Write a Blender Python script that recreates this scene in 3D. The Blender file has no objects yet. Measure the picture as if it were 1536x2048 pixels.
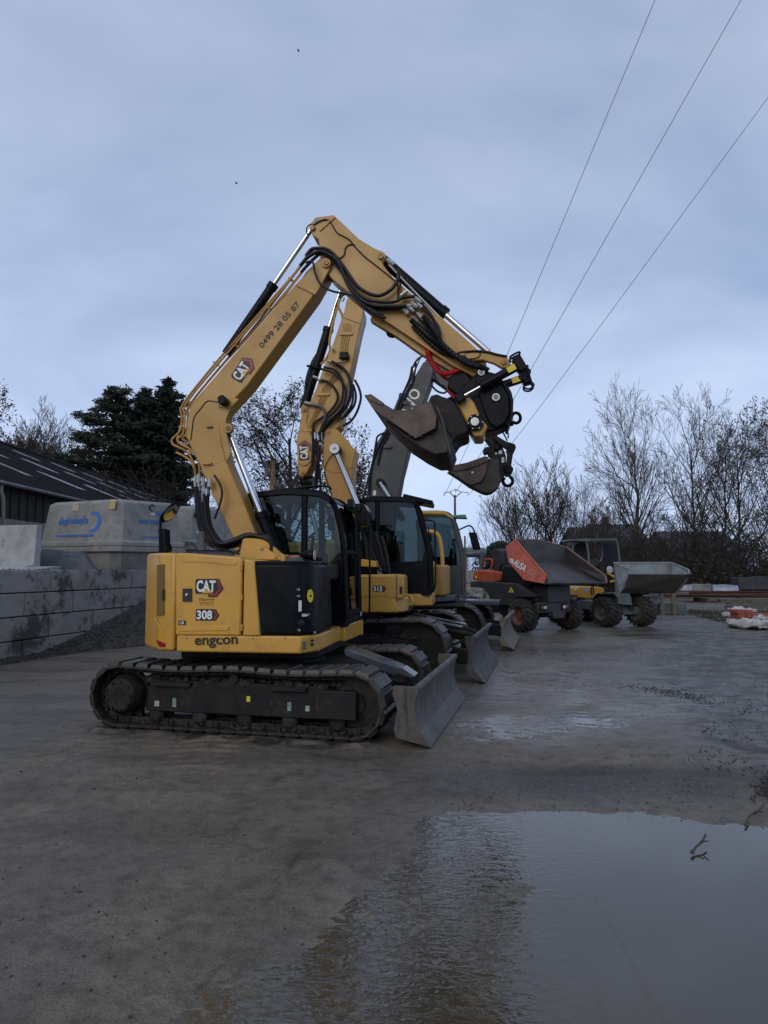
import bpy, bmesh, math, random
import numpy as np
from mathutils import Vector, Matrix

# ------------------------------------------------------------------ camera, light, exposure
SC = bpy.context.scene
COL = SC.collection
FPX, W2, HC = 1420.0, 768.0, 1024.0
CAMZ = 1.5
PITCH = math.atan(116 / FPX)
cd = bpy.data.cameras.new("camera")
cam = bpy.data.objects.new("camera", cd); COL.objects.link(cam)
cam.location = (0, 0, CAMZ)
cam.rotation_euler = (math.pi / 2 + PITCH, 0, 0)
cd.sensor_fit = 'HORIZONTAL'; cd.sensor_width = 36; cd.lens = FPX / 1536 * 36
cd.clip_start = 0.05; cd.clip_end = 3000
SC.camera = cam
SC.view_settings.view_transform = 'Standard'
SC.view_settings.look = 'None'
SC.view_settings.exposure = 0.0
SC.view_settings.gamma = 1.0
SC.cycles.max_bounces = 8
SC.cycles.transparent_max_bounces = 16
SC.cycles.caustics_reflective = False
SC.cycles.caustics_refractive = False

SUN_EL, SUN_AZ = math.radians(30), math.radians(205)     # soft light from behind the camera, a little to the left
world = bpy.data.worlds.new("World"); SC.world = world; world.use_nodes = True
nt = world.node_tree; nt.nodes.clear()
def N(t, ty, **k):
    n = t.nodes.new(ty)
    for a, b in k.items(): setattr(n, a, b)
    return n
out = N(nt, 'ShaderNodeOutputWorld'); bg = N(nt, 'ShaderNodeBackground')
sky = N(nt, 'ShaderNodeTexSky', sky_type='NISHITA', sun_disc=False)
sky.sun_elevation = SUN_EL; sky.sun_rotation = SUN_AZ; sky.air_density = 1.2; sky.dust_density = 3.0; sky.ozone_density = 3.0
tc = N(nt, 'ShaderNodeTexCoord')
sep = N(nt, 'ShaderNodeSeparateXYZ'); nt.links.new(tc.outputs['Generated'], sep.inputs[0])
addz = N(nt, 'ShaderNodeMath', operation='ADD'); addz.inputs[1].default_value = 0.75
mx = N(nt, 'ShaderNodeMath', operation='MAXIMUM'); mx.inputs[1].default_value = 0.0
nt.links.new(sep.outputs['Z'], mx.inputs[0]); nt.links.new(mx.outputs[0], addz.inputs[0])
dv = N(nt, 'ShaderNodeVectorMath', operation='DIVIDE'); cmb = N(nt, 'ShaderNodeCombineXYZ')
for i in range(3): nt.links.new(addz.outputs[0], cmb.inputs[i])
nt.links.new(tc.outputs['Generated'], dv.inputs[0]); nt.links.new(cmb.outputs[0], dv.inputs[1])
n1 = N(nt, 'ShaderNodeTexNoise'); n1.inputs['Scale'].default_value = 1.9; n1.inputs['Detail'].default_value = 5; n1.inputs['Roughness'].default_value = 0.5
n1.inputs['Distortion'].default_value = 0.5
mp = N(nt, 'ShaderNodeMapping'); mp.inputs['Location'].default_value = (2.3, 0.7, 0.4); mp.inputs['Scale'].default_value = (1, 1.6, 2.2)
nt.links.new(dv.outputs[0], mp.inputs[0]); nt.links.new(mp.outputs[0], n1.inputs['Vector'])
cr = N(nt, 'ShaderNodeValToRGB')
cr.color_ramp.elements[0].position = 0.32; cr.color_ramp.elements[0].color = (0.335, 0.45, 0.70, 1)
cr.color_ramp.elements[1].position = 0.70; cr.color_ramp.elements[1].color = (0.62, 0.74, 0.99, 1)
nt.links.new(n1.outputs['Fac'], cr.inputs[0])
# overcast cloud deck: a little paler towards the horizon
hz = N(nt, 'ShaderNodeMapRange'); hz.inputs[1].default_value = 0.0; hz.inputs[2].default_value = 0.55; hz.inputs[3].default_value = 1.22; hz.inputs[4].default_value = 0.80
nt.links.new(sep.outputs['Z'], hz.inputs[0])
sc1 = N(nt, 'ShaderNodeVectorMath', operation='SCALE'); nt.links.new(cr.outputs[0], sc1.inputs[0]); nt.links.new(hz.outputs[0], sc1.inputs['Scale'])
sc2 = N(nt, 'ShaderNodeVectorMath', operation='SCALE'); sc2.inputs['Scale'].default_value = 0.05; nt.links.new(sky.outputs[0], sc2.inputs[0])
mixs = N(nt, 'ShaderNodeMix', data_type='RGBA'); mixs.inputs['Factor'].default_value = 0.94
nt.links.new(sc2.outputs[0], mixs.inputs['A']); nt.links.new(sc1.outputs[0], mixs.inputs['B'])
nt.links.new(mixs.outputs['Result'], bg.inputs['Color']); bg.inputs['Strength'].default_value = 1.0
nt.links.new(bg.outputs[0], out.inputs[0])

sd = bpy.data.lights.new("sun", 'SUN'); sun = bpy.data.objects.new("sun", sd); COL.objects.link(sun)
sd.energy = 1.0; sd.angle = math.radians(40); sd.color = (1.0, 0.90, 0.76)
sdir = Vector((math.sin(SUN_AZ) * math.cos(SUN_EL), math.cos(SUN_AZ) * math.cos(SUN_EL), math.sin(SUN_EL)))
sun.rotation_euler = sdir.to_track_quat('Z', 'Y').to_euler(); sun.location = sdir * 50

# ------------------------------------------------------------------ helpers
R = random.Random(7)
def ray(px, py):
    x = (px - W2) / FPX; y = (HC - py) / FPX
    return Vector((x, math.cos(PITCH) - y * math.sin(PITCH), math.sin(PITCH) + y * math.cos(PITCH)))
CAMP = Vector((0, 0, CAMZ))
def at(px, py, Y):                      # the world point seen at a photo pixel, Y metres out
    d = ray(px, py); return CAMP + d * (Y / d.y)
def gnd(px, py, z=0.0):
    d = ray(px, py); return CAMP + d * ((z - CAMZ) / d.z)
class Frame:
    def __init__(s, x, y, deg):
        a = math.radians(deg); s.O = Vector((x, y, 0)); s.a = a
        s.u = Vector((math.cos(a), -math.sin(a), 0)); s.v = Vector((math.sin(a), math.cos(a), 0)); s.z = Vector((0, 0, 1))
    def w(s, u, v, z): return s.O + s.u * u + s.v * v + s.z * z
    def t(s, px, py, v):                # photo pixel traced onto the machine's own plane at v across
        d = ray(px, py); return CAMP + d * (s.v.dot(s.O + s.v * v - CAMP) / s.v.dot(d))
    def tl(s, pts, v): return [s.t(p[0], p[1], p[2] if len(p) > 2 else v) for p in pts]
def K(x0, y0, sc): return lambda L: [(x0 + p[0] / sc, y0 + p[1] / sc) + tuple(p[2:]) for p in L]

INV = {}
def tag(o, label=None, cat=None, group=None, kind=None):
    if label: o['label'] = label
    if cat: o['category'] = cat
    if group: o['group'] = group
    if kind: o['kind'] = kind
    return o
def thing(name, label, cat, loc, yaw=0.0, group=None):
    o = bpy.data.objects.new(name, None); COL.objects.link(o); o.empty_display_size = .2
    o.location = loc; o.rotation_euler = (0, 0, yaw)
    INV[o.name] = (Matrix.Translation(Vector(loc)) @ Matrix.Rotation(yaw, 4, 'Z')).inverted()
    return tag(o, label, cat, group)

def spline(pts, n=6):
    P = [Vector(p) for p in pts]
    if len(P) < 3: return P
    P = [P[0] * 2 - P[1]] + P + [P[-1] * 2 - P[-2]]
    o = []
    for i in range(1, len(P) - 2):
        a, b, c, d = P[i - 1:i + 3]
        for k in range(n):
            t = k / n
            o.append(0.5 * ((2 * b) + (c - a) * t + (2 * a - 5 * b + 4 * c - d) * t * t + (3 * b - a - 3 * c + d) * t ** 3))
    o.append(P[-2]); return o

class MB:
    def __init__(s): s.v = []; s.f = []
    def add(s, vs, fs):
        b = len(s.v); s.v += [tuple(v) for v in vs]; s.f += [tuple(b + i for i in f) for f in fs]; return s
    def prism(s, pts, off):
        n = len(pts); off = Vector(off); P = [Vector(p) for p in pts]
        s.add(P + [p + off for p in P], [tuple(range(n)), tuple(range(2 * n - 1, n - 1, -1))] + [(i, (i + 1) % n, n + (i + 1) % n, n + i) for i in range(n)]); return s
    def box(s, c, a, b, d):               # centre and three half-vectors
        c = Vector(c); vs = [c + a * i + b * j + d * k for i in (-1, 1) for j in (-1, 1) for k in (-1, 1)]
        s.add(vs, [(0, 1, 3, 2), (4, 6, 7, 5), (0, 4, 5, 1), (2, 3, 7, 6), (0, 2, 6, 4), (1, 5, 7, 3)]); return s
    def tube(s, pts, r, n=8, caps=True):
        P = [Vector(p) for p in pts]; m = len(P)
        rr = r if isinstance(r, (list, tuple)) else [r] * m
        ref = None; vs = []; fs = []
        for i in range(m):
            d = (P[min(i + 1, m - 1)] - P[max(i - 1, 0)])
            if d.length < 1e-9: d = Vector((0, 0, 1))
            d.normalize()
            if ref is None: ref = Vector((0, 0, 1)) if abs(d.z) < .9 else Vector((1, 0, 0))
            e1 = (ref - d * ref.dot(d))
            if e1.length < 1e-6: e1 = d.orthogonal()
            e1.normalize(); e2 = d.cross(e1); ref = e1
            for k in range(n):
                a = 2 * math.pi * k / n; vs.append(P[i] + (e1 * math.cos(a) + e2 * math.sin(a)) * rr[i])
        for i in range(m - 1):
            for k in range(n):
                k2 = (k + 1) % n; fs.append((i * n + k, i * n + k2, (i + 1) * n + k2, (i + 1) * n + k))
        if caps: fs += [tuple(range(n - 1, -1, -1)), tuple(range((m - 1) * n, m * n))]
        s.add(vs, fs); return s
    def cyl(s, p0, p1, r, n=20, r1=None): return s.tube([p0, p1], [r, r if r1 is None else r1], n)
    def lathe(s, p0, axis, prof, n=24, cap0=True):   # prof = (distance along axis, radius)
        ax = Vector(axis).normalized(); return s.tube2(Vector(p0), ax, prof, n, cap0)
    def tube2(s, p0, ax, prof, n, cap0=True):
        e1 = ax.orthogonal().normalized(); e2 = ax.cross(e1); vs = []; fs = []
        for d, r in prof:
            for k in range(n):
                a = 2 * math.pi * k / n; vs.append(p0 + ax * d + (e1 * math.cos(a) + e2 * math.sin(a)) * r)
        m = len(prof)
        for i in range(m - 1):
            for k in range(n):
                k2 = (k + 1) % n; fs.append((i * n + k, i * n + k2, (i + 1) * n + k2, (i + 1) * n + k))
        fs += [tuple(range((m - 1) * n, m * n))] + ([tuple(range(n - 1, -1, -1))] if cap0 else [])
        s.add(vs, fs); return s
    def build(s, name, mat, parent=None, bevel=0.0, smooth=35, label=None, fix=True, loc=None, seg=2):
        me = bpy.data.meshes.new(name)
        if parent is not None: M_ = INV[parent.name]
        elif loc is not None: M_ = Matrix.Translation(-Vector(loc))
        else: M_ = None
        me.from_pydata([tuple(M_ @ Vector(v)) for v in s.v] if M_ is not None else s.v, [], s.f)
        if fix:
            bm = bmesh.new(); bm.from_mesh(me); bmesh.ops.recalc_face_normals(bm, faces=bm.faces); bm.to_mesh(me); bm.free()
        me.materials.append(mat)
        if smooth:
            me.polygons.foreach_set('use_smooth', [True] * len(me.polygons)); me.set_sharp_from_angle(angle=math.radians(smooth))
        o = bpy.data.objects.new(name, me); COL.objects.link(o)
        if parent is not None:
            o.parent = parent; INV[o.name] = INV[parent.name]
        elif loc is not None: o.location = loc; INV[o.name] = M_
        if bevel:
            m = o.modifiers.new('bevel', 'BEVEL'); m.width = bevel; m.segments = seg; m.limit_method = 'ANGLE'; m.angle_limit = math.radians(30); m.harden_normals = False
        if label: o['label'] = label
        return o

def prism_px(name, F, pts, v0, v1, mat, parent, bevel=.008, vt=None, seg=2):
    P = F.tl(pts, v0 if vt is None else vt)
    if vt is not None: P = [p + F.v * (v0 - vt) for p in P]
    return MB().prism(P, F.v * (v1 - v0)).build(name, mat, parent, bevel, seg=seg)
def plate(name, F, uz, v0, v1, mat, parent, bevel=.006):
    return MB().prism([F.w(u, v0, z) for u, z in uz], F.v * (v1 - v0)).build(name, mat, parent, bevel)
def plan(name, F, uv, z0, z1, mat, parent, bevel=.012, seg=2):
    return MB().prism([F.w(u, v, z0) for u, v in uv], Vector((0, 0, z1 - z0))).build(name, mat, parent, bevel, seg=seg)
def hose(name, F, pts, v, r, mat, parent, n=7, sm=6):
    return MB().tube(spline(F.tl(pts, v), sm), r, n).build(name, mat, parent)
def cyl_px(name, F, p, v0, v1, r, mat, parent, n=24, bevel=.004):
    a = F.t(p[0], p[1], v0); return MB().cyl(a, a + F.v * (v1 - v0), r, n).build(name, mat, parent, bevel)

def text(name, s, P0, P1, height, mat, parent, toward, bold=0.0, lift=0.004, skew=0.0, label=None, up=None):
    c = bpy.data.curves.new('t', 'FONT'); c.body = s; c.size = 1; c.offset = bold; c.resolution_u = 3
    o = bpy.data.objects.new('t', c); COL.objects.link(o)
    dg = bpy.context.evaluated_depsgraph_get(); dg.update()
    me = o.evaluated_get(dg).to_mesh()
    V = [v.co.copy() for v in me.vertices]; Fs = [tuple(p.vertices) for p in me.polygons]
    o.evaluated_get(dg).to_mesh_clear(); bpy.data.objects.remove(o); bpy.data.curves.remove(c)
    if not V: return None
    x0 = min(v.x for v in V); x1 = max(v.x for v in V); y0 = min(v.y for v in V); y1 = max(v.y for v in V)
    ex = (P1 - P0); n = Vector(toward).normalized()
    ey = n.cross(ex).normalized() if up is None else Vector(up).normalized()
    mb = MB()
    pts = []
    for v in V:
        a = (v.x - x0) / (x1 - x0); b = (v.y - y0) / (y1 - y0)
        pts.append(P0 + ex * a + ey * (b * height) + ex.normalized() * (b * height * skew) + n * lift)
    mb.add(pts, Fs)
    return mb.build(name, mat, parent, smooth=0, fix=False, label=label)
def text_px(name, s, F, p0, p1, hpx, v, mat, parent, **k):
    P0 = F.t(*p0, v); P1 = F.t(*p1, v)
    d = (P0 - CAMP).length / FPX * 1.0
    return text(name, s, P0, P1, hpx * d, mat, parent, -F.v, **k)
def decal_px(name, F, pts, v, mat, parent, th=.003, lift=0.0):
    P = F.tl(pts, v); P = [p - F.v * (lift + th) for p in P]
    return MB().prism(P, F.v * th).build(name, mat, parent, 0, 0)

# ------------------------------------------------------------------ materials
def M(name, c, rough=.5, metal=0.0, c2=None, st=None, vs=3.0, amt=(.42, .66), bump=0.0, bs=80.0, rv=.12, spec=.5, coat=0.0, c3=None, v3=14.0, a3=(.6, .75)):
    m = bpy.data.materials.new(name); m.use_nodes = True; t = m.node_tree; b = t.nodes['Principled BSDF']
    tc = N(t, 'ShaderNodeTexCoord'); n = N(t, 'ShaderNodeTexNoise'); n.inputs['Scale'].default_value = vs; n.inputs['Detail'].default_value = 7; n.inputs['Roughness'].default_value = .62
    t.links.new(tc.outputs['Object'], n.inputs['Vector'])
    r = N(t, 'ShaderNodeMapRange'); r.inputs[1].default_value = amt[0]; r.inputs[2].default_value = amt[1]
    t.links.new(n.outputs['Fac'], r.inputs[0])
    mx = N(t, 'ShaderNodeMix', data_type='RGBA')
    if c2 is None: c2 = tuple(x * .72 for x in c)
    mx.inputs['A'].default_value = (*c, 1); mx.inputs['B'].default_value = (*c2, 1)
    t.links.new(r.outputs[0], mx.inputs['Factor']); src = mx.outputs['Result']
    if st:
        mp3 = N(t, 'ShaderNodeMapping'); mp3.inputs['Scale'].default_value = st; t.links.new(tc.outputs['Object'], mp3.inputs[0])
    if c3 is not None:
        n3 = N(t, 'ShaderNodeTexNoise'); n3.inputs['Scale'].default_value = v3; n3.inputs['Detail'].default_value = 6; n3.inputs['Roughness'].default_value = .7
        t.links.new(mp3.outputs[0] if st else tc.outputs['Object'], n3.inputs['Vector'])
        r3 = N(t, 'ShaderNodeMapRange'); r3.inputs[1].default_value = a3[0]; r3.inputs[2].default_value = a3[1]; t.links.new(n3.outputs['Fac'], r3.inputs[0])
        m3 = N(t, 'ShaderNodeMix', data_type='RGBA'); m3.inputs['B'].default_value = (*c3, 1); t.links.new(src, m3.inputs['A']); t.links.new(r3.outputs[0], m3.inputs['Factor']); src = m3.outputs['Result']
    t.links.new(src, b.inputs['Base Color'])
    rr = N(t, 'ShaderNodeMapRange'); rr.inputs[1].default_value = .3; rr.inputs[2].default_value = .7; rr.inputs[3].default_value = max(.02, rough - rv); rr.inputs[4].default_value = min(1, rough + rv)
    t.links.new(n.outputs['Fac'], rr.inputs[0]); t.links.new(rr.outputs[0], b.inputs['Roughness'])
    b.inputs['Metallic'].default_value = metal; b.inputs['Specular IOR Level'].default_value = spec
    b.inputs['Coat Weight'].default_value = coat; b.inputs['Coat Roughness'].default_value = .12
    if bump:
        nb = N(t, 'ShaderNodeTexNoise'); nb.inputs['Scale'].default_value = bs; nb.inputs['Detail'].default_value = 4
        t.links.new(tc.outputs['Object'], nb.inputs['Vector'])
        bp = N(t, 'ShaderNodeBump'); bp.inputs['Strength'].default_value = bump; bp.inputs['Distance'].default_value = .01
        t.links.new(nb.outputs['Fac'], bp.inputs['Height']); t.links.new(bp.outputs[0], b.inputs['Normal'])
    return m
YEL = M('yellow_paint', (.60, .315, .038), .40, c2=(.54, .285, .042), vs=2.2, coat=.3, c3=(.27, .165, .06), v3=6, a3=(.56, .84))
YELD = M('dusty_yellow_paint', (.455, .245, .042), .44, c2=(.39, .21, .044), vs=2.0, c3=(.24, .16, .07), v3=6, a3=(.58, .82), coat=.1)
BLK = M('black_paint', (.0045, .005, .007), .30, c2=(.009, .009, .011), vs=5, spec=.12, c3=(.02, .018, .016), v3=10, a3=(.6, .85))
BLKM = M('black_matt', (.009, .009, .010), .6, c2=(.020, .018, .016), vs=6, bump=.2, spec=.25, c3=(.048, .038, .028), v3=7, a3=(.54, .74))
RUB = M('hose_rubber', (.007, .007, .009), .48, vs=20, spec=.35)
TYR = M('tyre_rubber', (.02, .019, .018), .75, c2=(.055, .047, .038), vs=7, bump=.3)
TRK = M('track_steel', (.026, .024, .023), .40, c2=(.060, .048, .038), vs=9, bump=.35, bs=50, metal=.3, rv=.2, c3=(.12, .10, .08), v3=22, a3=(.6, .8))
TRKD = M('muddy_steel', (.013, .012, .011), .65, c2=(.042, .033, .025), vs=8, bump=.5, bs=40, spec=.25)
PAD = M('worn_shoe_steel', (.10, .095, .092), .38, c2=(.045, .04, .036), vs=11, bump=.3, bs=60, metal=.5, rv=.2)
STE = M('worn_blade_steel', (.112, .103, .095), .46, c2=(.075, .064, .054), vs=4, bump=.3, bs=30, metal=.5, rv=.15, c3=(.035, .028, .023), v3=20, a3=(.50, .68), st=(1, 1, .10))
STEB = M('dull_blade_steel', (.075, .070, .066), .55, c2=(.045, .039, .034), vs=5, bump=.3, bs=30, metal=.35, c3=(.025, .021, .018), v3=18, a3=(.5, .7), st=(1, 1, .12))
BUC = M('rusty_bucket_steel', (.085, .062, .046), .52, c2=(.05, .04, .034), vs=4, bump=.25, bs=25, metal=.4, c3=(.16, .085, .045), v3=8, a3=(.57, .78))
BUCD = M('dark_bucket_steel', (.045, .038, .033), .6, c2=(.028, .026, .025), vs=5, bump=.25, bs=30, metal=.3)
CHR = M('chrome_rod', (.75, .76, .78), .12, metal=1.0, c2=(.68, .69, .71), rv=.04)
SIL = M('zinc_fitting', (.5, .5, .48), .35, metal=.9)
RED = M('red_hose', (.50, .02, .02), .45, c2=(.34, .015, .02))
REDP = M('red_reflector', (.28, .012, .02), .2)
WHT = M('white_vinyl', (.78, .78, .76), .45, c2=(.7, .7, .68))
TXB = M('black_vinyl', (.012, .011, .010), .5)
LRED = M('logo_red', (.30, .02, .035), .4)
LYEL = M('logo_yellow', (.62, .38, .04), .4)
GRNS = M('green_sticker', (.07, .20, .11), .5)
MINT = M('pale_sticker', (.36, .42, .40), .5, c2=(.2, .22, .21), vs=40)
YELS = M('yellow_sticker', (.75, .60, .04), .5)
VGRY = M('charcoal_paint', (.062, .064, .062), .5, c2=(.048, .049, .047), vs=3, c3=(.09, .085, .075), v3=10)
BLUS = M('wet_steel_box', (.06, .075, .09), .28, c2=(.04, .05, .06), metal=.3, coat=.4)
ORG = M('orange_paint', (.50, .092, .026), .5, c2=(.40, .075, .028), vs=3, c3=(.22, .07, .04), v3=10)
GRY = M('grey_paint', (.105, .118, .12), .5, c2=(.07, .078, .08), vs=4, c3=(.05, .047, .04), v3=12)
GRYL = M('worn_pale_skip_paint', (.21, .23, .235), .5, c2=(.13, .14, .14), vs=3, c3=(.075, .07, .06), v3=9)
SKI = M('skip_inside_steel', (.046, .040, .037), .5, c2=(.028, .025, .023), vs=4, metal=.3, bump=.2, bs=20)
CLO = M('grey_cloth', (.03, .032, .036), .8)
WOODP = M('pole_wood', (.30, .19, .10), .8, c2=(.2, .13, .07), vs=6)
WOODG = M('weathered_wood', (.14, .12, .10), .85, c2=(.08, .07, .06), vs=8)
PLA = M('dark_plastic', (.014, .015, .018), .45, spec=.3)
LENS = M('lamp_glass', (.55, .57, .6), .1, spec=.8)
BARK = M('bark', (.060, .050, .042), .9, c2=(.035, .032, .028), vs=5)
TWIG = M('twigs', (.046, .037, .031), .9, c2=(.030, .025, .022), vs=3, spec=.2)
TWIGL = M('pale_twigs', (.10, .082, .066), .9, c2=(.07, .058, .048), vs=3)
LEAFB = M('brown_leaves', (.060, .036, .024), .85, c2=(.036, .026, .02), vs=1.5)
NEED = M('spruce_needles', (.024, .037, .026), .8, c2=(.012, .020, .015), vs=1.2, spec=.2)
NEEDP = M('pine_needles', (.038, .050, .030), .8, c2=(.018, .027, .017), vs=1.2, spec=.2)
LEAFG = M('ivy_leaves', (.030, .036, .018), .75, c2=(.017, .02, .012), vs=.8)

def glass(name, tint, ior=1.45, rough=.01):
    m = bpy.data.materials.new(name); m.use_nodes = True; t = m.node_tree; t.nodes.clear()
    o = N(t, 'ShaderNodeOutputMaterial'); mx = N(t, 'ShaderNodeMixShader'); tr = N(t, 'ShaderNodeBsdfTransparent'); gl = N(t, 'ShaderNodeBsdfGlossy'); fr = N(t, 'ShaderNodeFresnel')
    tr.inputs[0].default_value = (*tint, 1); gl.inputs['Roughness'].default_value = rough; fr.inputs[0].default_value = ior
    t.links.new(fr.outputs[0], mx.inputs[0]); t.links.new(tr.outputs[0], mx.inputs[1]); t.links.new(gl.outputs[0], mx.inputs[2]); t.links.new(mx.outputs[0], o.inputs[0])
    return m
GLS = glass('cab_glass', (.66, .73, .73))
GLSD = glass('dark_cab_glass', (.44, .51, .51))
# ------------------------------------------------------------------ ground, puddles, terrace
def lattice(seed):
    rs = np.random.RandomState(seed); return rs.rand(256, 256)
LAT = [lattice(i) for i in range(8)]
def vn(x, y, k):
    L = LAT[k % 8]; xi = np.floor(x).astype(int); yi = np.floor(y).astype(int); fx = x - xi; fy = y - yi
    fx = fx * fx * (3 - 2 * fx); fy = fy * fy * (3 - 2 * fy); a = xi & 255; b = yi & 255; a1 = (a + 1) & 255; b1 = (b + 1) & 255
    return (L[a, b] * (1 - fx) + L[a1, b] * fx) * (1 - fy) + (L[a, b1] * (1 - fx) + L[a1, b1] * fx) * fy
def fbm(x, y, f, o=3, k=0):
    s = 0; a = 1; t = 0
    for i in range(o): s = s + a * (vn(x * f + 17.3 * i, y * f + 5.1 * i, k + i) - .5); t += a; a *= .5; f *= 2.1
    return s / t * 2
def sdpoly(x, y, P):
    d = np.full(x.shape, 1e9); ins = np.zeros(x.shape, bool); n = len(P)
    for i in range(n):
        ax, ay = P[i]; bx, by = P[(i + 1) % n]; ex, ey = bx - ax, by - ay
        t = np.clip(((x - ax) * ex + (y - ay) * ey) / (ex * ex + ey * ey), 0, 1)
        d = np.minimum(d, np.hypot(x - ax - ex * t, y - ay - ey * t))
        c = ((ay > y) != (by > y)) & (x < ex * (y - ay) / (ey if abs(ey) > 1e-9 else 1e-9) + ax); ins ^= c
    return np.where(ins, -d, d)
def ss(a, b, x): t = np.clip((x - a) / (b - a), 0, 1); return t * t * (3 - 2 * t)
WATER_Z = -0.012
PUD = [(.30, 4.55), (.62, 4.72), (.95, 4.80), (1.3, 4.76), (2.3, 4.55), (4.2, 4.4), (4.5, 1.0), (-1.0, .8), (-.62, 2.2), (-.2, 2.75), (.28, 3.1), (.50, 3.6), (.50, 4.1)]
PUD2 = [(.6, 2.0), (.62, 3.2), (.62, 4.3), (.5, 4.62), (.28, 4.5), (.1, 3.9), (-.15, 3.35), (-.42, 2.85), (-.75, 2.4), (-.9, 2.0)]
def ground_h(x, y):
    near = np.exp(-np.maximum(np.hypot(x, y - 5) - 5, 0) / 12)
    h = .006 * fbm(x, y, .5, 3, 0) + (.004 * fbm(x, y, 2.2, 3, 2) + .0022 * fbm(x, y, 11, 3, 4) + .0012 * fbm(x, y, 40, 2, 6)) * near
    s1 = sdpoly(x, y, PUD) + .13 * fbm(x, y, 2.3, 4, 1)
    h = h - .034 * ss(.06, -.55, s1) - .004 * ss(.55, 0, s1) * (y < 4.6)
    s2 = sdpoly(x, y, PUD2) + .1 * fbm(x, y, 3, 2, 3)
    k2 = ss(.28, -.12, s2); h = h * (1 - .7 * k2) - (.0136 + .0060 * fbm(x, y, 1.7, 2, 6)) * k2 + (.0030 * fbm(x + .35 * y, y * 1.3, 11, 2, 5) + .0150 * fbm(x + .5 * y, y * 1.25, 30, 2, 3)) * k2 * np.clip(.55 + 1.4 * fbm(x, y, 1.3, 3, 2), .12, 1.2)
    for cx, cy, rx, ry in ((1.32, 6.95, .62, .62), (2.15, 7.15, .42, .30), (.78, 6.5, .3, .3)):
        k3 = ss(1.15, .35, np.hypot((x - cx) / rx, (y - cy) / ry) + .45 * fbm(x, y, 2.6, 3, 4)); h = h * (1 - .8 * k3) - .0130 * k3 + (.0030 * fbm(x, y, 9, 2, 5) + .0130 * fbm(x + .3 * y, y * 1.1, 27, 2, 3)) * k3
    # low tar ridge beyond the puddle
    h = h + .014 * np.exp(-((y - 5.15 + .03 * x) / .25) ** 2) * ss(-1.2, .8, x)
    # tyre ruts and track prints pressed into the mud
    for cx, sl, wd in ((1.05, .16, .22), (1.75, .20, .22), (2.9, .26, .25), (-2.6, -.12, .3), (-1.4, -.05, .3)):
        q = (x - cx - sl * (y - 6) - .12 * np.sin(y * .7)) / wd; m_ = ss(1.1, .7, np.abs(q)) * ss(4.9, 5.6, y) * np.clip(.5 + fbm(x, y, .8, 3, 4), 0, 1)
        h = h + m_ * (.0085 * np.sign(np.sin((y + np.abs(q) * .10) * 2 * np.pi / .17)) - .005)
    for ox, oy, ul, vi, vo_ in ((-1.21, 7.715, 1.3, .68, 1.18), (-.75, 11.3, 1.65, .73, 1.27)):
        a_ = math.radians(13.5); du = (x - ox) * math.cos(a_) - (y - oy) * math.sin(a_); dv_ = (x - ox) * math.sin(a_) + (y - oy) * math.cos(a_)
        e = np.hypot(np.maximum(np.abs(du) - ul, 0), np.maximum(np.abs(np.abs(dv_) - (vi + vo_) / 2) - (vo_ - vi) / 2, 0)); h = h + .022 * np.exp(-((e - .05) / .05) ** 2) * np.clip(.5 + 1.5 * fbm(x, y, 4.5, 3, 6), 0, 1.3)
    # shallow wet hollows further out
    for cx, cy, rx, ry, dp in ((1.45, 7.35, .55, .7, .006), (2.4, 7.6, .9, .55, .005)):
        e = np.hypot((x - cx) / rx, (y - cy) / ry); h = h - dp * ss(1.2, .2, e + .35 * fbm(x, y, 2, 2, 2))
    return h
def axis(lo, a, b, hi, st):
    c = list(np.arange(a, b + 1e-6, st)); s = st; x = c[-1]
    while x < hi: s *= 1.045; x += s; c.append(x)
    s = st; x = c[0]; l = []
    while x > lo: s *= 1.06; x -= s; l.append(x)
    return np.array(l[::-1] + c)
gx = axis(-500, -1.5, 2.6, 500, .0135); gy = axis(-60, 1.95, 7.9, 900, .0135)
X, Y_ = np.meshgrid(gx, gy, indexing='ij'); Z = ground_h(X, Y_)
# kept level with the yard everywhere; far away it only undulates softly
nx_, ny_ = X.shape
me = bpy.data.meshes.new('ground'); co = np.stack([X, Y_, Z], -1).reshape(-1, 3).astype(np.float32)
me.vertices.add(len(co)); me.vertices.foreach_set('co', co.ravel())
ii = np.arange(nx_ * ny_).reshape(nx_, ny_)
q = np.stack([ii[:-1, :-1], ii[1:, :-1], ii[1:, 1:], ii[:-1, 1:]], -1).reshape(-1, 4).astype(np.int32)
me.loops.add(q.size); me.loops.foreach_set('vertex_index', q.ravel()); me.polygons.add(len(q))
me.polygons.foreach_set('loop_start', np.arange(0, q.size, 4, dtype=np.int32)); me.polygons.foreach_set('use_smooth', np.ones(len(q), bool))
me.update(calc_edges=True)
wetv = np.zeros(X.shape)
for cx, cy, rx, ry, am in ((1.5, 7.1, 1.3, 1.2, 1.0), (2.7, 7.6, 1.2, .8, .95), (2.4, 9.9, 1.8, 2.0, 1), (1.9, 9.2, 2.2, 2.2, .8), (3.6, 9, 2.4, 3.2, .9), (3.3, 13, 3, 3, .85), (4.8, 14, 2.5, 4, .45), (-4.6, 7.6, 1.2, 1.0, .5), (6.5, 20, 4, 4, .5)):
    e = np.hypot((X - cx) / rx, (Y_ - cy) / ry); wetv = np.maximum(wetv, am * ss(1.15, .15, e + .55 * fbm(X, Y_, 1.8, 4, 2)))
mud_shade_v = ss(0, .35, (X - (1.9 + .16 * (Y_ - 3.2)) - .9 * (Y_ > 9) * 0 - .12 * (Y_ - 3.2)) / (.6 + .1 * Y_) + .8 * fbm(X, Y_, .9, 4, 3)) * ss(4.7, 5.2, Y_) * ss(26, 16, Y_)
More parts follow.
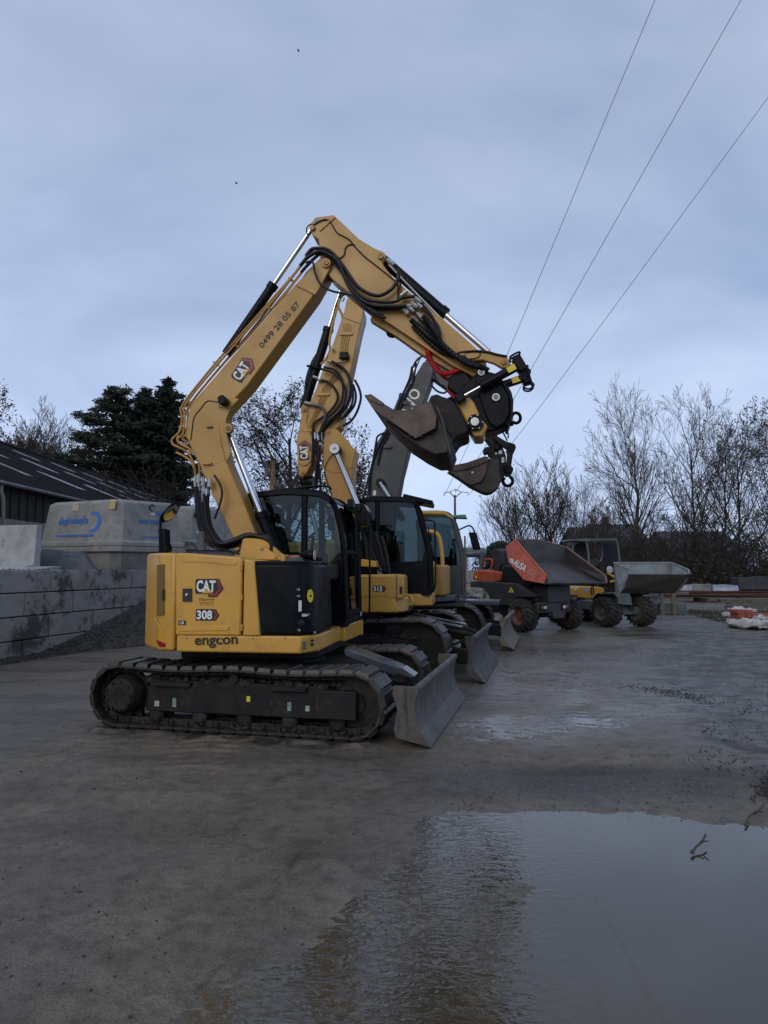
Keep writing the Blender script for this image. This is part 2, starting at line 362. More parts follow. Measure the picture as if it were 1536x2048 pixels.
bandv = np.exp(-((Y_ - 5.25 + .03 * X) / .42) ** 4) * ss(-.2, 1.2, X + .5 * fbm(X, Y_, 1.2, 3, 5))
def seg_d(P):
    d = np.full(X.shape, 1e9)
    for (ax, ay), (bx, by) in zip(P[:-1], P[1:]):
        ex, ey = bx - ax, by - ay; t = np.clip(((X - ax) * ex + (Y_ - ay) * ey) / (ex * ex + ey * ey), 0, 1); d = np.minimum(d, np.hypot(X - ax - ex * t, Y_ - ay - ey * t))
    return d
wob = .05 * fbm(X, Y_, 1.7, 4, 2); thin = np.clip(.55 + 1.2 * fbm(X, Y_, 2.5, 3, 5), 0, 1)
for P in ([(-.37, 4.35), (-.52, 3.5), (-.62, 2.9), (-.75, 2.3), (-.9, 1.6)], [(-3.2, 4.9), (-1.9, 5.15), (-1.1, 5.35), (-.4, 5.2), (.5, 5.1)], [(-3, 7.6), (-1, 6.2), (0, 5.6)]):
    mud_shade_v = np.maximum(mud_shade_v, .8 * thin * np.exp(-((seg_d(P) + wob * .6) / .022) ** 2)); mud_shade_v = np.maximum(mud_shade_v, .32 * thin * ss(.30, .0, seg_d(P) + wob * 2))
for ox, oy, ul, vi, vo_ in ((-1.21, 7.715, 1.25, .68, 1.20), (-.75, 11.3, 1.6, .73, 1.3), (.22, 15.1, 1.7, .7, 1.34)):  # pushed-up mud around the tracks, darkened as a painted contact shadow
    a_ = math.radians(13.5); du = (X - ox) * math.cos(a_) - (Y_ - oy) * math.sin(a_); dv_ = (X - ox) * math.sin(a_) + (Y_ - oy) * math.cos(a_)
    e = np.hypot(np.maximum(np.abs(du) - ul, 0), np.maximum(np.abs(np.abs(dv_) - (vi + vo_) / 2) - (vo_ - vi) / 2, 0)); mud_shade_v = np.maximum(mud_shade_v, .95 * ss(.32, -.02, e + .22 * fbm(X, Y_, 3.5, 4, 1)))
for nm_, vv_ in (('mud_shade', mud_shade_v), ('band', bandv)):
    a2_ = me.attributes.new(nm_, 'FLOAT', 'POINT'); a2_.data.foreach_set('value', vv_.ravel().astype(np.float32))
at_ = me.attributes.new('wet', 'FLOAT', 'POINT'); at_.data.foreach_set('value', wetv.ravel().astype(np.float32))
def ground_mat():
    m = bpy.data.materials.new('wet_concrete_yard'); m.use_nodes = True; t = m.node_tree; b = t.nodes['Principled BSDF']; L = t.links.new
    g = N(t, 'ShaderNodeNewGeometry')
    def noise(sc, det=5, ro=.6, stretch=None):
        n = N(t, 'ShaderNodeTexNoise'); n.inputs['Scale'].default_value = sc; n.inputs['Detail'].default_value = det; n.inputs['Roughness'].default_value = ro
        if stretch:
            mp = N(t, 'ShaderNodeMapping'); mp.inputs['Scale'].default_value = stretch; L(g.outputs['Position'], mp.inputs[0]); L(mp.outputs[0], n.inputs['Vector'])
        else: L(g.outputs['Position'], n.inputs['Vector'])
        return n.outputs['Fac']
    def mr(src, a, b_, c=0., d=1.):
        r = N(t, 'ShaderNodeMapRange'); r.inputs[1].default_value = a; r.inputs[2].default_value = b_; r.inputs[3].default_value = c; r.inputs[4].default_value = d; L(src, r.inputs[0]); return r.outputs[0]
    def mix(f, A, B):
        n = N(t, 'ShaderNodeMix', data_type='RGBA')
        for k, v in (('A', A), ('B', B)):
            if isinstance(v, tuple): n.inputs[k].default_value = (*v, 1)
            else: L(v, n.inputs[k])
        L(f, n.inputs['Factor']); return n.outputs['Result']
    big = noise(.33, 5, .6); mid = noise(1.7, 6, .65); grain = noise(95, 3, .7); agg = noise(260, 2, .6); streak = noise(1.0, 5, .6, (.35, 1.6, 1))
    col = mix(mr(mid, .38, .62), (.215, .178, .132), (.140, .118, .090))
    col = mix(mr(big, .42, .62), col, (.155, .138, .118))
    col = mix(mr(streak, .5, .72, 0, .55), col, (.080, .064, .046))
    col = mix(mr(grain, .50, .68, 0, .85), col, (.040, .035, .030))
    col = mix(mr(agg, .63, .72, 0, .55), col, (.26, .235, .20))
    def attr(nm):
        a = N(t, 'ShaderNodeAttribute'); a.attribute_name = nm; return a.outputs['Fac']
    def mul(a, b_):
        n = N(t, 'ShaderNodeMath', operation='MULTIPLY'); L(a, n.inputs[0]); L(b_, n.inputs[1]); return n.outputs[0]
    chips = noise(38, 3, .6)
    col = mix(mr(noise(8.5, 5, .7), .46, .64, 0, .65), col, (.066, .053, .039)); col = mix(mr(chips, .64, .74, 0, .5), col, (.20, .175, .14))
    col = mix(mul(attr('band'), mr(mid, .3, .5, .5, .9)), col, mix(mr(chips, .60, .68), (.040, .035, .030), (.17, .155, .135)))
    col = mix(mul(attr('mud_shade'), mr(noise(3.2, 6, .7), .42, .56)), col, (.022, .017, .012))
    L(col, b.inputs['Base Color'])
    wet = N(t, 'ShaderNodeMath', operation='ADD'); L(mr(big, .40, .66, -.1, .34), wet.inputs[0]); L(mr(streak, .35, .65, -.12, .18), wet.inputs[1])
    ro = N(t, 'ShaderNodeMath', operation='SUBTRACT'); ro.inputs[0].default_value = .50; L(wet.outputs[0], ro.inputs[1])
    ro2 = N(t, 'ShaderNodeMath', operation='ADD'); L(ro.outputs[0], ro2.inputs[0]); L(mr(grain, .3, .7, -.08, .12), ro2.inputs[1]); ro2.use_clamp = True
    wa = N(t, 'ShaderNodeAttribute'); wa.attribute_name = 'wet'
    brk_ = mr(noise(5.5, 6, .7, (.7, 1.4, 1)), .40, .49); wm = N(t, 'ShaderNodeMath', operation='MULTIPLY'); L(wa.outputs['Fac'], wm.inputs[0]); L(brk_, wm.inputs[1])
    wr = N(t, 'ShaderNodeMix', data_type='FLOAT'); L(wm.outputs[0], wr.inputs['Factor']); L(ro2.outputs[0], wr.inputs['A']); wr.inputs['B'].default_value = .16
    L(wr.outputs['Result'], b.inputs['Roughness']); L(mr(wm.outputs[0], 0, 1, .28, .7), b.inputs['Specular IOR Level'])
    hsum = N(t, 'ShaderNodeMath', operation='ADD'); L(grain, hsum.inputs[0])
    h2 = N(t, 'ShaderNodeMath', operation='MULTIPLY'); h2.inputs[1].default_value = .5; L(agg, h2.inputs[0]); L(h2.outputs[0], hsum.inputs[1])
    h3 = N(t, 'ShaderNodeMath', operation='MULTIPLY_ADD'); h3.inputs[1].default_value = 3.2; L(noise(15, 5, .65), h3.inputs[0]); L(hsum.outputs[0], h3.inputs[2])
    bp = N(t, 'ShaderNodeBump'); bp.inputs['Strength'].default_value = .75; bp.inputs['Distance'].default_value = .008; L(h3.outputs[0], bp.inputs['Height']); L(bp.outputs[0], b.inputs['Normal'])
    L(mr(wm.outputs[0], 0, 1, .75, .10), bp.inputs['Strength'])
    return m
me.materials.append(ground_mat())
ground = bpy.data.objects.new('ground', me); COL.objects.link(ground); ground['kind'] = 'structure'

def water_mat():
    m = bpy.data.materials.new('muddy_water'); m.use_nodes = True; t = m.node_tree; t.nodes.clear(); L = t.links.new
    o = N(t, 'ShaderNodeOutputMaterial'); g = N(t, 'ShaderNodeNewGeometry')
    tr = N(t, 'ShaderNodeBsdfTransparent'); tr.inputs[0].default_value = (.86, .76, .60, 1)
    df = N(t, 'ShaderNodeBsdfDiffuse'); df.inputs[0].default_value = (.095, .075, .048, 1)
    gl = N(t, 'ShaderNodeBsdfGlossy'); gl.inputs['Roughness'].default_value = .01; gl.inputs[0].default_value = (1, 1, 1, 1)
    fr = N(t, 'ShaderNodeFresnel'); fr.inputs[0].default_value = 1.62
    n = N(t, 'ShaderNodeTexNoise'); n.inputs['Scale'].default_value = 20; n.inputs['Detail'].default_value = 3
    mp = N(t, 'ShaderNodeMapping'); mp.inputs['Scale'].default_value = (.7, 1.15, 1); mp.inputs['Rotation'].default_value = (0, 0, .5); L(g.outputs['Position'], mp.inputs[0]); L(mp.outputs[0], n.inputs['Vector'])
    big = N(t, 'ShaderNodeTexNoise'); big.inputs['Scale'].default_value = 1.3; L(g.outputs['Position'], big.inputs['Vector'])
    r = N(t, 'ShaderNodeMapRange'); r.inputs[1].default_value = .5; r.inputs[2].default_value = .75; r.inputs[3].default_value = .012; r.inputs[4].default_value = .05; L(big.outputs['Fac'], r.inputs[0])
    sx = N(t, 'ShaderNodeSeparateXYZ'); L(g.outputs['Position'], sx.inputs[0])
    ma = N(t, 'ShaderNodeMath', operation='MULTIPLY_ADD'); ma.inputs[1].default_value = -.30; L(sx.outputs['Y'], ma.inputs[0]); L(sx.outputs['X'], ma.inputs[2])
    mb2 = N(t, 'ShaderNodeMath', operation='MULTIPLY_ADD'); mb2.inputs[1].default_value = .9; L(big.outputs['Fac'], mb2.inputs[0]); L(ma.outputs[0], mb2.inputs[2])
    r2 = N(t, 'ShaderNodeMapRange'); r2.inputs[1].default_value = .50; r2.inputs[2].default_value = -.25; r2.inputs[3].default_value = 0; r2.inputs[4].default_value = .26; L(mb2.outputs[0], r2.inputs[0])
    rs = N(t, 'ShaderNodeMath', operation='ADD'); L(r.outputs[0], rs.inputs[0]); L(r2.outputs[0], rs.inputs[1])
    bp = N(t, 'ShaderNodeBump'); bp.inputs['Distance'].default_value = .012; L(rs.outputs[0], bp.inputs['Strength']); L(n.outputs['Fac'], bp.inputs['Height']); n.inputs['Distortion'].default_value = 1.2
    L(bp.outputs[0], gl.inputs['Normal']); L(bp.outputs[0], fr.inputs['Normal'])
    a = N(t, 'ShaderNodeMixShader'); a.inputs[0].default_value = .62; L(tr.outputs[0], a.inputs[1]); L(df.outputs[0], a.inputs[2])
    b = N(t, 'ShaderNodeMixShader'); L(fr.outputs[0], b.inputs[0]); L(a.outputs[0], b.inputs[1]); L(gl.outputs[0], b.inputs[2]); L(b.outputs[0], o.inputs[0])
    return m
WAT = water_mat()
def water(name, x0, y0, x1, y1):
    o = MB().add([(x0, y0, WATER_Z), (x1, y0, WATER_Z), (x1, y1, WATER_Z), (x0, y1, WATER_Z)], [(0, 1, 2, 3)]).build(name, WAT, smooth=0, fix=False); o['kind'] = 'structure'; return o
water('puddle', -3.2, .5, 5.5, 5.0)
water('wet_hollow', .3, 6.05, 2.75, 7.75)

# retaining wall of big concrete blocks and the raised storage terrace behind it
CON = M('block_concrete', (.29, .28, .265), .8, c2=(.195, .187, .177), vs=2.0, bump=.4, bs=45, c3=(.07, .063, .055), v3=1.4, a3=(.50, .57))
CONL = M('pale_concrete', (.36, .37, .37), .75, c2=(.23, .235, .235), vs=2.5, bump=.3, bs=60, c3=(.17, .165, .155), v3=5)
CONG = M('tank_concrete', (.245, .245, .235), .78, c2=(.175, .175, .168), vs=2.5, bump=.35, bs=55, c3=(.09, .088, .082), v3=7, a3=(.55, .75))
SOIL = M('terrace_gravel', (.09, .078, .065), .9, c2=(.05, .044, .038), vs=3, bump=.8, bs=30)
wdir = Vector((.2175, .976, 0)).normalized(); wn = Vector((wdir.y, -wdir.x, 0))       # wn points into the yard
wp0 = Vector((-6.32, 11.7, 0))
BH, BL, BD = .402, 1.31, .42
def wall_blocks(s0, s1, top):
    mb = MB(); rr = random.Random(3)
    for c in range(4):
        z1 = top - c * BH; z0 = z1 - BH + .018
        s = s0 + (0 if c % 2 == 0 else -BL * .5)
        while s < s1:
            j = rr.uniform(-.008, .008); e = s + BL - .020
            mb.box(wp0 + wdir * ((s + e) / 2) + wn * (-BD / 2 + j) + Vector((0, 0, (z0 + z1) / 2)), wdir * ((e - s) / 2), wn * (BD / 2), Vector((0, 0, (z1 - z0) / 2)))
            s += BL
    return mb
wl = wall_blocks(-9.2, 15.2, 1.5).build('retaining_wall', CON, None, .012, loc=wp0)
tag(wl, 'grey retaining wall of four courses of large concrete blocks', 'wall')
SEAM = wp0 + wdir * -9.2
tp = [wp0 + wdir * -9.2 - wn * .43, wp0 + wdir * 15.2 - wn * .43, wp0 + wdir * 15.2 - wn * 3, (-14, 110, 0), (-90, 110, 0), (-90, 0, 0)]
te = MB().prism([(p[0], p[1], -.3) for p in tp], (0, 0, 1.74)).build('terrace', SOIL, smooth=0); te['kind'] = 'structure'
# dark gravel heaped against the wall
mb = MB(); gw = []; rr = random.Random(5); NS, NT = 90, 34
for i in range(NS + 1):
    s = -1.0 + 16 * i / NS; row = []
    hb = .05 + .95 * max(0, min(1.25, (s - .9) / 4.1)) ** 1.25
    for j in range(NT + 1):
        tt = j / NT; wd = .25 + hb * 1.75
        p = wp0 + wdir * s + wn * (.002 + wd * tt)
        z = hb * (1 - tt) ** 1.15
        if 0 < j < NT: z += .035 * (float(fbm(np.array(p.x), np.array(p.y), 2.4, 3, 1))) + rr.uniform(-.014, .014)
        if j == NT: z = -.03
        row.append(len(mb.v)); mb.v.append((p.x, p.y, z))
    gw.append(row)
for i in range(NS):
    for j in range(NT): mb.f.append((gw[i][j], gw[i + 1][j], gw[i + 1][j + 1], gw[i][j + 1]))
GRV = M('dark_gravel', (.052, .047, .043), .85, c2=(.026, .024, .022), vs=25, bump=1.0, bs=22, c3=(.11, .10, .09), v3=38, a3=(.62, .72))
rb = random.Random(9)
def pebble(mb, p, r):
    a = [Vector((rb.uniform(.6, 1) * math.cos(k * 1.2566 + rb.random()), rb.uniform(.6, 1) * math.sin(k * 1.2566 + rb.random()), rb.uniform(-.2, .2))) * r + p for k in range(5)]
    mb.add(a + [p + Vector((0, 0, r * .7)), p - Vector((0, 0, r * .6))], [(k, (k + 1) % 5, 5) for k in range(5)] + [((k + 1) % 5, k, 6) for k in range(5)])
gh = list(mb.v)
for _ in range(7500):
    p = Vector(gh[rb.randrange(len(gh))]) + Vector((rb.uniform(-.1, .1), rb.uniform(-.1, .1), 0)); pebble(mb, p + Vector((0, 0, .004)), rb.uniform(.008, .032))
o = mb.build('gravel', GRV, None, smooth=0, fix=False); tag(o, kind='stuff')
# loose stones and mud crumbs strewn over the yard
mb = MB()
for _ in range(900):
    y = 2.3 + 14 * rb.random() ** 1.6; x = rb.uniform(-.56, .56) * y
    pebble(mb, Vector((x, y, float(ground_h(np.array(x), np.array(y))) + .001)), rb.uniform(.003, .010) * (1 + y * .05))
for _ in range(500):
    y = rb.uniform(4.6, 5.9); x = rb.uniform(.4, 3.4); pebble(mb, Vector((x, y, float(ground_h(np.array(x), np.array(y))) + .001)), rb.uniform(.003, .009))
o = mb.build('stone_litter', M('loose_stones', (.12, .105, .09), .8, c2=(.03, .027, .024), vs=1.2, amt=(.4, .5)), None, smooth=0, fix=False); tag(o, kind='stuff')
MUDC = M('caked_mud', (.040, .031, .022), .85, c2=(.02, .016, .012), vs=10, bump=.6)
# ------------------------------------------------------------------ crawler tracks, blades, cabs
def shoe_mesh(p, w, pad):
    mb = MB(); x = Vector((1, 0, 0)); y = Vector((0, 1, 0)); z = Vector((0, 0, 1))
    mb.box((0, 0, -.03), x * p * .49, y * w * .5, z * .010)
    def cham(x0, x1, z0, z1, yw, c):
        b = [(x0, -yw, z0), (x1, -yw, z0), (x1, yw, z0), (x0, yw, z0)]; t = [(x0 + c, -yw + c, z1), (x1 - c, -yw + c, z1), (x1 - c, yw - c, z1), (x0 + c, yw - c, z1)]
        mb.add(b + t, [(3, 2, 1, 0), (4, 5, 6, 7), (0, 1, 5, 4), (1, 2, 6, 5), (2, 3, 7, 6), (3, 0, 4, 7)])
    if pad:
        cham(-p * .42, p * .42, -.02, .012, w * .49, .014)
    else:
        for k in (-.36, 0, .36): cham(p * (k - .07), p * (k + .07), -.02, .006, w * .5, .004)
    return mb
def make_track(root, F, ur, uf, Rd, v0, v1, n, pad=True, outer=-1, detail=True, sag=.02):
    a, b = ur + Rd, uf - Rd; r = Rd - .012; L = 2 * (b - a) + 2 * math.pi * r; p = L / n; w = abs(v1 - v0); vm = (v0 + v1) / 2
    def path(s):
        s %= L; ln = b - a
        if s < ln: return a + s, Rd - r, Vector((1, 0)), Vector((0, -1))
        s -= ln
        if s < math.pi * r:
            t = s / r; return b + r * math.sin(t), Rd - r * math.cos(t), Vector((math.cos(t), math.sin(t))), Vector((math.sin(t), -math.cos(t)))
        s -= math.pi * r
        if s < ln:
            k = s / ln; sg = sag * (math.sin(math.pi * 2 * k) ** 2); return b - s, Rd + r - sg, Vector((-1, -sag * 2 * math.pi / ln * 2 * math.sin(2 * math.pi * k) * math.cos(2 * math.pi * k))).normalized(), Vector((0, 1))
        t = (s - ln) / r; return a - r * math.sin(t), Rd + r * math.cos(t), Vector((-math.cos(t), -math.sin(t))), Vector((-math.sin(t), math.cos(t)))
    mb = MB()
    for i in range(n):
        u, z, t, nn = path(i * p + .3 * p)
        for dv in (-.075, .075):
            for off, ln in ((0, .40), (.5, .22)):
                u2, z2, t2, n2 = path((i + off) * p + .3 * p)
                T = F.u * t2.x + F.z * t2.y; Nn = F.u * n2.x + F.z * n2.y
                mb.box(F.w(u2 - n2.x * .062, vm + dv, z2 - n2.y * .062), T * p * ln, F.v * (.028 if off else .02), Nn * .028)
        T = F.u * t.x + F.z * t.y; Nn = F.u * nn.x + F.z * nn.y
        mb.cyl(F.w(u - nn.x * .06, vm - .12, z - nn.y * .06), F.w(u - nn.x * .06, vm + .12, z - nn.y * .06), .018, 6)
    tr = mb.build('track', TRKD, root)
    sm = shoe_mesh(p * 1.0, w, pad); base = None
    for i in range(n):
        u, z, t, nn = path(i * p + .3 * p)
        T = F.u * t.x + F.z * t.y; nn2 = Vector((-t.y, t.x)) * (1 if Vector((-t.y, t.x)).dot(nn) > 0 else -1); Nn = F.u * nn2.x + F.z * nn2.y
        Yv = Nn.cross(T); m = Matrix((T, Yv, Nn)).transposed().to_4x4(); m.translation = F.w(u, vm, z)
        if base is None:
            me = bpy.data.meshes.new('track_shoe'); me.from_pydata(sm.v, [], sm.f)
            bm = bmesh.new(); bm.from_mesh(me); bmesh.ops.recalc_face_normals(bm, faces=bm.faces); bm.to_mesh(me); bm.free()
            me.materials.append(TRK); base = o = bpy.data.objects.new('track_shoe', me)
        else: o = base.copy()
        COL.objects.link(o); o.parent = tr; o.matrix_basis = INV[root.name] @ m
    # sprocket, idler, rollers, frame
    sp = MB(); c = F.w(a, vm, Rd); rs = Rd - .095; prof = []
    for k in range(44):
        an = 2 * math.pi * k / 44; rad = rs + (.035 if k % 4 in (0, 1) else -.01); prof.append(c + F.u * math.cos(an) * rad + F.z * math.sin(an) * rad - F.v * .03)
    sp.prism(prof, F.v * .06); d = outer
    sp.lathe(c, F.v * d, [(0, rs * .86), (w * .25, rs * .84), (w * .30, rs * .78), (w * .42, rs * .72), (w * .46, rs * .62)], 28)
    so = sp.build('sprocket', TRKD, tr, .004)
    for k in range(9):
        an = 2 * math.pi * k / 9; q = c + F.v * d * w * .43 + (F.u * math.cos(an) + F.z * math.sin(an)) * rs * .6
        sp = MB().cyl(q, q + F.v * d * .03, .012, 6)
        if k == 0: bm_ = sp
        else: bm_.add(sp.v, sp.f)
    bm_.build('hub_bolts', TRKD, tr)
    idl = MB().lathe(F.w(b, vm, Rd) - F.v * .06, F.v, [(0, Rd - .12), (.01, Rd - .09), (.11, Rd - .09), (.12, Rd - .12)], 32); idl.lathe(F.w(b, vm, Rd) - F.v * .09, F.v, [(0, .09), (.18, .09)], 16)
    idl.build('idler', TRKD, tr)
    nr = 5
    for k in range(nr):
        u = a + .34 + (b - a - .5) * k / (nr - 1)
        MB().lathe(F.w(u, vm - .13, .135), F.v, [(0, .05), (.02, .075), (.08, .075), (.09, .055), (.17, .055), (.18, .075), (.24, .075), (.26, .05)], 18).build('roller', TRKD, tr)
    MB().lathe(F.w((a + b) / 2, vm - .15, 2 * Rd - .13), F.v, [(0, .045), (.3, .045)], 16).build('carrier_roller', TRKD, tr)
    hw = .30 * w; vo = vm + d * hw
    MB().prism([F.w(a + .24, vm - hw, .17), F.w(b - .12, vm - hw, .17), F.w(b - .12, vm - hw, Rd + .11), F.w(b - .4, vm - hw, Rd + .15), F.w(a + .28, vm - hw, Rd + .15)], F.v * hw * 2).build('track_frame', BLKM, tr, .01)
    md = MB(); rm = random.Random(int(abs(v0) * 100) + n)
    for _ in range(260):
        u = rm.uniform(a + .2, b - .05); q = F.w(u, vm + rm.uniform(-hw, hw) * .98, Rd + .14 + .03 * rm.random()); r3 = rm.uniform(.012, .04)
        md.lathe(q - F.z * r3 * .6, F.z, [(0, r3), (r3 * .8, r3 * rm.uniform(.5, .9)), (r3 * 1.2, r3 * .2)], 5)
    for _ in range(160):
        u = rm.uniform(a + .1, b); q = F.w(u, vm + rm.uniform(-.4, .4) * w, rm.uniform(.05, .075)); r3 = rm.uniform(.008, .026)
        md.lathe(q - F.z * r3 * .6, F.z, [(0, r3), (r3 * .8, r3 * rm.uniform(.5, .9)), (r3 * 1.2, r3 * .2)], 5)
    tag(md.build('caked_mud', MUDC, tr, smooth=0, fix=False), kind='stuff')
    return tr, a, b, vo
def blade(root, F, prof, v0, v1, mat, back):
    """prof: front curve (u, z) from bottom to top"""
    n = len(prof); th = .035
    mb = MB().prism([F.w(u, v0, z) for u, z in prof] + [F.w(u - th, v0, z) for u, z in reversed(prof)], F.v * (v1 - v0))
    o = mb.build('dozer_blade', mat, root, .006, smooth=50)
    for vv in (v0 - .012, v1 - .012):
        MB().prism([F.w(u + .006, vv, z) for u, z in prof] + [F.w(back + .012 * 0, vv, prof[-1][1] - .0), F.w(back - .015, vv, prof[-1][1] * .85), F.w(back + .03, vv, prof[-1][1] * .62), F.w(back - .005, vv, prof[-1][1] * .3), F.w(back + .02, vv, prof[0][1] + .06)], F.v * .024).build('end_plate', mat, o, .004)
    u, z = prof[0]; u2, z2 = prof[1]
    MB().prism([F.w(u + .004, v0 + .01, z - .012), F.w(u2 + .002, v0 + .01, z2), F.w(u2 + .014, v0 + .01, z2 - .01), F.w(u + .018, v0 + .01, z - .012)], F.v * (v1 - v0 - .02)).build('cutting_edge', mat, o, .004)
    MB().cyl(F.w(prof[-1][0] - .03, v0, prof[-1][1] - .03), F.w(prof[-1][0] - .03, v1, prof[-1][1] - .03), .035, 12).build('top_tube', mat, o)
    for z in (.3, .6): MB().box(F.w((back + min(p[0] for p in prof) - .04) / 2, 0, prof[-1][1] * z), F.u * max(.01, (min(p[0] for p in prof) - .04 - back) / 2), F.v * (v1 - v0) * .46, F.z * .018).build('rib', BLKM, o)
    return o
def cylinder(root, name, p0, p1, k, rb, rr, matb=None, rod=None, eye=True):
    """barrel from p0 to p0+k(p1-p0), chrome rod on to p1"""
    p0, p1 = Vector(p0), Vector(p1); d = p1 - p0; q = p0 + d * k; n = d.normalized()
    o = MB().lathe(p0, d, [(0, rb), (d.length * k - .07, rb), (d.length * k - .068, rb * 1.18), (d.length * k, rb * 1.18), (d.length * k + .005, rr * 1.2)], 20).build(name, matb or BLK, root)
    MB().cyl(q, p1, rr, 16).build('piston_rod', rod or CHR, o)
    return o
def cab(root, F, outl, z_sill, v0, v1, glassm, kit=True, seat=True, mid=None, pr=.035, bodym=None, low_side=None, front_sill=None):
    """outl: side outline (u, z) starting at the rear foot, over the roof, to the front foot"""
    bodym = bodym or BLK
    z0 = outl[0][1]; uf = outl[-1][0]; ur = outl[0][0]
    top = max(z for u, z in outl)
    c = MB().prism([F.w(ur, v0, z0 - .02), F.w(uf, v0, z0 - .02), F.w(uf, v0, z0 + .07), F.w(ur, v0, z0 + .07)], F.v * (v1 - v0))
    crv = [Vector(F.w(u, 0, z)) for u, z in outl]
    sm = [Vector((u, 0, z)) for u, z in outl]
    fine = [sm[0], sm[1]] + spline(sm[2:], 5)[0:] if len(sm) > 4 else sm
    for vv in (v0 + pr, v1 - pr):
        c.tube([F.w(p.x, vv, p.z) for p in fine], pr, 6)
        c.tube([F.w(ur, vv, z_sill), F.w(uf - .02, vv, z_sill)], pr * .7, 6)
        if mid: c.tube([F.w(mid, vv, z0), F.w(mid, vv, top - .04)], pr * 1.1, 6)
    o = c.build('cab', bodym, root, 0)
    # roof shell, follows the outline
    ridx = [p for p in fine if p.z > top - .12]
    rl = [F.w(p.x, v0 - .01, p.z + .012) for p in ridx]; rl2 = [F.w(p.x, v0 - .01, p.z - .05) for p in reversed(ridx)]
    MB().prism(rl + rl2, F.v * (v1 - v0 + .02)).build('roof', bodym, o, .01)
    # side panels under the sill
    ls = low_side or [(ur + .02, z0 + .04), (uf - .03, z0 + .04), (uf - .03, z_sill + .35), (uf - .12, z_sill + .05), (ur + .3, z_sill), (ur + .02, z_sill)]
    for vv in (v0 + .012, v1 - .045): MB().prism([F.w(u, vv, z) for u, z in ls], F.v * .033).build('side_panel', bodym, o, .005)
    MB().prism([F.w(ur - .005, v0 + .02, z0 + .05), F.w(ur + .05, v0 + .02, z0 + .05), F.w(ur + .05, v0 + .02, z_sill + .1), F.w(ur - .005, v0 + .02, z_sill + .1)], F.v * (v1 - v0 - .04)).build('rear_panel', bodym, o)
    # windows
    gp = [(p.x, p.z) for p in fine]
    cx = sum(p[0] for p in gp) / len(gp)
    pane = [(ur + .03, z_sill)] + [(u + (.015 if u < cx else -.015), z - .02) for u, z in gp[1:-1]] + [(uf - .03, z_sill)]
    for vv in (v0 + .026, v1 - .032): MB().prism([F.w(u, vv, z) for u, z in pane], F.v * .006).build('window', glassm, o, 0, 0)
    fr = [p for p in fine if p.x > cx and p.z < top - .05]; fs = front_sill or z0 + .12
    fr = [p for p in fr if p.z > fs] + [Vector((uf, 0, fs))]
    mbg = MB().prism([F.w(p.x - .004, v0 + .07, p.z) for p in fr] + [F.w(p.x - .010, v0 + .07, p.z) for p in reversed(fr)], F.v * (v1 - v0 - .14)); mbg.build('windscreen', glassm, o, 0, 0)
    MB().prism([F.w(ur + .02, v0 + .05, z_sill + .1), F.w(ur + .026, v0 + .05, z_sill + .1), F.w(ur + .026, v0 + .05, top - .08), F.w(ur + .02, v0 + .05, top - .08)], F.v * (v1 - v0 - .1)).build('rear_window', glassm, o, 0, 0)
    # cross members of the front
    cm = MB()
    for z in (fs, ):
        cm.tube([F.w(uf - .005, v0 + .02, z), F.w(uf - .005, v1 - .02, z)], .03, 6)
    pm = min(fr, key=lambda p: abs(p.z - (z_sill + .25))); cm.tube([F.w(pm.x, v0 + .02, pm.z), F.w(pm.x, v1 - .02, pm.z)], .022, 6)
    cm.build('windscreen_bar', bodym, o)
    MB().prism([F.w(uf - .01, v0 + .01, z0), F.w(uf + .012, v0 + .01, z0), F.w(uf + .012, v0 + .01, fs), F.w(uf - .01, v0 + .01, fs)], F.v * (v1 - v0 - .02)).build('front_panel', bodym, o, .006)
    if seat:
        vm = (v0 + v1) / 2; us = ur + .42; zs = z0 + .5
        s = MB().prism([F.w(us - .22, vm - .23, zs), F.w(us + .26, vm - .23, zs), F.w(us + .26, vm - .23, zs + .12), F.w(us - .12, vm - .23, zs + .13), F.w(us - .22, vm - .23, zs + .62), F.w(us - .30, vm - .23, zs + .60)], F.v * .46)
        s.prism([F.w(us - .25, vm - .13, zs + .64), F.w(us - .19, vm - .13, zs + .64), F.w(us - .22, vm - .13, zs + .84), F.w(us - .28, vm - .13, zs + .84)], F.v * .26)
        s.build('seat', CLO, o, .03)
        MB().box(F.w(us + .05, vm - .33, zs + .14), F.u * .22, F.v * .07, F.z * .16).build('armrest_console', PLA, o, .02)
        MB().box(F.w(us + .05, vm + .33, zs + .14), F.u * .22, F.v * .07, F.z * .16).build('armrest_console', PLA, o, .02)
        lv = MB()
        for q in (-.3, .3): lv.tube(spline([F.w(us + .2, vm + q, zs + .25), F.w(us + .24, vm + q, zs + .38), F.w(us + .25, vm + q, zs + .48)], 4), .02, 8)
        lv.build('joystick', PLA, o)
        MB().box(F.w(uf - .2, v0 + .16, zs + .62), F.u * .02, F.v * .10, F.z * .08).build('monitor', PLA, o, .01)
    return o
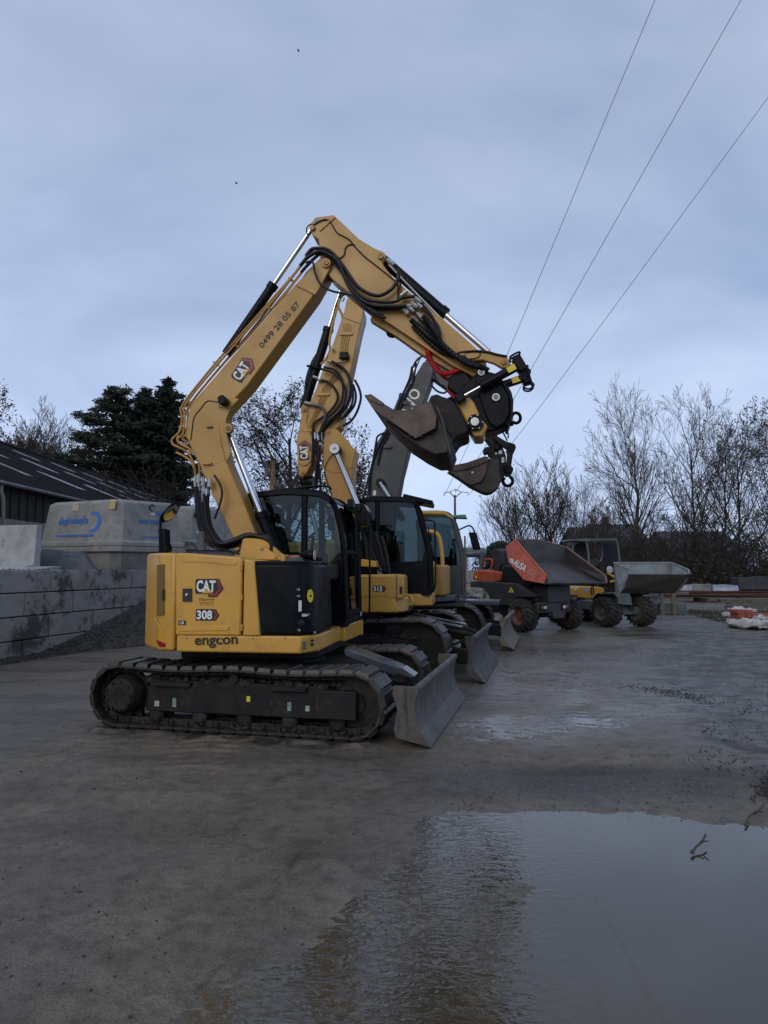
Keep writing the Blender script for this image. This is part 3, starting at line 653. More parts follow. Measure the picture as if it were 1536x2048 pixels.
def brand_logo(F, P, ex, ey, S, parent):
    """three white letters over a yellow peak on a black and red hexagon; P lower left corner, ex/ey unit axes, S letter height"""
    n = -F.v; ex = ex.normalized(); ey = ey.normalized()
    def poly(name, L, mat, lift):
        pts = [P + ex * x * S + ey * y * S + n * lift for x, y in L]; return MB().prism(pts, -n * .002).build(name, mat, parent, 0, 0)
    hexo = lambda x0, x1, y0, y1, k: [(x0, y0), (x1 - k, y0), (x1, (y0 + y1) / 2), (x1 - k, y1), (x0, y1)]
    base = poly('logo', [(-.14, -.14), (1.0, -.14), (.95, -.42), (1.75, -.42), (2.34, .30), (1.95, 1.14), (-.10, 1.14), (-.2, .9), (-.2, .1)], TXB, .004)
    def sub(name, L, mat, lift):
        pts = [P + ex * x * S + ey * y * S + n * lift for x, y in L]; return MB().prism(pts, -n * .0015).build(name, mat, parent, 0, 0)
    sub('logo_border', [(1.02, -.10), (1.08, -.34), (1.70, -.34), (2.22, .30), (1.90, 1.04), (1.70, 1.04), (1.98, .32), (1.58, -.12)], LRED, .007)
    sub('logo_peak', [(.42, -.10), (.98, .45), (1.42, -.10)], LYEL, .0095)
    text('lettering', 'CAT', P + ex * S * -.06, P + ex * S * 1.66, S * 1.02, WHT, parent, n, bold=.035, lift=.011, up=ey)
    sub('logo_peak', [(.60, -.10), (.93, .22), (1.26, -.10)], LYEL, .013)
    return base
def model_number(F, s, P, ex, ey, S, wid, parent):
    n = -F.v; ex = ex.normalized(); ey = ey.normalized()
    pts = [P + ex * x * S + ey * y * S + n * .004 for x, y in [(-.12, -.12), (wid + .35, -.12), (wid + .75, .45), (wid + .35, 1.08), (-.12, 1.08)]]
    b = MB().prism(pts, -n * .002).build('model_badge', TXB, parent, 0, 0)
    pts = [P + ex * x * S + ey * y * S + n * .007 for x, y in [(wid + .12, -.02), (wid + .32, -.02), (wid + .62, .45), (wid + .32, .98), (wid + .12, .98), (wid + .40, .45)]]
    MB().prism(pts, -n * .0015).build('badge_border', LRED, parent, 0, 0)
    text('lettering', s, P, P + ex * S * wid, S * .95, WHT, parent, n, bold=.03, lift=.009, up=ey)
    return b

# ------------------------------------------------------------------ near excavator
def near_excavator():
    T = Frame(-1.21, 7.715, 13.5); H = Frame(-1.21, 7.715, 8)
    r = thing('excavator', 'nearest yellow excavator, with a phone number lettered along its boom', 'excavator', T.O, -T.a, 'excavators parked side by side')
    Z = Vector((0, 0, 1))
    for v0, v1, outer in ((-1.16, -.70, -1), (.70, 1.16, 1)):
        tr, a, b, vo = make_track(r, T, -1.385, 1.535, .313, v0, v1, 42, True, outer)
        if outer < 0:
            MB().box(T.w(1.07, vo - .02, .31), T.u * .19, T.v * .035, Z * .125).build('idler_guard', BLKM, tr, .008)
            for u, ln in ((-.55, .2), (.62, .17)): MB().box(T.w(u, vo - .015, .43), T.u * ln, T.v * .03, Z * .022).build('step_bar', BLKM, tr, .006)
            for (px, py, w, h, m) in ((314, 1407, 9, 11, MINT), (349, 1405, 7, 17, MINT), (579, 1413, 7, 17, MINT), (615, 1417, 8, 11, MINT), (497, 1398, 7, 11, YELS)):
                decal_px('sticker', T, [(px - w / 2, py - h / 2), (px + w / 2, py - h / 2), (px + w / 2, py + h / 2), (px - w / 2, py + h / 2)], vo, m, tr, .004)
            for (px, py) in ((349, 1405), (579, 1413)):
                text_px('lettering', '8', T, (px - 2.5, py + 6), (px + 2.5, py + 6), 13, vo - .003, GRNS, tr)
    plan('carbody', T, [(-.75, -.72), (.85, -.72), (1.05, -.35), (1.05, .35), (.85, .72), (-.75, .72), (-.95, .3), (-.95, -.3)], .30, .56, BLKM, r, .03)
    MB().lathe(T.w(0, 0, .54), Z, [(0, .58), (.05, .58), (.06, .52), (.2, .52)], 40).build('slew_ring', BLKM, r)
    # dozer blade with its arms and the covered lift cylinder
    prof = [(1.915, .02), (1.835, .14), (1.80, .26), (1.803, .38), (1.838, .515)]
    bl = blade(r, T, prof, -1.2, 1.2, STE, 1.62)
    for s in (-1, 1):
        MB().prism([T.w(.75, s * .34 - .05, .26), T.w(1.70, s * .42 - .05, .10), T.w(1.76, s * .42 - .05, .24), T.w(.75, s * .34 - .05, .42)], T.v * .10).build('blade_arm', BLKM, r, .01)
    cv = T.tl([(686, 1300), (694, 1296), (800, 1335), (803, 1347), (786, 1353), (690, 1313)], -.36)
    co = MB().prism(cv, T.v * .26).build('cylinder_cover', BLUS, r, .014)
    tip = T.tl([(792, 1338), (803, 1335), (829, 1353), (826, 1357), (795, 1348)], -.36); MB().prism(tip, T.v * .22).build('cover_tip', BLUS, co, .006)
    decal = T.tl([(765, 1327), (778, 1331), (778, 1334), (765, 1330)], -.30)
    MB().prism([p + Z * .012 for p in decal], T.v * .1).build('label_strip', WHT, co, 0)
    for k in range(2):
        MB().tube(spline([T.w(.9, -.12 + k * .22, .42), T.w(1.25, -.1 + k * .22, .30), T.w(1.5, -.12 + k * .2, .36), T.w(1.66, -.1 + k * .2, .40)], 6), .012, 6).build('blade_hose', RUB, r)
    # upper structure: skirt, rear, engine doors, tank cover, deck
    sk = [(-.70, -1.07), (.615, -1.07), (.80, -.80), (.82, -.2), (.80, .18), (-.70, .3)]
    plan('turntable_frame', H, [(-.75, -.62), (.5, -.62), (.62, -.5), (.66, .9), (-.75, .9)], .62, .80, BLKM, r, .02)
    skirt = plan('skirt', H, [(-.595, -1.075), (.60, -1.075), (.725, -.85), (.725, .17), (.3, .17), (-.595, .2)], .735, .895, YEL, r, .018)
    text_px('lettering', 'engcon', H, (390, 1297), (476, 1294.5), 20, -1.078, TXB, skirt, bold=.022)
    for z in (.81, .845): MB().cyl(H.w(.675, -.945, z), H.w(.69, -.955, z), .012, 10).build('hole', TXB, skirt)
    fr0 = H.w(.615, -1.055, .81); MB().prism([fr0 + Vector((0, 0, .035)), fr0 - Vector((0, 0, .035)), fr0 - Vector((0, 0, .035)) + (H.u * .125 + H.v * .225).normalized() * .04, fr0 + Vector((0, 0, .035)) + (H.u * .125 + H.v * .225).normalized() * .04], (H.u * .225 - H.v * .125).normalized() * .008).build('sticker', GRY, skirt)
    cab_base = plan('cab_base', H, [(.26, .20), (.765, .20), (.815, 1.10), (.15, 1.10)], .725, .90, YEL, r, .012)
    # counterweight: rounded tail
    cw = [(-.615, -1.075)]
    for k in range(0, 13):
        an = math.radians(229 + (131 - 229) * k / 12); cw.append((1.29 * math.cos(an) * 1.0, 1.29 * math.sin(an)))
    cw += [(-.615, 1.05)]
    cw[1] = (-.80, -1.02); cw[2] = (-.87, -.94)
    cwo = plan('counterweight', H, cw, .735, 1.665, YEL, r, .035, 3)
    def on_cw(pts, mat, name, lift=.012):
        P = []
        for px, py in pts:      # onto the flat flank corner between the first two plan points
            a = Vector((-.80, -1.02)); b = Vector((-.615, -1.075)); d = (b - a).normalized(); nn = Vector((d.y, -d.x))
            n3 = H.u * nn.x + H.v * nn.y; o = H.w(a.x, a.y, 0); dd = ray(px, py); t = n3.dot(o - CAMP) / n3.dot(dd); P.append(CAMP + dd * t - (dd.normalized()) * lift)
        dn = Vector((P[0] - CAMP)).normalized()
        return MB().prism(P, dn * .006).build(name, mat, cwo, 0)
    on_cw([(311, 1279), (331, 1287), (329, 1294), (318, 1293)], REDP, 'reflector')
    on_cw([(308, 1233), (330, 1265), (330, 1268), (308, 1237)], M('pale_reflection_strip', (.62, .44, .2), .3), 'painted_reflection')  # pale strip coloured as a light reflection along the counterweight corner
    GRL = M('grille_mesh', (.20, .115, .022), .6, c2=(.10, .06, .015), vs=160, amt=(.45, .55))
    on_cw([(314, 1130), (329, 1128), (329, 1230), (313, 1232)], GRL, 'grille', .008)
    on_cw([(324, 1178), (329, 1178), (329, 1201), (324, 1201)], TXB, 'latch', .018)
    # engine door, filler strip, black tank cover
    zt = 1.64
    ed = prism_px('engine_cover', H, [(350, 1110), (356, 1105), (478, 1114), (485, 1120), (481, 1272), (350, 1271)], -1.085, -.55, YEL, r, .02, seg=3)
    prism_px('door_crease', H, [(360, 1263), (362, 1256), (460, 1252), (455, 1261)], -1.092, -1.084, YEL, ed, .003)
    prism_px('door_crease', H, [(362, 1116), (476, 1123), (470, 1131), (405, 1124), (362, 1124)], -1.091, -1.084, YEL, ed, .003)
    la = decal_px('latch', H, [(366, 1177), (384, 1177), (384, 1203), (366, 1203)], -1.087, TXB, ed, .012)
    MB().cyl(H.t(374, 1189, -1.10), H.t(374, 1189, -1.10) - H.v * .012, .013, 12).build('lock', SIL, ed)
    P = H.t(395, 1184, -1.087); brand_logo(H, P, H.u, Z, .108, ed)
    P = H.t(394, 1238.5, -1.087); model_number(H, '308', P, H.u, Z, .088, 1.72, ed)
    text_px('lettering', 'BTPpartners.be', H, (399, 1203), (429, 1202), 6, -1.087, TXB, ed)
    text_px('lettering', '0499 28 05 87', H, (400, 1207), (428, 1206.5), 2.6, -1.087, TXB, ed)
    text_px('lettering', 'www.btp-tax.21', H, (399, 1211), (428, 1210.5), 2.2, -1.087, TXB, ed)
    cr_ = decal_px('badge', H, [(357, 1241), (372, 1241), (372, 1250), (357, 1250)], -1.087, TXB, ed, .003)
    text_px('lettering', 'CR', H, (359.5, 1248.5), (369, 1248.5), 5.5, -1.0905, WHT, ed, bold=.02)
    for yy in (1135, 1195, 1255): MB().box(H.t(483, yy, -1.09), H.u * .012, H.v * .012, Z * .03).build('hinge', YELD, ed, .003)
    for px in (372, 440, 505, 570): cyl_px('bolt', H, (px, 1276), -1.083, -1.07, .010, SIL, skirt, 8)
    prism_px('filler_panel', H, [(488, 1118), (508, 1122), (521, 1272), (485, 1272)], -1.085, -.5, YEL, r, .014)
    a0 = H.t(512, 1200, -1.075); u0 = (a0 - H.O).dot(H.u)
    tk = [(u0 - .06, -1.07), (u0 + .28, -1.065), (u0 + .40, -1.035), (u0 + .48, -.95), (u0 + .52, -.82), (u0 + .52, -.25), (u0 - .06, -.25)]
    tkb = [H.w(u + .03, v, .90) for u, v in tk]; tkt = [H.w(u, v, 1.555) for u, v in tk]
    tkb[0] = H.w(u0 - .005, -1.07, .90)
    mb = MB(); n = len(tk); mb.add(tkb + tkt, [tuple(range(n)), tuple(range(2 * n - 1, n - 1, -1))] + [(i, (i + 1) % n, n + (i + 1) % n, n + i) for i in range(n)])
    tkc = mb.build('tank_cover', BLK, r, .025, 60, seg=3)
    plan('cover_lid', H, [(u0 - .03, -1.05), (u0 + .27, -1.045), (u0 + .38, -1.015), (u0 + .46, -.93), (u0 + .50, -.80), (u0 + .50, -.3), (u0 - .03, -.3)], 1.55, 1.585, BLK, tkc, .012)
    dd = (Vector((.08, .085))).normalized(); e = H.u * dd.x + H.v * dd.y; nn = (H.u * dd.y - H.v * dd.x)
    q0 = H.w(u0 + .44, -.9925, 1.2)
    def on_t(name, x, z, w, h, mat): return MB().box(q0 + e * x + Z * (z - 1.2) + nn * .012, e * w / 2, Z * h / 2, nn * .012).build(name, mat, tkc, 0)
    on_t('sticker', -.055, 1.17, .018, .10, WHT); on_t('sticker', -.01, 1.08, .05, .016, WHT)
    MB().prism([q0 + e * (.05 + .032 * math.cos(k * .524)) + Z * (.06 + .062 * math.sin(k * .524)) + nn * .024 for k in range(12)], -nn * .01).build('warning_sticker', YELS, tkc)
    MB().cyl(q0 + e * .05 + Z * .06 + nn * .024, q0 + e * .05 + Z * .06 + nn * .027, .011, 10).build('warning_mark', TXB, tkc)
    text('lettering', 'BIM 14', q0 + e * -.04 - Z * .125, q0 + e * .035 - Z * .125, .026, WHT, tkc, nn, lift=.026)
    for (x, z) in ((-.08, 1.32), (-.08, 1.26), (-.07, .95), (.10, .92)): MB().cyl(q0 + e * x + Z * (z - 1.2), q0 + e * x + Z * (z - 1.2) + nn * .03, .012, 10).build('bolt', SIL, tkc)
    MB().lathe(q0 + e * -.05 - Z * .19, nn, [(0, .034), (.03, .034), (.032, .024), (.034, .02)], 18).build('drain_cap', PLA, tkc)
    for k in range(4): MB().box(q0 + e * .085 + Z * (-.17 - k * .017) + nn * .02, e * .03, Z * .005, nn * .01).build('vent_slot', PLA, tkc)
    plan('deck', H, [(-.62, -1.05), (.05, -1.05), (.1, -.4), (.7, -.4), (.7, .2), (-.62, .2)], 1.40, 1.56, BLKM, r, .02)
    # boom foot bracket, filler neck, lamp on the deck
    brk = prism_px('boom_foot', H, [(507, 1113), (521, 1090), (556, 1112), (562, 1116), (562, 1120), (507, 1120)], -.42, -.36, YEL, r, .008)
    prism_px('boom_foot', H, [(485, 1075), (528, 1078), (566, 1112), (566, 1160), (470, 1160)], -.30, -.20, YEL, r, .01)
    prism_px('bracket_plate', H, [(561, 1108), (570, 1110), (570, 1133), (561, 1132)], -.62, -.40, YEL, r, .006)
    prism_px('step_plate', H, [(498, 1119), (560, 1124), (560, 1129), (498, 1126)], -.85, -.4, YEL, r, .006)
    for p in ((523, 1097), (551, 1114)): cyl_px('bolt', H, p, -.435, -.42, .018, YELD, brk, 10)
    MB().lathe(H.t(591, 1132, -.75), Z, [(0, .085), (.055, .085), (.06, .07), (.075, .07), (.09, .04)], 22).build('filler_neck', GRY, r)
    MB().box(H.t(591, 1113, -.75), H.u * .04, H.v * .03, Z * .012).build('filler_cap', M('orange_cap', (.40, .16, .05), .5), r, .006)
    wl_ = MB().lathe(H.t(617, 1110, -.62), H.u, [(-.06, .02), (0, .055), (.05, .06), (.06, .055)], 18).build('work_light', BLK, r)
    MB().cyl(H.t(617, 1110, -.62) + H.u * .06, H.t(617, 1110, -.62) + H.u * .066, .05, 18).build('lamp_lens', LENS, wl_)
    hose('handrail', H, [(605, 1135), (606, 1125), (614, 1121), (623, 1124), (630, 1138)], -.7, .012, BLK, r)
    # cab
    co_ = [(-.30, .90), (-.325, 2.36), (.10, 2.385), (.45, 2.355), (.60, 2.27), (.675, 2.10), (.745, 1.70), (.775, .90)]
    cb = cab(r, H, co_, 1.50, .18, 1.10, GLS, mid=.30, low_side=[(-.28, .93), (.76, .93), (.745, 1.72), (.66, 1.66), (.56, 1.45), (.50, 1.20), (-.28, 1.2)])
    # rubber-framed rounded front opening, visor, grab rail, wiper, lamp
    prism_px('visor', H, [(690, 1008), (727, 1007), (735, 1022), (731, 1050), (716, 1052), (712, 1030), (692, 1020)], .85, 1.15, BLK, cb, .01)
    MB().tube(spline([H.w(.83, 1.12, 2.05), H.w(.87, 1.13, 2.06), H.w(.885, 1.13, 1.95), H.w(.885, 1.13, 1.1), H.w(.87, 1.13, .98), H.w(.82, 1.12, .96)], 5), .013, 7).build('grab_rail', BLK, cb)
    hose('grab_rail', H, [(586, 984), (590, 977), (640, 972), (658, 974), (662, 980)], .3, .014, BLK, cb)
    MB().tube([H.w(.80, .62, 2.0), H.w(.815, .55, 1.5), H.w(.82, .5, 1.3)], .008, 5).build('wiper', BLK, cb)
    MB().box(H.w(.80, .9, 2.24), H.u * .03, H.v * .08, Z * .05).build('work_light', BLK, cb, .01)
    MB().box(H.w(.80, .35, 2.24), H.u * .03, H.v * .08, Z * .05).build('work_light', BLK, cb, .01)
    MB().lathe(H.w(-.1, .6, 2.39), Z, [(0, .05), (.02, .06), (.10, .055), (.13, .03)], 16).build('beacon', M('dark_beacon', (.03, .03, .03), .3), cb)
    text('lettering', '308', H.w(.797, .93, .955), H.w(.802, 1.04, .955), .045, WHT, cb, H.u, bold=.01, lift=.006)
    # mirror on the left rear
    mr_ = hose('mirror', H, [(322, 1106), (321, 1060), (322, 1036), (329, 1026)], -.85, .014, BLK, r)
    MB().prism(H.tl([(316, 1057), (330, 1057), (331, 1085), (336, 1100), (330, 1106), (317, 1106)], -.85), H.v * .12).build('mirror_bracket', BLK, mr_, .01)
    a = H.t(351, 1004, -.88); b = H.t(328, 1046, -.80); m_ = (a + b) / 2; ax = (b - a); nn2 = (H.u * .75 - H.v * .3 + Z * .35).normalized(); side = ax.normalized().cross(nn2).normalized()
    ring = [m_ + ax * .5 * math.cos(t) + side * .10 * math.sin(t) for t in [k * math.pi / 8 for k in range(16)]]
    MB().prism(ring, nn2 * .03).build('mirror_shell', BLK, mr_, .006)
    MB().prism([m_ + (p - m_) * .9 + nn2 * .031 for p in ring], nn2 * .003).build('mirror_glass', CHR, mr_)
    hose('cable', H, [(370, 1092), (374, 1085), (384, 1087), (392, 1096), (398, 1106)], -.7, .006, RUB, r)
    # boom
    BV = .145
    bm = [(636, 520), (612, 543), (603, 556), (590, 569), (443, 737), (398, 794), (380, 815), (374, 840), (373, 872), (378, 888), (398, 927), (425, 990), (464, 1072), (478, 1098), (520, 1096), (509, 1062), (480, 987), (453, 924), (443, 885), (440, 852), (448, 823), (472, 795), (495, 771), (629, 588), (652, 548), (662, 527), (658, 517), (647, 512)]
    bo = prism_px('boom', H, bm, -BV, BV, YELD, r, .012)
    # weld seam plates and pin bosses
    prism_px('boss_plate', H, [(455, 790), (478, 798), (462, 815), (452, 838), (451, 858), (456, 882), (462, 905), (453, 924), (443, 885), (438, 850), (443, 820)], -BV - .008, -BV + .01, YELD, bo, .004)
    prism_px('end_plate', H, [(634, 522), (604, 557), (592, 571), (630, 590), (640, 574), (661, 535), (663, 524), (654, 514), (645, 512)], -BV - .018, -BV + .01, YELD, bo, .006)
    cyl_px('pin_boss', H, (652, 525), -BV - .045, BV + .045, .052, YELD, bo)
    cyl_px('pivot_pin', H, (652, 525), -BV - .06, BV + .06, .026, BRZ, bo)
    cyl_px('pin_boss', H, (455, 856), -BV - .02, -BV + .05, .052, YELD, bo)
    cyl_px('pivot_pin', H, (455, 856), -BV - .032, -BV + .05, .026, BRZ, bo)
    for L in ([(470, 739), (486, 759)], ): hose('weld_seam', H, L, -BV, .003, YELD, bo)
    hose('weld_seam', H, [(425, 932), (438, 924), (450, 919)], -BV, .003, YELD, bo)
    prism_px('hook', H, [(411, 852), (423, 851), (424, 854), (412, 855)], -BV - .03, -BV, BRZ, bo, .003)
    wl2 = prism_px('work_light', H, [(434, 794), (444, 788), (452, 797), (450, 806), (440, 810), (435, 803)], -BV - .14, -BV - .02, BLK, bo, .012)
    hose('cable', H, [(436, 804), (415, 802), (402, 816), (388, 835), (384, 860), (381, 880)], -BV - .006, .005, RUB, bo)
    hose('cable', H, [(440, 808), (438, 813), (443, 816), (448, 810)], -BV - .03, .004, RUB, bo)
    text_px('lettering', '0499 28 05 87', H, (525, 697), (601, 609), 11.5, -BV - .002, TXB, bo, bold=.012, lift=.003)
    P = H.t(482, 762, -BV - .002); Q = H.t(508, 722, -BV - .002); ex = (Q - P).normalized(); ey = (-H.v).cross(ex)
    brand_logo(H, P, ex, ey, .115, bo)
    # stick
    SV = .125
    st = [(619, 449), (631, 434), (659, 431), (666, 429), (692, 453), (717, 477), (748, 496), (768, 504), (772, 512), (764, 525), (772, 537), (785, 553), (807, 574), (900, 650), (930, 676), (953, 697), (972, 722), (975, 745), (968, 756), (956, 758), (945, 753), (906, 731), (870, 708), (846, 692), (823, 676), (797, 659), (752, 630), (702, 590), (672, 565), (659, 553), (641, 522), (637, 479), (624, 469)]
    so = prism_px('stick', H, st, -SV, SV, YELD, r, .010)
    prism_px('stick_rail', H, [(745, 627), (800, 657), (846, 690), (906, 733), (945, 757), (935, 763), (900, 741), (840, 706), (795, 674), (740, 640)], -.06, .06, YELD, so, .006)
    prism_px('edge_flange', H, [(752, 622), (830, 674), (906, 725), (948, 748), (947, 752), (905, 731), (829, 680), (751, 628)], -SV - .012, -SV + .004, YELD, so, .003)
    prism_px('stiffener', H, [(637, 457), (668, 430), (671, 434), (640, 462)], -SV - .015, -SV, YELD, so, .003)
    for p, rr_ in (((624, 454), .032), ((761, 512), .03), ((779, 665), .0)):
        if rr_: cyl_px('pivot_pin', H, p, -SV - .03, SV + .03, rr_, BRZ, so)
    cyl_px('lifting_hole', H, (634, 443), -SV - .003, SV + .003, .026, M('sky_hole', (.30, .33, .4), .6), so)
    for (px, py, R_, rt) in ((785, 663, .055, .018), (826, 690, .035, .016)):
        c = H.t(px, py, 0); MB().tube([c + (H.u * math.cos(t) + Z * math.sin(t)) * R_ for t in [k * math.pi / 10 for k in range(21)]], rt, 8).build('lifting_eye', YELD if R_ < .04 else BLK, so)
    # stick cylinder behind the boom top, boom cylinder in front, bucket cylinder
    cylinder(r, 'stick_cylinder', H.t(452, 708, 0), H.t(622, 460, 0), .565, .052, .028)
    cylinder(r, 'boom_cylinder', H.t(566, 1140, -.02), H.t(456, 858, -.02), .40, .062, .036)
    MB().lathe(H.t(559, 1118, -.02) - (H.t(566, 1140, -.02) - H.t(456, 858, -.02)).normalized() * .06, H.t(566, 1140, -.02) - H.t(456, 858, -.02), [(0, .08), (.02, .08)], 20).build('cylinder_clamp', BLK, r)
    bc = cylinder(r, 'bucket_cylinder', H.t(766, 520, 0), H.t(977, 704, 0), .60, .062, .034)
    hose('cylinder_pipe', H, [(778, 530), (820, 574), (890, 645), (930, 680), (944, 693)], -.08, .012, SIL, r, 7, 3)
    # bucket link
    lk = [(925, 712), (932, 702), (953, 700), (979, 701), (1013, 713), (1021, 722), (1021, 730), (1014, 736), (1003, 736), (988, 727), (965, 720), (940, 722)]
    for v0 in (-.19, .13):
        lo = prism_px('link_arm', H, lk, v0, v0 + .06, YELD, r, .012)
        cyl_px('pivot_pin', H, (1008, 724), v0 - .015, v0 + .075, .03, BRZ, lo)
        cyl_px('pivot_pin', H, (929, 713), v0 - .01, v0 + .07, .018, TXB, lo)
    # tiltrotator
    tb = [(948, 752), (961, 738), (976, 742), (990, 746), (1003, 759), (1013, 768), (1021, 782), (1025, 798), (1024, 830), (1016, 850), (992, 861), (961, 866), (950, 846), (938, 818), (925, 800), (914, 793), (925, 772)]
    ti = prism_px('tiltrotator', H, tb, -.17, .17, BLK, r, .02, seg=3)
    prism_px('cheek_plate', H, [(950, 757), (961, 744), (980, 748), (1003, 765), (1018, 790), (1020, 826), (1010, 846), (992, 856), (978, 846), (968, 820), (958, 790)], -.215, -.165, BLK, ti, .012)
    prism_px('cheek_plate', H, [(950, 757), (961, 744), (980, 748), (1003, 765), (1018, 790), (1020, 826), (1010, 846), (992, 856), (978, 846), (968, 820), (958, 790)], .165, .215, BLK, ti, .012)
    rim = [(1003, 758), (1014, 768), (1023, 784), (1027, 800), (1026, 832), (1018, 852), (1012, 852), (1020, 830), (1020, 800), (1015, 784), (1005, 770)]
    prism_px('rim_band', H, rim, -.225, .225, BLK, ti, .008)
    for p, rr_ in (((992, 794), .042), ((962.5, 744), .038)):
        cyl_px('pin_cap', H, p, -.235, -.215, rr_, SIL, ti); cyl_px('pin_face', H, p, -.238, -.234, rr_ * .66, M('pin_face_grey', (.22, .22, .21), .4, vs=40), ti)
    def tilt(v, e0, e1, bk):
        p0, p1 = H.t(*e0, v), H.t(*e1, v); d = p1 - p0; q = p0 + d * bk
        MB().lathe(p0, d, [(0, .046), (d.length * bk, .046), (d.length * bk + .01, .03)], 18).build('tilt_cylinder', BLK, ti)
        MB().cyl(q, p1, .017, 12).build('tilt_rod', CHR, ti)
        MB().box(p1, d.normalized() * .05, H.v * .05, d.normalized().cross(H.v) * .05).build('rod_eye', BLK, ti, .015)
        e = d.normalized(); f = e.cross(H.v)
        MB().box(p0 - e * .03, e * .05, H.v * .06, f * .085).build('hose_guard', BLK, ti, .02)
        mbx = MB()
        for s in (-1, 1):
            c = p0 - e * .03 + H.v * .05 * s
            mbx.tube(spline([c - e * .04 + f * .08, c - e * .05 + f * .12, c - e * .0 + f * .145, c + e * .05 + f * .12, c + e * .05 + f * .08], 4), .011, 6); mbx.tube(spline([c - e * .04 - f * .08, c - e * .05 - f * .11, c + e * .05 - f * .11, c + e * .05 - f * .08], 4), .011, 6)
        mbx.build('guard_loop', BLK, ti)
        MB().box(p0 + d * .10 - H.v * .047, e * .045, H.v * .003, f * .03).build('warning_sticker', YELS, ti)
    tilt(-.30, (1034, 733), (920, 796), .63)
    tilt(.30, (1046, 757), (905, 803), .55)
    prism_px('hose_block', H, [(898, 752), (930, 742), (946, 760), (940, 790), (912, 790), (894, 775)], -.15, .15, BLK, ti, .02)
    # rotor, motor, hooks
    ro = prism_px('rotor', H, [(911, 802), (940, 794), (948, 804), (961, 834), (976, 853), (965, 873), (948, 873), (936, 853), (924, 828)], -.24, .22, YEL, r, .02, seg=3)
    mo = cyl_px('worm_motor', H, (951, 844), -.30, -.2, .083, BLK, ro); cyl_px('motor_cap', H, (949.5, 843), -.325, -.298, .045, SIL, ro)
    for k in range(6): cyl_px('bolt', H, (951 + 14 * math.cos(k), 844 + 14 * math.sin(k)), -.31, -.3, .009, SIL, ro, 8)
    def hook(px, py, R_, rt, v, par, a0=0, a1=300, mat=None):
        c = H.t(px, py, v); pts = [c + (H.u * math.cos(math.radians(a)) + Z * math.sin(math.radians(a)) * 1.2) * R_ for a in range(a0, a1 + 1, 20)]
        MB().tube(pts, rt, 8).build('lifting_hook', mat or BLK, par)
    hook(1032, 836, .046, .017, 0, ti, -140, 210); MB().tube([H.t(1016, 848, 0), H.t(1026, 846, 0)], .03, 8).build('hook_shank', BLK, ti)
    # coupler and dark back of the bucket
    prism_px('bucket_coupler', H, [(858, 803), (866, 792), (880, 791), (896, 796), (912, 804), (926, 830), (938, 858), (934, 868), (916, 874), (905, 892), (884, 880), (872, 858)], -.34, .28, BLKM, r, .025)
    prism_px('coupler_hook', H, [(856, 803), (862, 791), (874, 788), (884, 793), (886, 806), (870, 812)], -.30, -.2, BLKM, r, .01)
    cyl_px('coupler_pin', H, (888, 866), -.40, .36, .05, BLK, r)
    # ditching bucket: shell open to the upper left
    W0, W1 = -.62, .66
    side = [(729, 792), (741, 790), (766, 806), (789, 820), (818, 820), (840, 811), (860, 801), (873, 830), (871, 856), (850, 868), (831, 877), (769, 837), (745, 816)]
    S_ = H.tl(side, W0); off = H.v * (W1 - W0)
    mbk = MB()
    mbk.prism(S_, H.v * .03); mbk.prism([p + off - H.v * .03 for p in S_], H.v * .03)
    idx = [0, 12, 11, 10, 9, 8, 7, 6]
    ctr = sum(S_, Vector()) / len(S_)
    outer_ = [S_[i] for i in idx]; inner_ = [p + (ctr - p).normalized() * .03 for p in outer_]
    b0 = [p + H.v * .03 for p in outer_]; bi = [p + H.v * .03 for p in inner_]; ofs = H.v * (W1 - W0 - .06)
    mbk.prism(b0 + bi[::-1], ofs)
    bk = mbk.build('bucket', BUC, r, .006)
    # rounded heel of the bucket with its darker skin and wear strips
    heel = H.tl([(769, 837), (831, 877), (871, 856), (873, 830), (905, 880), (895, 905), (868, 908), (838, 893), (800, 868)], W0)
    MB().prism([p + H.v * .06 for p in heel], H.v * (W1 - W0 - .12)).build('bucket_heel', BUCD, bk, .02, seg=3)
    prism_px('wear_plate', H, [(768, 833), (800, 846), (860, 826), (873, 832), (871, 856), (831, 877)], W0 - .02, W0, BUC, bk, .004)
    prism_px('cutting_edge', H, [(728, 790), (742, 788), (768, 806), (764, 812), (738, 800)], W0 - .012, W1 + .012, BUC, bk, .004)
    for p in ((820, 870), (842, 872), (770, 841)): cyl_px('wear_rivet', H, p, W0 - .008, W0, .012, BUC, bk, 10)
    MB().tube([H.t(873, 812, W0), H.t(884, 840, W0), H.t(900, 905, W0)], .012, 6).build('weld_edge', BUC, bk)
    return r, T, H, bo, so
BRZ = M('greased_pin', (.26, .15, .05), .4, c2=(.12, .075, .035), vs=30, metal=.4)

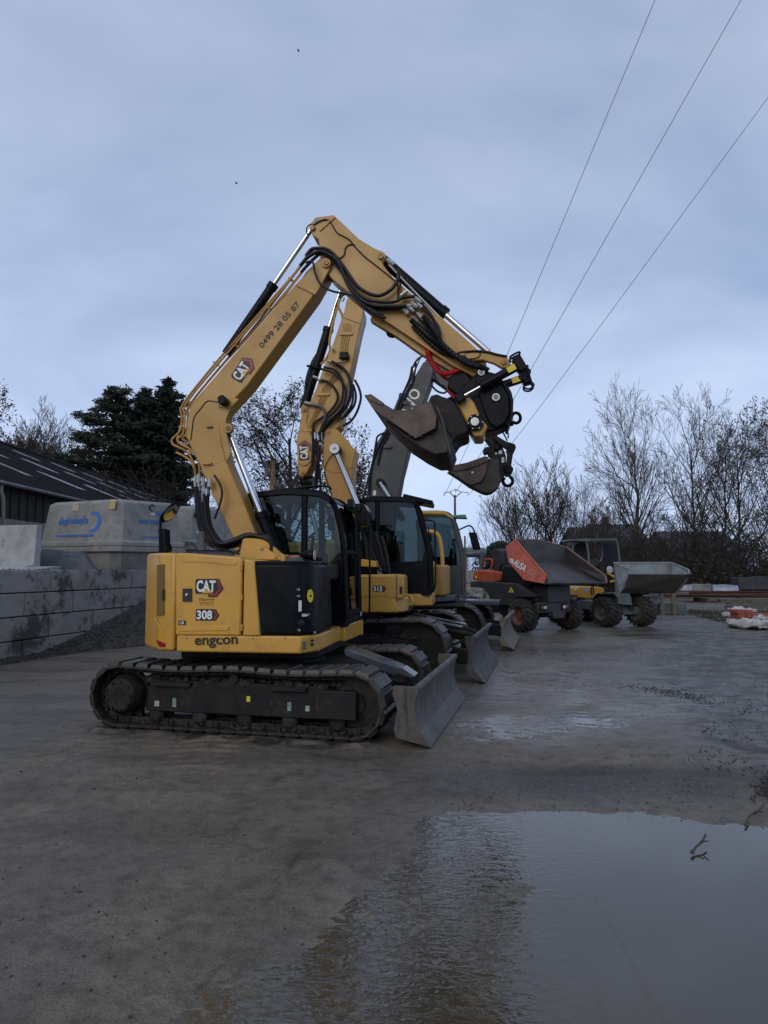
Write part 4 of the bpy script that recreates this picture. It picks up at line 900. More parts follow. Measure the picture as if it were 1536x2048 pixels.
def near_hoses(r, H):
    Z = Vector((0, 0, 1)); c5 = K(600, 420, 5.12); c4 = K(680, 650, 3.84); c1 = K(300, 400, 3.072); c2 = K(280, 950, 2.954)
    # hard pipes along the top of the boom
    pipes = [
        ([(1010, 312), (975, 325), (935, 385), (872, 470), (700, 665), (550, 835), (400, 1005), (203, 1253), (196, 1330), (190, 1410), (137, 1468), (135, 1488), (150, 1508), (225, 1545), (270, 1620), (278, 1700)], -.04),
        ([(985, 335), (900, 440), (800, 570), (720, 660), (560, 845), (420, 1005), (222, 1250), (214, 1330), (205, 1430), (168, 1470), (190, 1500), (260, 1540), (300, 1610), (303, 1725)], -.09),
        ([(1000, 360), (950, 420), (880, 510), (740, 680), (590, 855), (430, 1030), (248, 1256), (232, 1340), (222, 1440), (200, 1470), (300, 1525), (335, 1600), (330, 1745)], .02),
        ([(930, 450), (860, 540), (760, 680), (610, 860), (450, 1040), (270, 1250), (250, 1300), (240, 1400), (228, 1460), (290, 1490), (345, 1590), (357, 1745)], -.12),
        ([(840, 520), (750, 640), (600, 830), (420, 1040), (240, 1262), (180, 1420), (172, 1480), (230, 1520), (255, 1560)], .10)]
    for L, v in pipes: hose('hydraulic_pipe', H, c1(L), v, .0125, YELD, r, 8, 3)
    hose('hydraulic_pipe', H, c1([(160, 1550), (210, 1575), (255, 1610), (272, 1650)]), -.15, .0125, YELD, r, 8, 3)
    for p in ((880, 500), (735, 665), (545, 905), (418, 1015), (250, 1248)):
        a = H.t(300 + p[0] / 3.072, 400 + p[1] / 3.072, -.13); b = H.t(300 + (p[0] - 25) / 3.072, 400 + (p[1] - 18) / 3.072, .12); MB().tube([a, b], .016, 6).build('pipe_clamp', YELD, r)
    a = H.t(414, 927, -.16); MB().box(a, H.u * .05, H.v * .02, Z * .012).build('pipe_clamp', YELD, r)
    for p in ((592, 514), (616, 523)):
        pass
    # fittings and hoses looping behind the engine cover
    st = [(278, 1700), (303, 1725), (330, 1745), (357, 1745)]
    ends = [(813, 440), (800, 415), (780, 400), (760, 395)]
    for k, (x, y) in enumerate(st):
        a = c1([(x, y)])[0]; a2 = (a[0] + .5, a[1] + 20); v = -.06 - .07 * (k % 3)
        MB().tube([H.t(a[0], a[1], v), H.t(a2[0], a2[1], v)], .02, 8).build('hose_fitting', SIL, r)
        for j, dv in enumerate((0, -.10)):
            m = K(280, 950, 2.954)
            dx = 19 * k + 10 * j - 12; dy = 10 * j - 2 * k
            mid = m([(345 + dx, 170), (362 + dx, 300 - dy), (405 + dx, 395 - dy - 6 * k), (470 + dx * .4, 430 - dy - 9 * k), (560, 420 - dy - 13 * k), (640, 385 - dy - 11 * k), (715, 350 + 8 * j + 5 * k), (770, 372 + 9 * k + 5 * j), (800 - 12 * k, 450)])
            hose('hydraulic_hose', H, [a2] + mid, v + dv, .019, RUB, r)
    for L in ([(438, 0), (470, 50), (485, 110), (470, 180), (440, 260)], [(640, 470), (690, 420), (725, 385), (760, 400)], [(500, 440), (560, 455), (610, 430), (660, 385)], [(380, 250), (400, 360), (450, 430), (520, 445), (600, 470)]):
        hose('hydraulic_hose', H, c2(L), -.24, .013, RUB, r)
    for (x, y) in ((345, 45), (372, 65), (410, 70), (372, 160)):
        q = H.t(280 + x / 2.954, 950 + y / 2.954, -.22); MB().cyl(q, q + Z * .09, .023, 8).build('hose_fitting', SIL, r)
    MB().lathe(H.t(402, 1100, -.5), Z, [(0, .05), (.05, .05), (.055, .035), (.18, .035), (.19, .02)], 14).build('filter_housing', GRY, r)
    # hoses over the stick joint
    HL = [([(60, 470), (120, 402), (195, 392), (260, 400), (330, 440), (430, 560), (560, 750), (640, 820), (740, 868), (830, 872), (930, 815), (990, 735), (1010, 660), (1005, 610)], .021, -.20),
          ([(0, 572), (90, 475), (200, 425), (290, 455), (390, 540), (500, 780), (620, 915), (720, 968), (820, 985), (1000, 985), (1090, 978)], .021, -.22),
          ([(10, 640), (100, 540), (210, 450), (310, 490), (420, 620), (560, 820), (660, 905), (760, 935), (900, 945), (985, 935), (1060, 895), (1180, 885)], .018, -.19),
          ([(205, 410), (320, 460), (420, 600), (520, 790), (610, 900), (680, 970), (780, 1005), (950, 1005), (1060, 1000)], .021, -.17),
          ([(60, 545), (100, 525), (135, 545), (155, 650), (215, 765), (315, 825), (420, 850), (520, 870), (600, 930), (680, 1000), (780, 1070), (880, 1105)], .012, -.25),
          ([(590, 900), (660, 985), (740, 1050), (820, 1085), (870, 1100)], .019, -.15),
          ([(700, 1000), (780, 1050), (850, 1072)], .017, -.2),
          ([(990, 740), (1005, 800), (1000, 910)], .009, -.16), ([(1010, 720), (1030, 770), (1005, 840)], .009, -.17)]
    for L, rd, v in HL: hose('hydraulic_hose', H, c5(L), v, rd, RUB, r)
    for L in ([(75, 255), (66, 195), (100, 150), (150, 145), (200, 115), (265, 98), (310, 122), (345, 180), (390, 240), (500, 300), (560, 372), (660, 475), (780, 570), (930, 690), (990, 750)], [(330, 470), (410, 490), (455, 450), (462, 395), (500, 355), (560, 355)]):
        hose('cable', H, c5(L), -.135, .007, RUB, r)
    # manifold of fittings on the stick and hoses running down it
    fit = [((1075, 985), (1130, 985)), ((1060, 1015), (1110, 1065)), ((1100, 985), (1165, 1040)), ((1140, 945), (1200, 1000)), ((1175, 895), (1240, 950)), ((1150, 1110), (1215, 1175)), ((1195, 1060), (1270, 1130)), ((1200, 960), (1250, 1000)), ((1030, 880), (1100, 830)), ((890, 505), (960, 560))]
    for a, b in fit:
        P, Q = H.t(*c5([a])[0], -.18), H.t(*c5([b])[0], -.18); MB().lathe(P, Q - P, [(0, .02), (.04, .02), (.042, .026), (.07, .026), (.072, .018), ((Q - P).length, .018)], 8).build('hose_fitting', SIL, r)
    run = [([(1215, 1175), (1330, 1290), (1420, 1390), (1500, 1440)], .017), ([(1270, 1130), (1340, 1250), (1390, 1330), (1440, 1380)], .017), ([(1240, 950), (1330, 1060), (1400, 1190), (1440, 1280)], .017), ([(1250, 1000), (1330, 1080), (1420, 1200), (1430, 1300)], .014), ([(1165, 1040), (1260, 1160), (1340, 1270), (1400, 1310), (1390, 1350)], .012)]
    for L, rd in run: hose('hydraulic_hose', H, c5(L), -.19, rd, RUB, r)
    def braided(L, v, rd, mat, n=150):
        P = spline(H.tl(L, v), 14); rs = [rd * (1.0 + .16 * math.sin(i * 1.9)) for i in range(len(P))]
        return MB().tube(P, rs, 9).build('braided_hose' if mat is not RED else 'wrapped_hose', mat, r, smooth=60)
    braided(c4([(545, -40), (600, 10), (680, 85), (740, 130), (790, 175), (850, 215), (930, 255), (1010, 290), (1080, 320), (1140, 350)]), -.20, .030, RUB)
    braided(c4([(640, -70), (690, -10), (745, 70), (770, 130), (830, 190), (900, 245), (980, 295), (1060, 320), (1110, 335)]), -.23, .030, RUB)
    braided(c4([(560, 10), (640, 90), (740, 180), (800, 215), (880, 250)]), -.17, .022, RUB)
    hose('cable', H, c4([(900, 215), (960, 205), (1040, 200), (1120, 205), (1200, 225), (1250, 235), (1285, 240)]), -.20, .012, RUB, r)
    hose('cable', H, c4([(1050, 190), (1075, 215), (1070, 240), (1040, 255), (1000, 258)]), -.20, .005, RUB, r)
    braided(c4([(668, 178), (680, 230), (700, 280), (735, 335), (775, 370), (830, 372), (880, 358), (925, 345)]), -.10, .027, RED)
    braided(c4([(735, 290), (760, 350), (800, 400), (840, 420), (865, 430)]), -.02, .02, RED)
    braided(c4([(865, 440), (840, 480), (850, 520), (880, 560)]), -.1, .022, RED)
    braided(c4([(880, 450), (895, 500), (900, 540)]), -.05, .022, RED)
    for L in ([(1240, 810), (1265, 850), (1285, 890)], [(1270, 800), (1290, 830), (1292, 870)]): hose('cable', H, c4(L), .1, .008, RUB, r)
ex1, T1, H1, boom1, stick1 = near_excavator()
near_hoses(ex1, H1)
# ------------------------------------------------------------------ second excavator
def second_excavator():
    T = Frame(-.75, 11.3, 13.5); H = Frame(-.75, 11.3, 6); Z = Vector((0, 0, 1)); A = K(560, 560, 4.55); c5 = K(700, 960, 3.84)
    r = thing('excavator', 'yellow excavator with a two piece boom, middle one of the row of three', 'excavator', T.O, -T.a, 'excavators parked side by side')
    for v0, v1, outer in ((-1.25, -.75, -1), (.75, 1.25, 1)): make_track(r, T, -1.95, 1.95, .42, v0, v1, 44, True, outer)
    plan('carbody', T, [(-.9, -.8), (1.0, -.8), (1.2, -.35), (1.2, .35), (1.0, .8), (-.9, .8)], .35, .72, BLKM, r, .03)
    MB().lathe(T.w(0, 0, .7), Z, [(0, .68), (.2, .68)], 36).build('slew_ring', BLKM, r)
    blade(r, T, [(2.42, .02), (2.30, .18), (2.25, .34), (2.26, .48), (2.32, .62)], -1.25, 1.25, STEB, 2.20)
    for s in (-1, 1): MB().prism([T.w(1.0, s * .36 - .07, .32), T.w(2.15, s * .46 - .07, .14), T.w(2.2, s * .46 - .07, .34), T.w(1.0, s * .36 - .07, .56)], T.v * .14).build('blade_arm', BLKM, r, .01)
    for s in (-1, 1):
        co = cylinder(r, 'blade_cylinder', T.w(1.05, s * .24, .78), T.w(2.18, s * .28, .55), .55, .07, .035, rod=TRKD)
        MB().box(T.w(1.6, s * .25, .74), T.u * .42 - Z * .08, T.v * .09, Z * .012).build('cylinder_cover', BLUS, co, .008)
    MB().lathe(T.w(1.95, -.42, .42), T.v, [(0, .07), (.05, .07)], 18).build('blade_pin', SIL, r)
    for k in range(4): MB().tube(spline([T.w(1.0, -.5 + k * .1, .6), T.w(1.45, -.55 + k * .1, .42), T.w(1.8, -.5 + k * .1, .40), T.w(2.1, -.4 + k * .08, .5)], 6), .014, 6).build('blade_hose', RUB, r)
    # house
    plan('turntable_frame', H, [(-1.2, -1.1), (1.0, -1.1), (1.2, -.6), (1.2, 1.1), (-1.2, 1.1)], .88, .98, BLKM, r, .02)
    sk = plan('skirt', H, [(-1.3, -1.2), (1.04, -1.2), (1.16, -1.02), (1.2, -.4), (1.2, .2), (-1.3, .3)], .905, 1.11, YEL, r, .02)
    plan('cab_base', H, [(.2, .2), (1.25, .2), (1.5, .32), (1.52, 1.15), (.2, 1.15)], .93, 1.12, YEL, r, .02)
    hose('handle', H, [(806, 1202), (812, 1192), (821, 1193), (825, 1204)], -.6, .025, YEL, r)
    cw = [(-.9, -1.2)] + [(1.6 * math.cos(math.radians(a)), 1.45 * math.sin(math.radians(a))) for a in range(232, 127, -9)] + [(-.9, 1.2)]
    plan('counterweight', H, cw, .905, 1.95, YEL, r, .05, 3)
    sb = prism_px('storage_box', H, [(690, 1150), (792, 1148.5), (807, 1150), (808, 1199), (690, 1200)], -1.2, -.45, YEL, r, .03)
    prism_px('box_crease', H, [(722, 1186), (772, 1184), (777, 1191), (720, 1193)], -1.207, -1.198, YEL, sb, .003)
    MB().box(H.t(793, 1175, -1.203), H.u * .004, H.v * .004, Z * .20).build('door_gap', TXB, sb)
    MB().box(H.t(802, 1180, -1.205), H.u * .018, H.v * .01, Z * .05).build('latch', TXB, sb)
    P = H.t(747, 1182.5, -1.203); model_number(H, '315', P, H.u, Z, .072, 1.75, sb)
    plan('engine_hood', H, [(-1.2, -1.18), (.1, -1.18), (.1, .1), (-1.2, .1)], 1.1, 1.9, YEL, r, .04)
    prism_px('deck_step', H, [(722, 1118), (752, 1122), (753, 1134), (722, 1133)], -.7, -.3, YEL, r, .01)
    plan('deck', H, [(.0, -1.1), (1.0, -1.1), (1.1, -.2), (.9, .15), (.0, .15)], 1.05, 1.42, BLKM, r, .02)
    # cab
    cl = [(.18, 1.11), (.16, 2.62), (.55, 2.66), (1.10, 2.635), (1.24, 2.56), (1.34, 2.2), (1.44, 1.75), (1.46, 1.11)]
    cb = cab(r, H, cl, 1.60, .24, 1.18, GLSD, mid=.62, pr=.045)
    for v in (.30, .74):
        MB().prism([H.w(1.02, v, 2.66), H.w(1.50, v, 2.56), H.w(1.52, v, 2.62), H.w(1.04, v, 2.74)], H.v * .40).build('sun_visor', BLK, cb, .01)
    MB().tube(spline([H.w(1.34, .3, 2.3), H.w(1.52, .25, 2.28), H.w(1.55, .25, 2.1), H.w(1.55, .25, 1.3), H.w(1.48, .27, 1.15)], 5), .014, 6).build('grab_rail', BLK, cb)
    MB().tube([H.w(1.43, .6, 2.2), H.w(1.47, .55, 1.5)], .01, 5).build('wiper', BLK, cb)
    MB().tube(spline([H.w(.35, .0, 2.3), H.w(.3, -.15, 2.32), H.w(.34, -.5, 2.2), H.w(.32, -.5, 1.6)], 5), .012, 6).build('mirror_arm', BLK, r)
    MB().box(H.w(.36, -.5, 2.15), H.u * .05, H.v * .10, Z * .14).build('mirror', BLK, r, .02)
    # two piece boom
    BV = .20
    up = [(610, 165), (650, 160), (700, 172), (760, 265), (755, 330), (735, 400), (700, 560), (650, 800), (580, 1150), (545, 1330), (440, 1420), (350, 1410), (330, 1590), (295, 1670), (262, 1720), (240, 1775), (200, 1800), (170, 1780), (158, 1650), (150, 1450), (200, 1220), (190, 1150), (230, 1115), (270, 1120), (330, 980), (400, 780), (470, 610), (570, 340)]
    bo = prism_px('upper_boom', H, A(up), -BV, BV, YELD, r, .015)
    lg = prism_px('lever_plate', H, A([(205, 1130), (262, 1128), (240, 1300), (300, 1440), (318, 1570), (280, 1650), (235, 1690), (200, 1690), (160, 1660), (155, 1450), (190, 1260)]), -BV - .02, -BV + .01, YELD, bo, .008)
    prism_px('end_plate', H, A([(612, 168), (700, 175), (758, 266), (752, 330), (735, 400), (570, 340)]), -BV - .014, -BV + .005, YELD, bo, .006)
    for (p, rr_) in (((215, 1172), .05), ((200, 1755), .05), ((435, 1376), .06)):
        q = A([p])[0]; cyl_px('pin_boss', H, q, -BV - .04, BV + .04, rr_, YELD, bo); cyl_px('pivot_pin', H, q, -BV - .055, BV + .055, rr_ * .5, BRZ, bo)
    q = A([(192, 1620)])[0]; q2 = A([(190, 1500)])[0]; P = H.t(A([(257, 1622)])[0][0], A([(257, 1622)])[0][1], -BV - .022)
    Q = H.t(*A([(250, 1490)])[0], -BV - .022); ex = (Q - P).normalized(); ey = (-H.v).cross(ex); brand_logo(H, P, ex, ey, .125, bo)
    base = [(400, 1420), (432, 1345), (500, 1345), (560, 1395), (650, 1510), (690, 1545), (660, 1680), (652, 2000), (640, 2600), (500, 2600), (480, 2000), (410, 1820), (385, 1600)]
    bb = prism_px('base_boom', H, A(base), -BV - .03, BV + .03, YELD, r, .015)
    c = A([(520, 1545)])[0]; cc = H.t(c[0], c[1], -BV - .03); MB().tube([cc + (H.u * math.cos(t) + Z * math.sin(t)) * .36 for t in [math.radians(200 + 16 * k) for k in range(10)]], .012, 6).build('weld_ring', YELD, bb)
    cyl_px('boom_pin', H, A([(497, 1535)])[0], -BV - .22, -BV - .03, .085, BLK, bb); cyl_px('pin_face', H, A([(494, 1533)])[0], -BV - .225, -BV - .21, .078, WHT, bb)
    cyl_px('bolt', H, A([(488, 1536)])[0], -BV - .232, -BV - .22, .012, BLK, bb, 8); cyl_px('bolt', H, A([(505, 1528)])[0], -BV - .232, -BV - .22, .012, BLK, bb, 8)
    for v in (-BV - .13, BV + .13): cylinder(r, 'boom_cylinder', H.t(768, 1140, v), H.t(669, 898, v), .44, .072, .042)
    cylinder(r, 'stick_cylinder', H.t(*A([(215, 1172)])[0], .02), H.t(*A([(560, 60)])[0], .02), .66, .075, .035)
    cylinder(r, 'adjust_cylinder', H.t(*A([(200, 1755)])[0], 0), H.t(640, 1090, 0), .5, .07, .035)
    wl = MB().lathe(H.t(*A([(235, 1840)])[0], -.1), H.u, [(-.05, .05), (.06, .10), (.12, .10)], 16); wl.build('boom_light', BLK, r)
    # pipes and hoses
    for k in range(4):
        dx = 20 * k
        hose('hard_pipe', H, A([(575 + dx, 395), (580 + dx, 470), (560 + dx, 560), (530 + dx, 740), (480 + dx, 870), (400 + dx, 970), (370 + dx, 1050), (330 + dx * .7, 1170), (240 + dx * .3, 1370), (210, 1480)]), -BV - .012, .007, YELD, bo, 6, 3)
    for (x, y) in ((605, 490), (545, 740), (395, 1040), (240, 1370)): MB().box(H.t(*A([(x, y)])[0], -BV - .01), H.u * .10, H.v * .02, Z * .02).build('pipe_clamp', YELD, bo)
    MB().box(H.t(*A([(585, 690)])[0], -BV - .06), H.u * .07, H.v * .05, Z * .055).build('work_light', BLK, bo, .015)
    for L, rd, mt in (([(545, 170), (530, 240), (570, 340), (545, 440), (480, 620), (440, 700)], .022, YELD), ([(520, 250), (480, 400), (450, 560), (455, 640), (410, 730), (370, 770)], .02, YELD), ([(580, 400), (520, 560), (470, 690)], .03, YELD)):
        hose('hydraulic_pipe', H, A(L), -.1, rd, mt, r, 7, 4)
    for L in ([(560, 110), (530, 180), (500, 270), (480, 420), (440, 560)], [(590, 130), (560, 150), (520, 230)], [(350, 650), (290, 750), (240, 900), (225, 1080)], [(330, 700), (270, 830), (245, 1010), (205, 1110)], [(300, 770), (270, 860), (280, 900)]): hose('hydraulic_hose', H, A(L), -.02, .018, RUB, r)
    loops = [[(350, 905), (440, 930), (510, 1010), (520, 1100), (440, 1210), (330, 1290), (300, 1350), (300, 1500), (290, 1700)],
             [(400, 790), (500, 820), (560, 900), (575, 1020), (540, 1150), (420, 1270), (370, 1370), (372, 1480)],
             [(470, 740), (560, 790), (620, 870), (645, 980), (630, 1110), (540, 1230), (400, 1310)],
             [(380, 810), (490, 850), (580, 950), (600, 1050), (560, 1170), (440, 1290), (350, 1400)],
             [(500, 760), (600, 830), (645, 920), (640, 1040), (600, 1150), (470, 1290), (380, 1380)],
             [(680, 910), (720, 990), (735, 1080), (700, 1200), (640, 1290), (570, 1330)], [(665, 950), (690, 1050), (670, 1150), (590, 1250)], [(650, 960), (665, 1060), (640, 1160), (560, 1270)],
             [(215, 1120), (290, 1135), (370, 1150), (410, 1210), (400, 1280), (370, 1380)], [(330, 1440), (330, 1560), (350, 1700), (330, 1900)], [(365, 1500), (350, 1640), (365, 1800), (370, 1980)], [(300, 1500), (310, 1540), (350, 1580), (330, 1720), (320, 1880)]]
    for k, L in enumerate(loops): hose('hydraulic_hose', H, A(L), -BV - .05 - .02 * (k % 4), .02 if k != 8 else .024, RUB if k != 8 else GRY, r)
    hose('cable', H, A([(485, 1575), (430, 1650), (405, 1740), (430, 1840), (470, 1960)]), -BV - .05, .006, RUB, r)
    for (x, y, dx, dy) in ((435, 735, 30, 12), (470, 755, 40, 12), (400, 785, 35, 14), (300, 880, 40, 12), (340, 905, 30, 8), (320, 1390, 4, 60), (345, 1400, 4, 60), (372, 1385, 2, 70), (370, 1480, -4, 60), (225, 1115, 60, 14), (470, 640, 20, -20), (570, 190, 10, -30)):
        a = H.t(*A([(x, y)])[0], -BV - .06); b = H.t(*A([(x + dx, y + dy)])[0], -BV - .06); MB().tube([a, b], .024, 8).build('hose_fitting', SIL, r)
    MB().tube([H.t(*A([(245, 780)])[0], -.1), H.t(*A([(400, 815)])[0], -.1)], .02, 8).build('hose_bar', BLK, r)
    # black hoses and cylinders hanging in front of the cab
    for L, rd in (([(150, 420), (165, 520), (200, 620), (215, 720)], .05), ([(190, 400), (230, 520), (270, 700)], .04), ([(120, 400), (150, 560), (190, 640), (205, 720)], .03), ([(85, 330), (120, 480), (140, 700)], .035), ([(240, 430), (275, 560), (300, 720)], .03), ([(205, 610), (225, 660), (240, 720)], .02)):
        hose('hydraulic_hose', H, c5(L), -.35, rd, RUB, r)
    for (x, y) in ((205, 620), (230, 650), (215, 700), (235, 710)): MB().tube([H.t(*c5([(x, y)])[0], -.38), H.t(*c5([(x + 12, y + 45)])[0], -.38)], .018, 6).build('hose_fitting', SIL, r)
    # stick, running down behind the nearest stick, and the narrow bucket at its end
    st = [(706, 560), (745, 560), (790, 590), (900, 690), (965, 748), (978, 790), (985, 830), (965, 820), (940, 775), (850, 690), (760, 632), (725, 610)]
    prism_px('stick', H, st, -.14, .14, YELD, r, .012)
    B = K(860, 780, 7.68)
    lk = prism_px('coupler_link', H, B([(770, 640), (880, 600), (1010, 640), (1110, 860), (1170, 1010), (1170, 1260), (1100, 1400), (1000, 1400), (930, 1300), (920, 1100), (945, 960), (930, 860)]), -.12, .12, BLKM, r, .02)
    prism_px('coupler_hook', H, B([(815, 930), (830, 890), (880, 870), (950, 880), (990, 960), (960, 1040), (900, 1000), (890, 960), (850, 980), (830, 970)]), -.10, .10, BLKM, lk, .01)
    bl = prism_px('bucket_link', H, B([(960, 740), (1010, 690), (1180, 790), (1260, 810), (1310, 870), (1310, 930), (1280, 960), (1250, 1160), (1240, 1270), (1180, 1300), (1170, 1160), (1190, 920), (1050, 830)]), -.20, -.12, BLKM, r, .02)
    prism_px('bucket_link', H, B([(960, 740), (1010, 690), (1180, 790), (1260, 810), (1310, 870), (1310, 930), (1280, 960), (1250, 1160), (1240, 1270), (1180, 1300), (1170, 1160), (1190, 920), (1050, 830)]), .12, .20, BLKM, r, .02)
    for p in ((1255, 880), (1215, 1220), (1025, 870), (1160, 1180)): cyl_px('link_pin', H, B([p])[0], -.22, .22, .065 if p[0] > 1200 else .04, BLK, bl)
    for (x, y, w, h) in ((1080, 955, 55, 50), (1015, 975, 28, 26), (1120, 1075, 40, 75)): decal_px('sticker', H, B([(x - w / 2, y - h / 2), (x + w / 2, y - h / 2 - 5), (x + w / 2, y + h / 2), (x - w / 2, y + h / 2 + 5)]), -.122, SIL, lk, .004)
    sp = B([(250, 1222), (330, 1160), (560, 1115), (720, 1060), (840, 1015), (905, 1030), (890, 1110), (850, 1300), (780, 1410), (640, 1460), (580, 1442), (430, 1335)])
    bk = prism_px('bucket', H, B([(270, 1222), (600, 1300), (905, 1050), (1060, 1050), (1100, 1390), (1045, 1500), (960, 1570), (880, 1592), (800, 1570), (600, 1470), (430, 1340)]), -.16, .18, BUCD, r, .02, seg=3)
    prism_px('side_plate', H, sp, -.20, -.16, BUC, bk, .006); P_ = H.tl(sp, -.20); MB().prism([p + H.v * .40 for p in P_], H.v * .03).build('side_plate', BUC, bk, .006)
    prism_px('side_cutter', H, B([(250, 1222), (330, 1160), (560, 1115), (720, 1060), (840, 1015), (900, 1030), (893, 1090), (720, 1165), (560, 1215), (400, 1245)]), -.225, -.2, BUC, bk, .005)
    cyl_px('side_hole', H, B([(653, 1267)])[0], -.208, -.199, .020, M('sky_through_hole', (.42, .47, .55), .6), bk)
    c = H.t(*B([(1195, 1400)])[0], 0); MB().tube([c + (H.u * math.cos(math.radians(a)) + Z * math.sin(math.radians(a))) * .075 for a in range(-230, 71, 20)], .026, 8).build('lifting_hook', BLK, lk)
    return r, H
# ------------------------------------------------------------------ third excavator, grey boom
def third_excavator():
    T = Frame(.22, 15.1, 13.5); H = Frame(.22, 15.1, 9); Z = Vector((0, 0, 1)); c5 = K(700, 960, 3.84); c4 = K(680, 650, 3.84)
    r = thing('excavator', 'excavator with a dark grey boom and a yellow roll bar, farthest in the row', 'excavator', T.O, -T.a, 'excavators parked side by side')
    for v0, v1, outer in ((-1.28, -.72, -1), (.72, 1.28, 1)): make_track(r, T, -2.0, 2.0, .43, v0, v1, 48, False, outer)
    plan('carbody', T, [(-.9, -.8), (1.0, -.8), (1.2, -.35), (1.2, .35), (1.0, .8), (-.9, .8)], .36, .75, BLKM, r, .03)
    MB().lathe(T.w(0, 0, .72), Z, [(0, .7), (.22, .7)], 30).build('slew_ring', BLKM, r)
    BLY = M('worn_yellow_blade', (.17, .145, .10), .6, c2=(.11, .10, .085), vs=4, bump=.3, c3=(.05, .045, .04), v3=5, a3=(.55, .65))
    blade(r, T, [(2.52, .05), (2.40, .18), (2.34, .33), (2.36, .47), (2.43, .62)], -1.28, 1.28, BLY, 2.3)
    for s in (-1, 1): MB().prism([T.w(1.0, s * .36 - .07, .32), T.w(2.25, s * .46 - .07, .2), T.w(2.3, s * .46 - .07, .42), T.w(1.0, s * .36 - .07, .56)], T.v * .14).build('blade_arm', BLKM, r, .01)
    MB().box(T.w(1.75, .1, .84), T.u * .45, T.v * .42, Z * .05).build('cylinder_cover', BLUS, r, .02)
    plan('turntable_frame', H, [(-1.2, -1.2), (1.0, -1.2), (1.3, -.6), (1.3, 1.2), (-1.2, 1.2)], .88, 1.0, VGRY, r, .02)
    plan('engine_hood', H, [(-1.3, -1.25), (.2, -1.25), (.2, .1), (-1.3, .1)], 1.0, 2.1, YELD, r, .05)
    plan('tool_box', H, [(.2, -1.25), (1.1, -1.25), (1.2, -.9), (1.2, -.3), (.2, -.3)], 1.0, 1.6, YELD, r, .05, 3)
    cw = [(-1.0, -1.25)] + [(1.65 * math.cos(math.radians(a)), 1.5 * math.sin(math.radians(a))) for a in range(232, 127, -9)] + [(-1.0, 1.25)]
    plan('counterweight', H, cw, .95, 2.0, VGRY, r, .06, 3)
    mudf = [(845, 1130), (852, 1118), (866, 1122), (878, 1140), (884, 1170), (884, 1186), (862, 1186), (845, 1186)]
    prism_px('side_guard', H, mudf, -.30, .25, YELD, r, .04)
    cl = [(.50, .98), (.50, 2.60), (.62, 2.74), (1.05, 2.72), (1.2, 2.6), (1.32, 2.2), (1.40, 1.7), (1.42, .98)]
    cb = cab(r, H, cl, 1.55, .30, 1.20, GLSD, mid=None, pr=.05, bodym=VGRY)
    MB().prism([H.w(.46, .27, 2.70), H.w(1.05, .27, 2.68), H.w(1.22, .27, 2.57), H.w(1.24, .27, 2.62), H.w(1.06, .27, 2.76), H.w(.46, .27, 2.79)], H.v * .95).build('roof_panel', YEL, cb, .03)
    for vv in (.27, ): 
        MB().tube(spline([H.w(.50, vv, 2.72), H.w(.53, vv, 2.66), H.w(.53, vv, 2.3), H.w(.53, vv, 1.9), H.w(.53, vv, 1.1)], 4), .035, 8).build('roll_bar', YEL, cb)
    hose('handrail', H, [(850, 1063), (862, 1063), (873, 1067), (880, 1080), (884, 1110), (886, 1145), (888, 1160), (884, 1190)], .0, .042, YEL, r)
    VIS = M('green_tinted_visor', (.05, .30, .24), .3)
    MB().prism([H.w(1.1, .7, 2.66), H.w(1.50, .7, 2.64), H.w(1.48, .7, 2.72), H.w(1.1, .7, 2.70)], H.v * .5).build('sun_visor', VIS, cb, .01)
    MB().tube(spline([H.w(1.30, 1.15, 2.4), H.w(1.55, 1.2, 2.5), H.w(1.66, 1.2, 2.35), H.w(1.66, 1.2, 2.2)], 5), .018, 6).build('mirror_arm', BLK, r)
    MB().box(H.w(1.66, 1.2, 2.15), (H.u + H.v * .3) * .09 , H.v * .04, Z * .20 + H.u * -.05).build('mirror', BLK, r, .03)
    MB().tube([H.w(1.5, -.2, .9), H.w(1.5, -.2, 2.2)], .018, 6).build('marker_pole', WOODG, r)
    BV = .21
    bm = [(834, 745), (846, 725), (858, 718), (867, 738), (862, 764), (847, 806), (828, 855), (815, 912), (804, 955), (796, 1000), (785, 1060), (770, 1130), (715, 1130), (728, 1060), (733, 990), (738, 950), (750, 890), (776, 850), (800, 800), (822, 765)]
    bo = prism_px('boom', H, bm, -BV, BV, VGRY, r, .02)
    t0 = H.t(807, 866, -BV); t1 = H.t(843, 783, -BV); text('lettering', 'VOLVO', t0, t1, .24, WHT, bo, -H.v, bold=.02, lift=.006)
    prism_px('stick', H, [(850, 720), (868, 712), (900, 740), (960, 800), (968, 830), (950, 838), (890, 775), (858, 752)], -.16, .16, VGRY, r, .012)
    cylinder(r, 'stick_cylinder', H.t(762, 900, -.03), H.t(838, 716, 0), .6, .085, .04, matb=VGRY)
    for v in (-.30, .30): cylinder(r, 'boom_cylinder', H.t(806, 1040, v), H.t(760, 965, v), .45, .07, .05)
    MB().lathe(H.t(760, 965, -.34), H.v, [(0, .09), (.68, .09)], 16).build('boom_pin', BLKM, r)
    decal_px('sticker', H, [(746, 982), (752, 980), (752, 990), (746, 991)], -BV, WHT, bo)
    for L in ([(824, 733), (818, 760), (800, 800), (785, 840), (752, 905), (742, 940), (738, 990)], [(832, 725), (826, 760), (806, 802), (792, 842), (765, 890), (755, 930)], [(845, 712), (834, 720), (826, 735), (822, 760)], [(770, 865), (756, 872), (752, 885), (744, 930), (728, 990), (724, 1010)], [(868, 745), (872, 760), (882, 770), (890, 773)], [(862, 770), (874, 782), (888, 786), (895, 780)]):
        hose('hydraulic_hose', H, L, -BV - .04, .022, RUB, r)
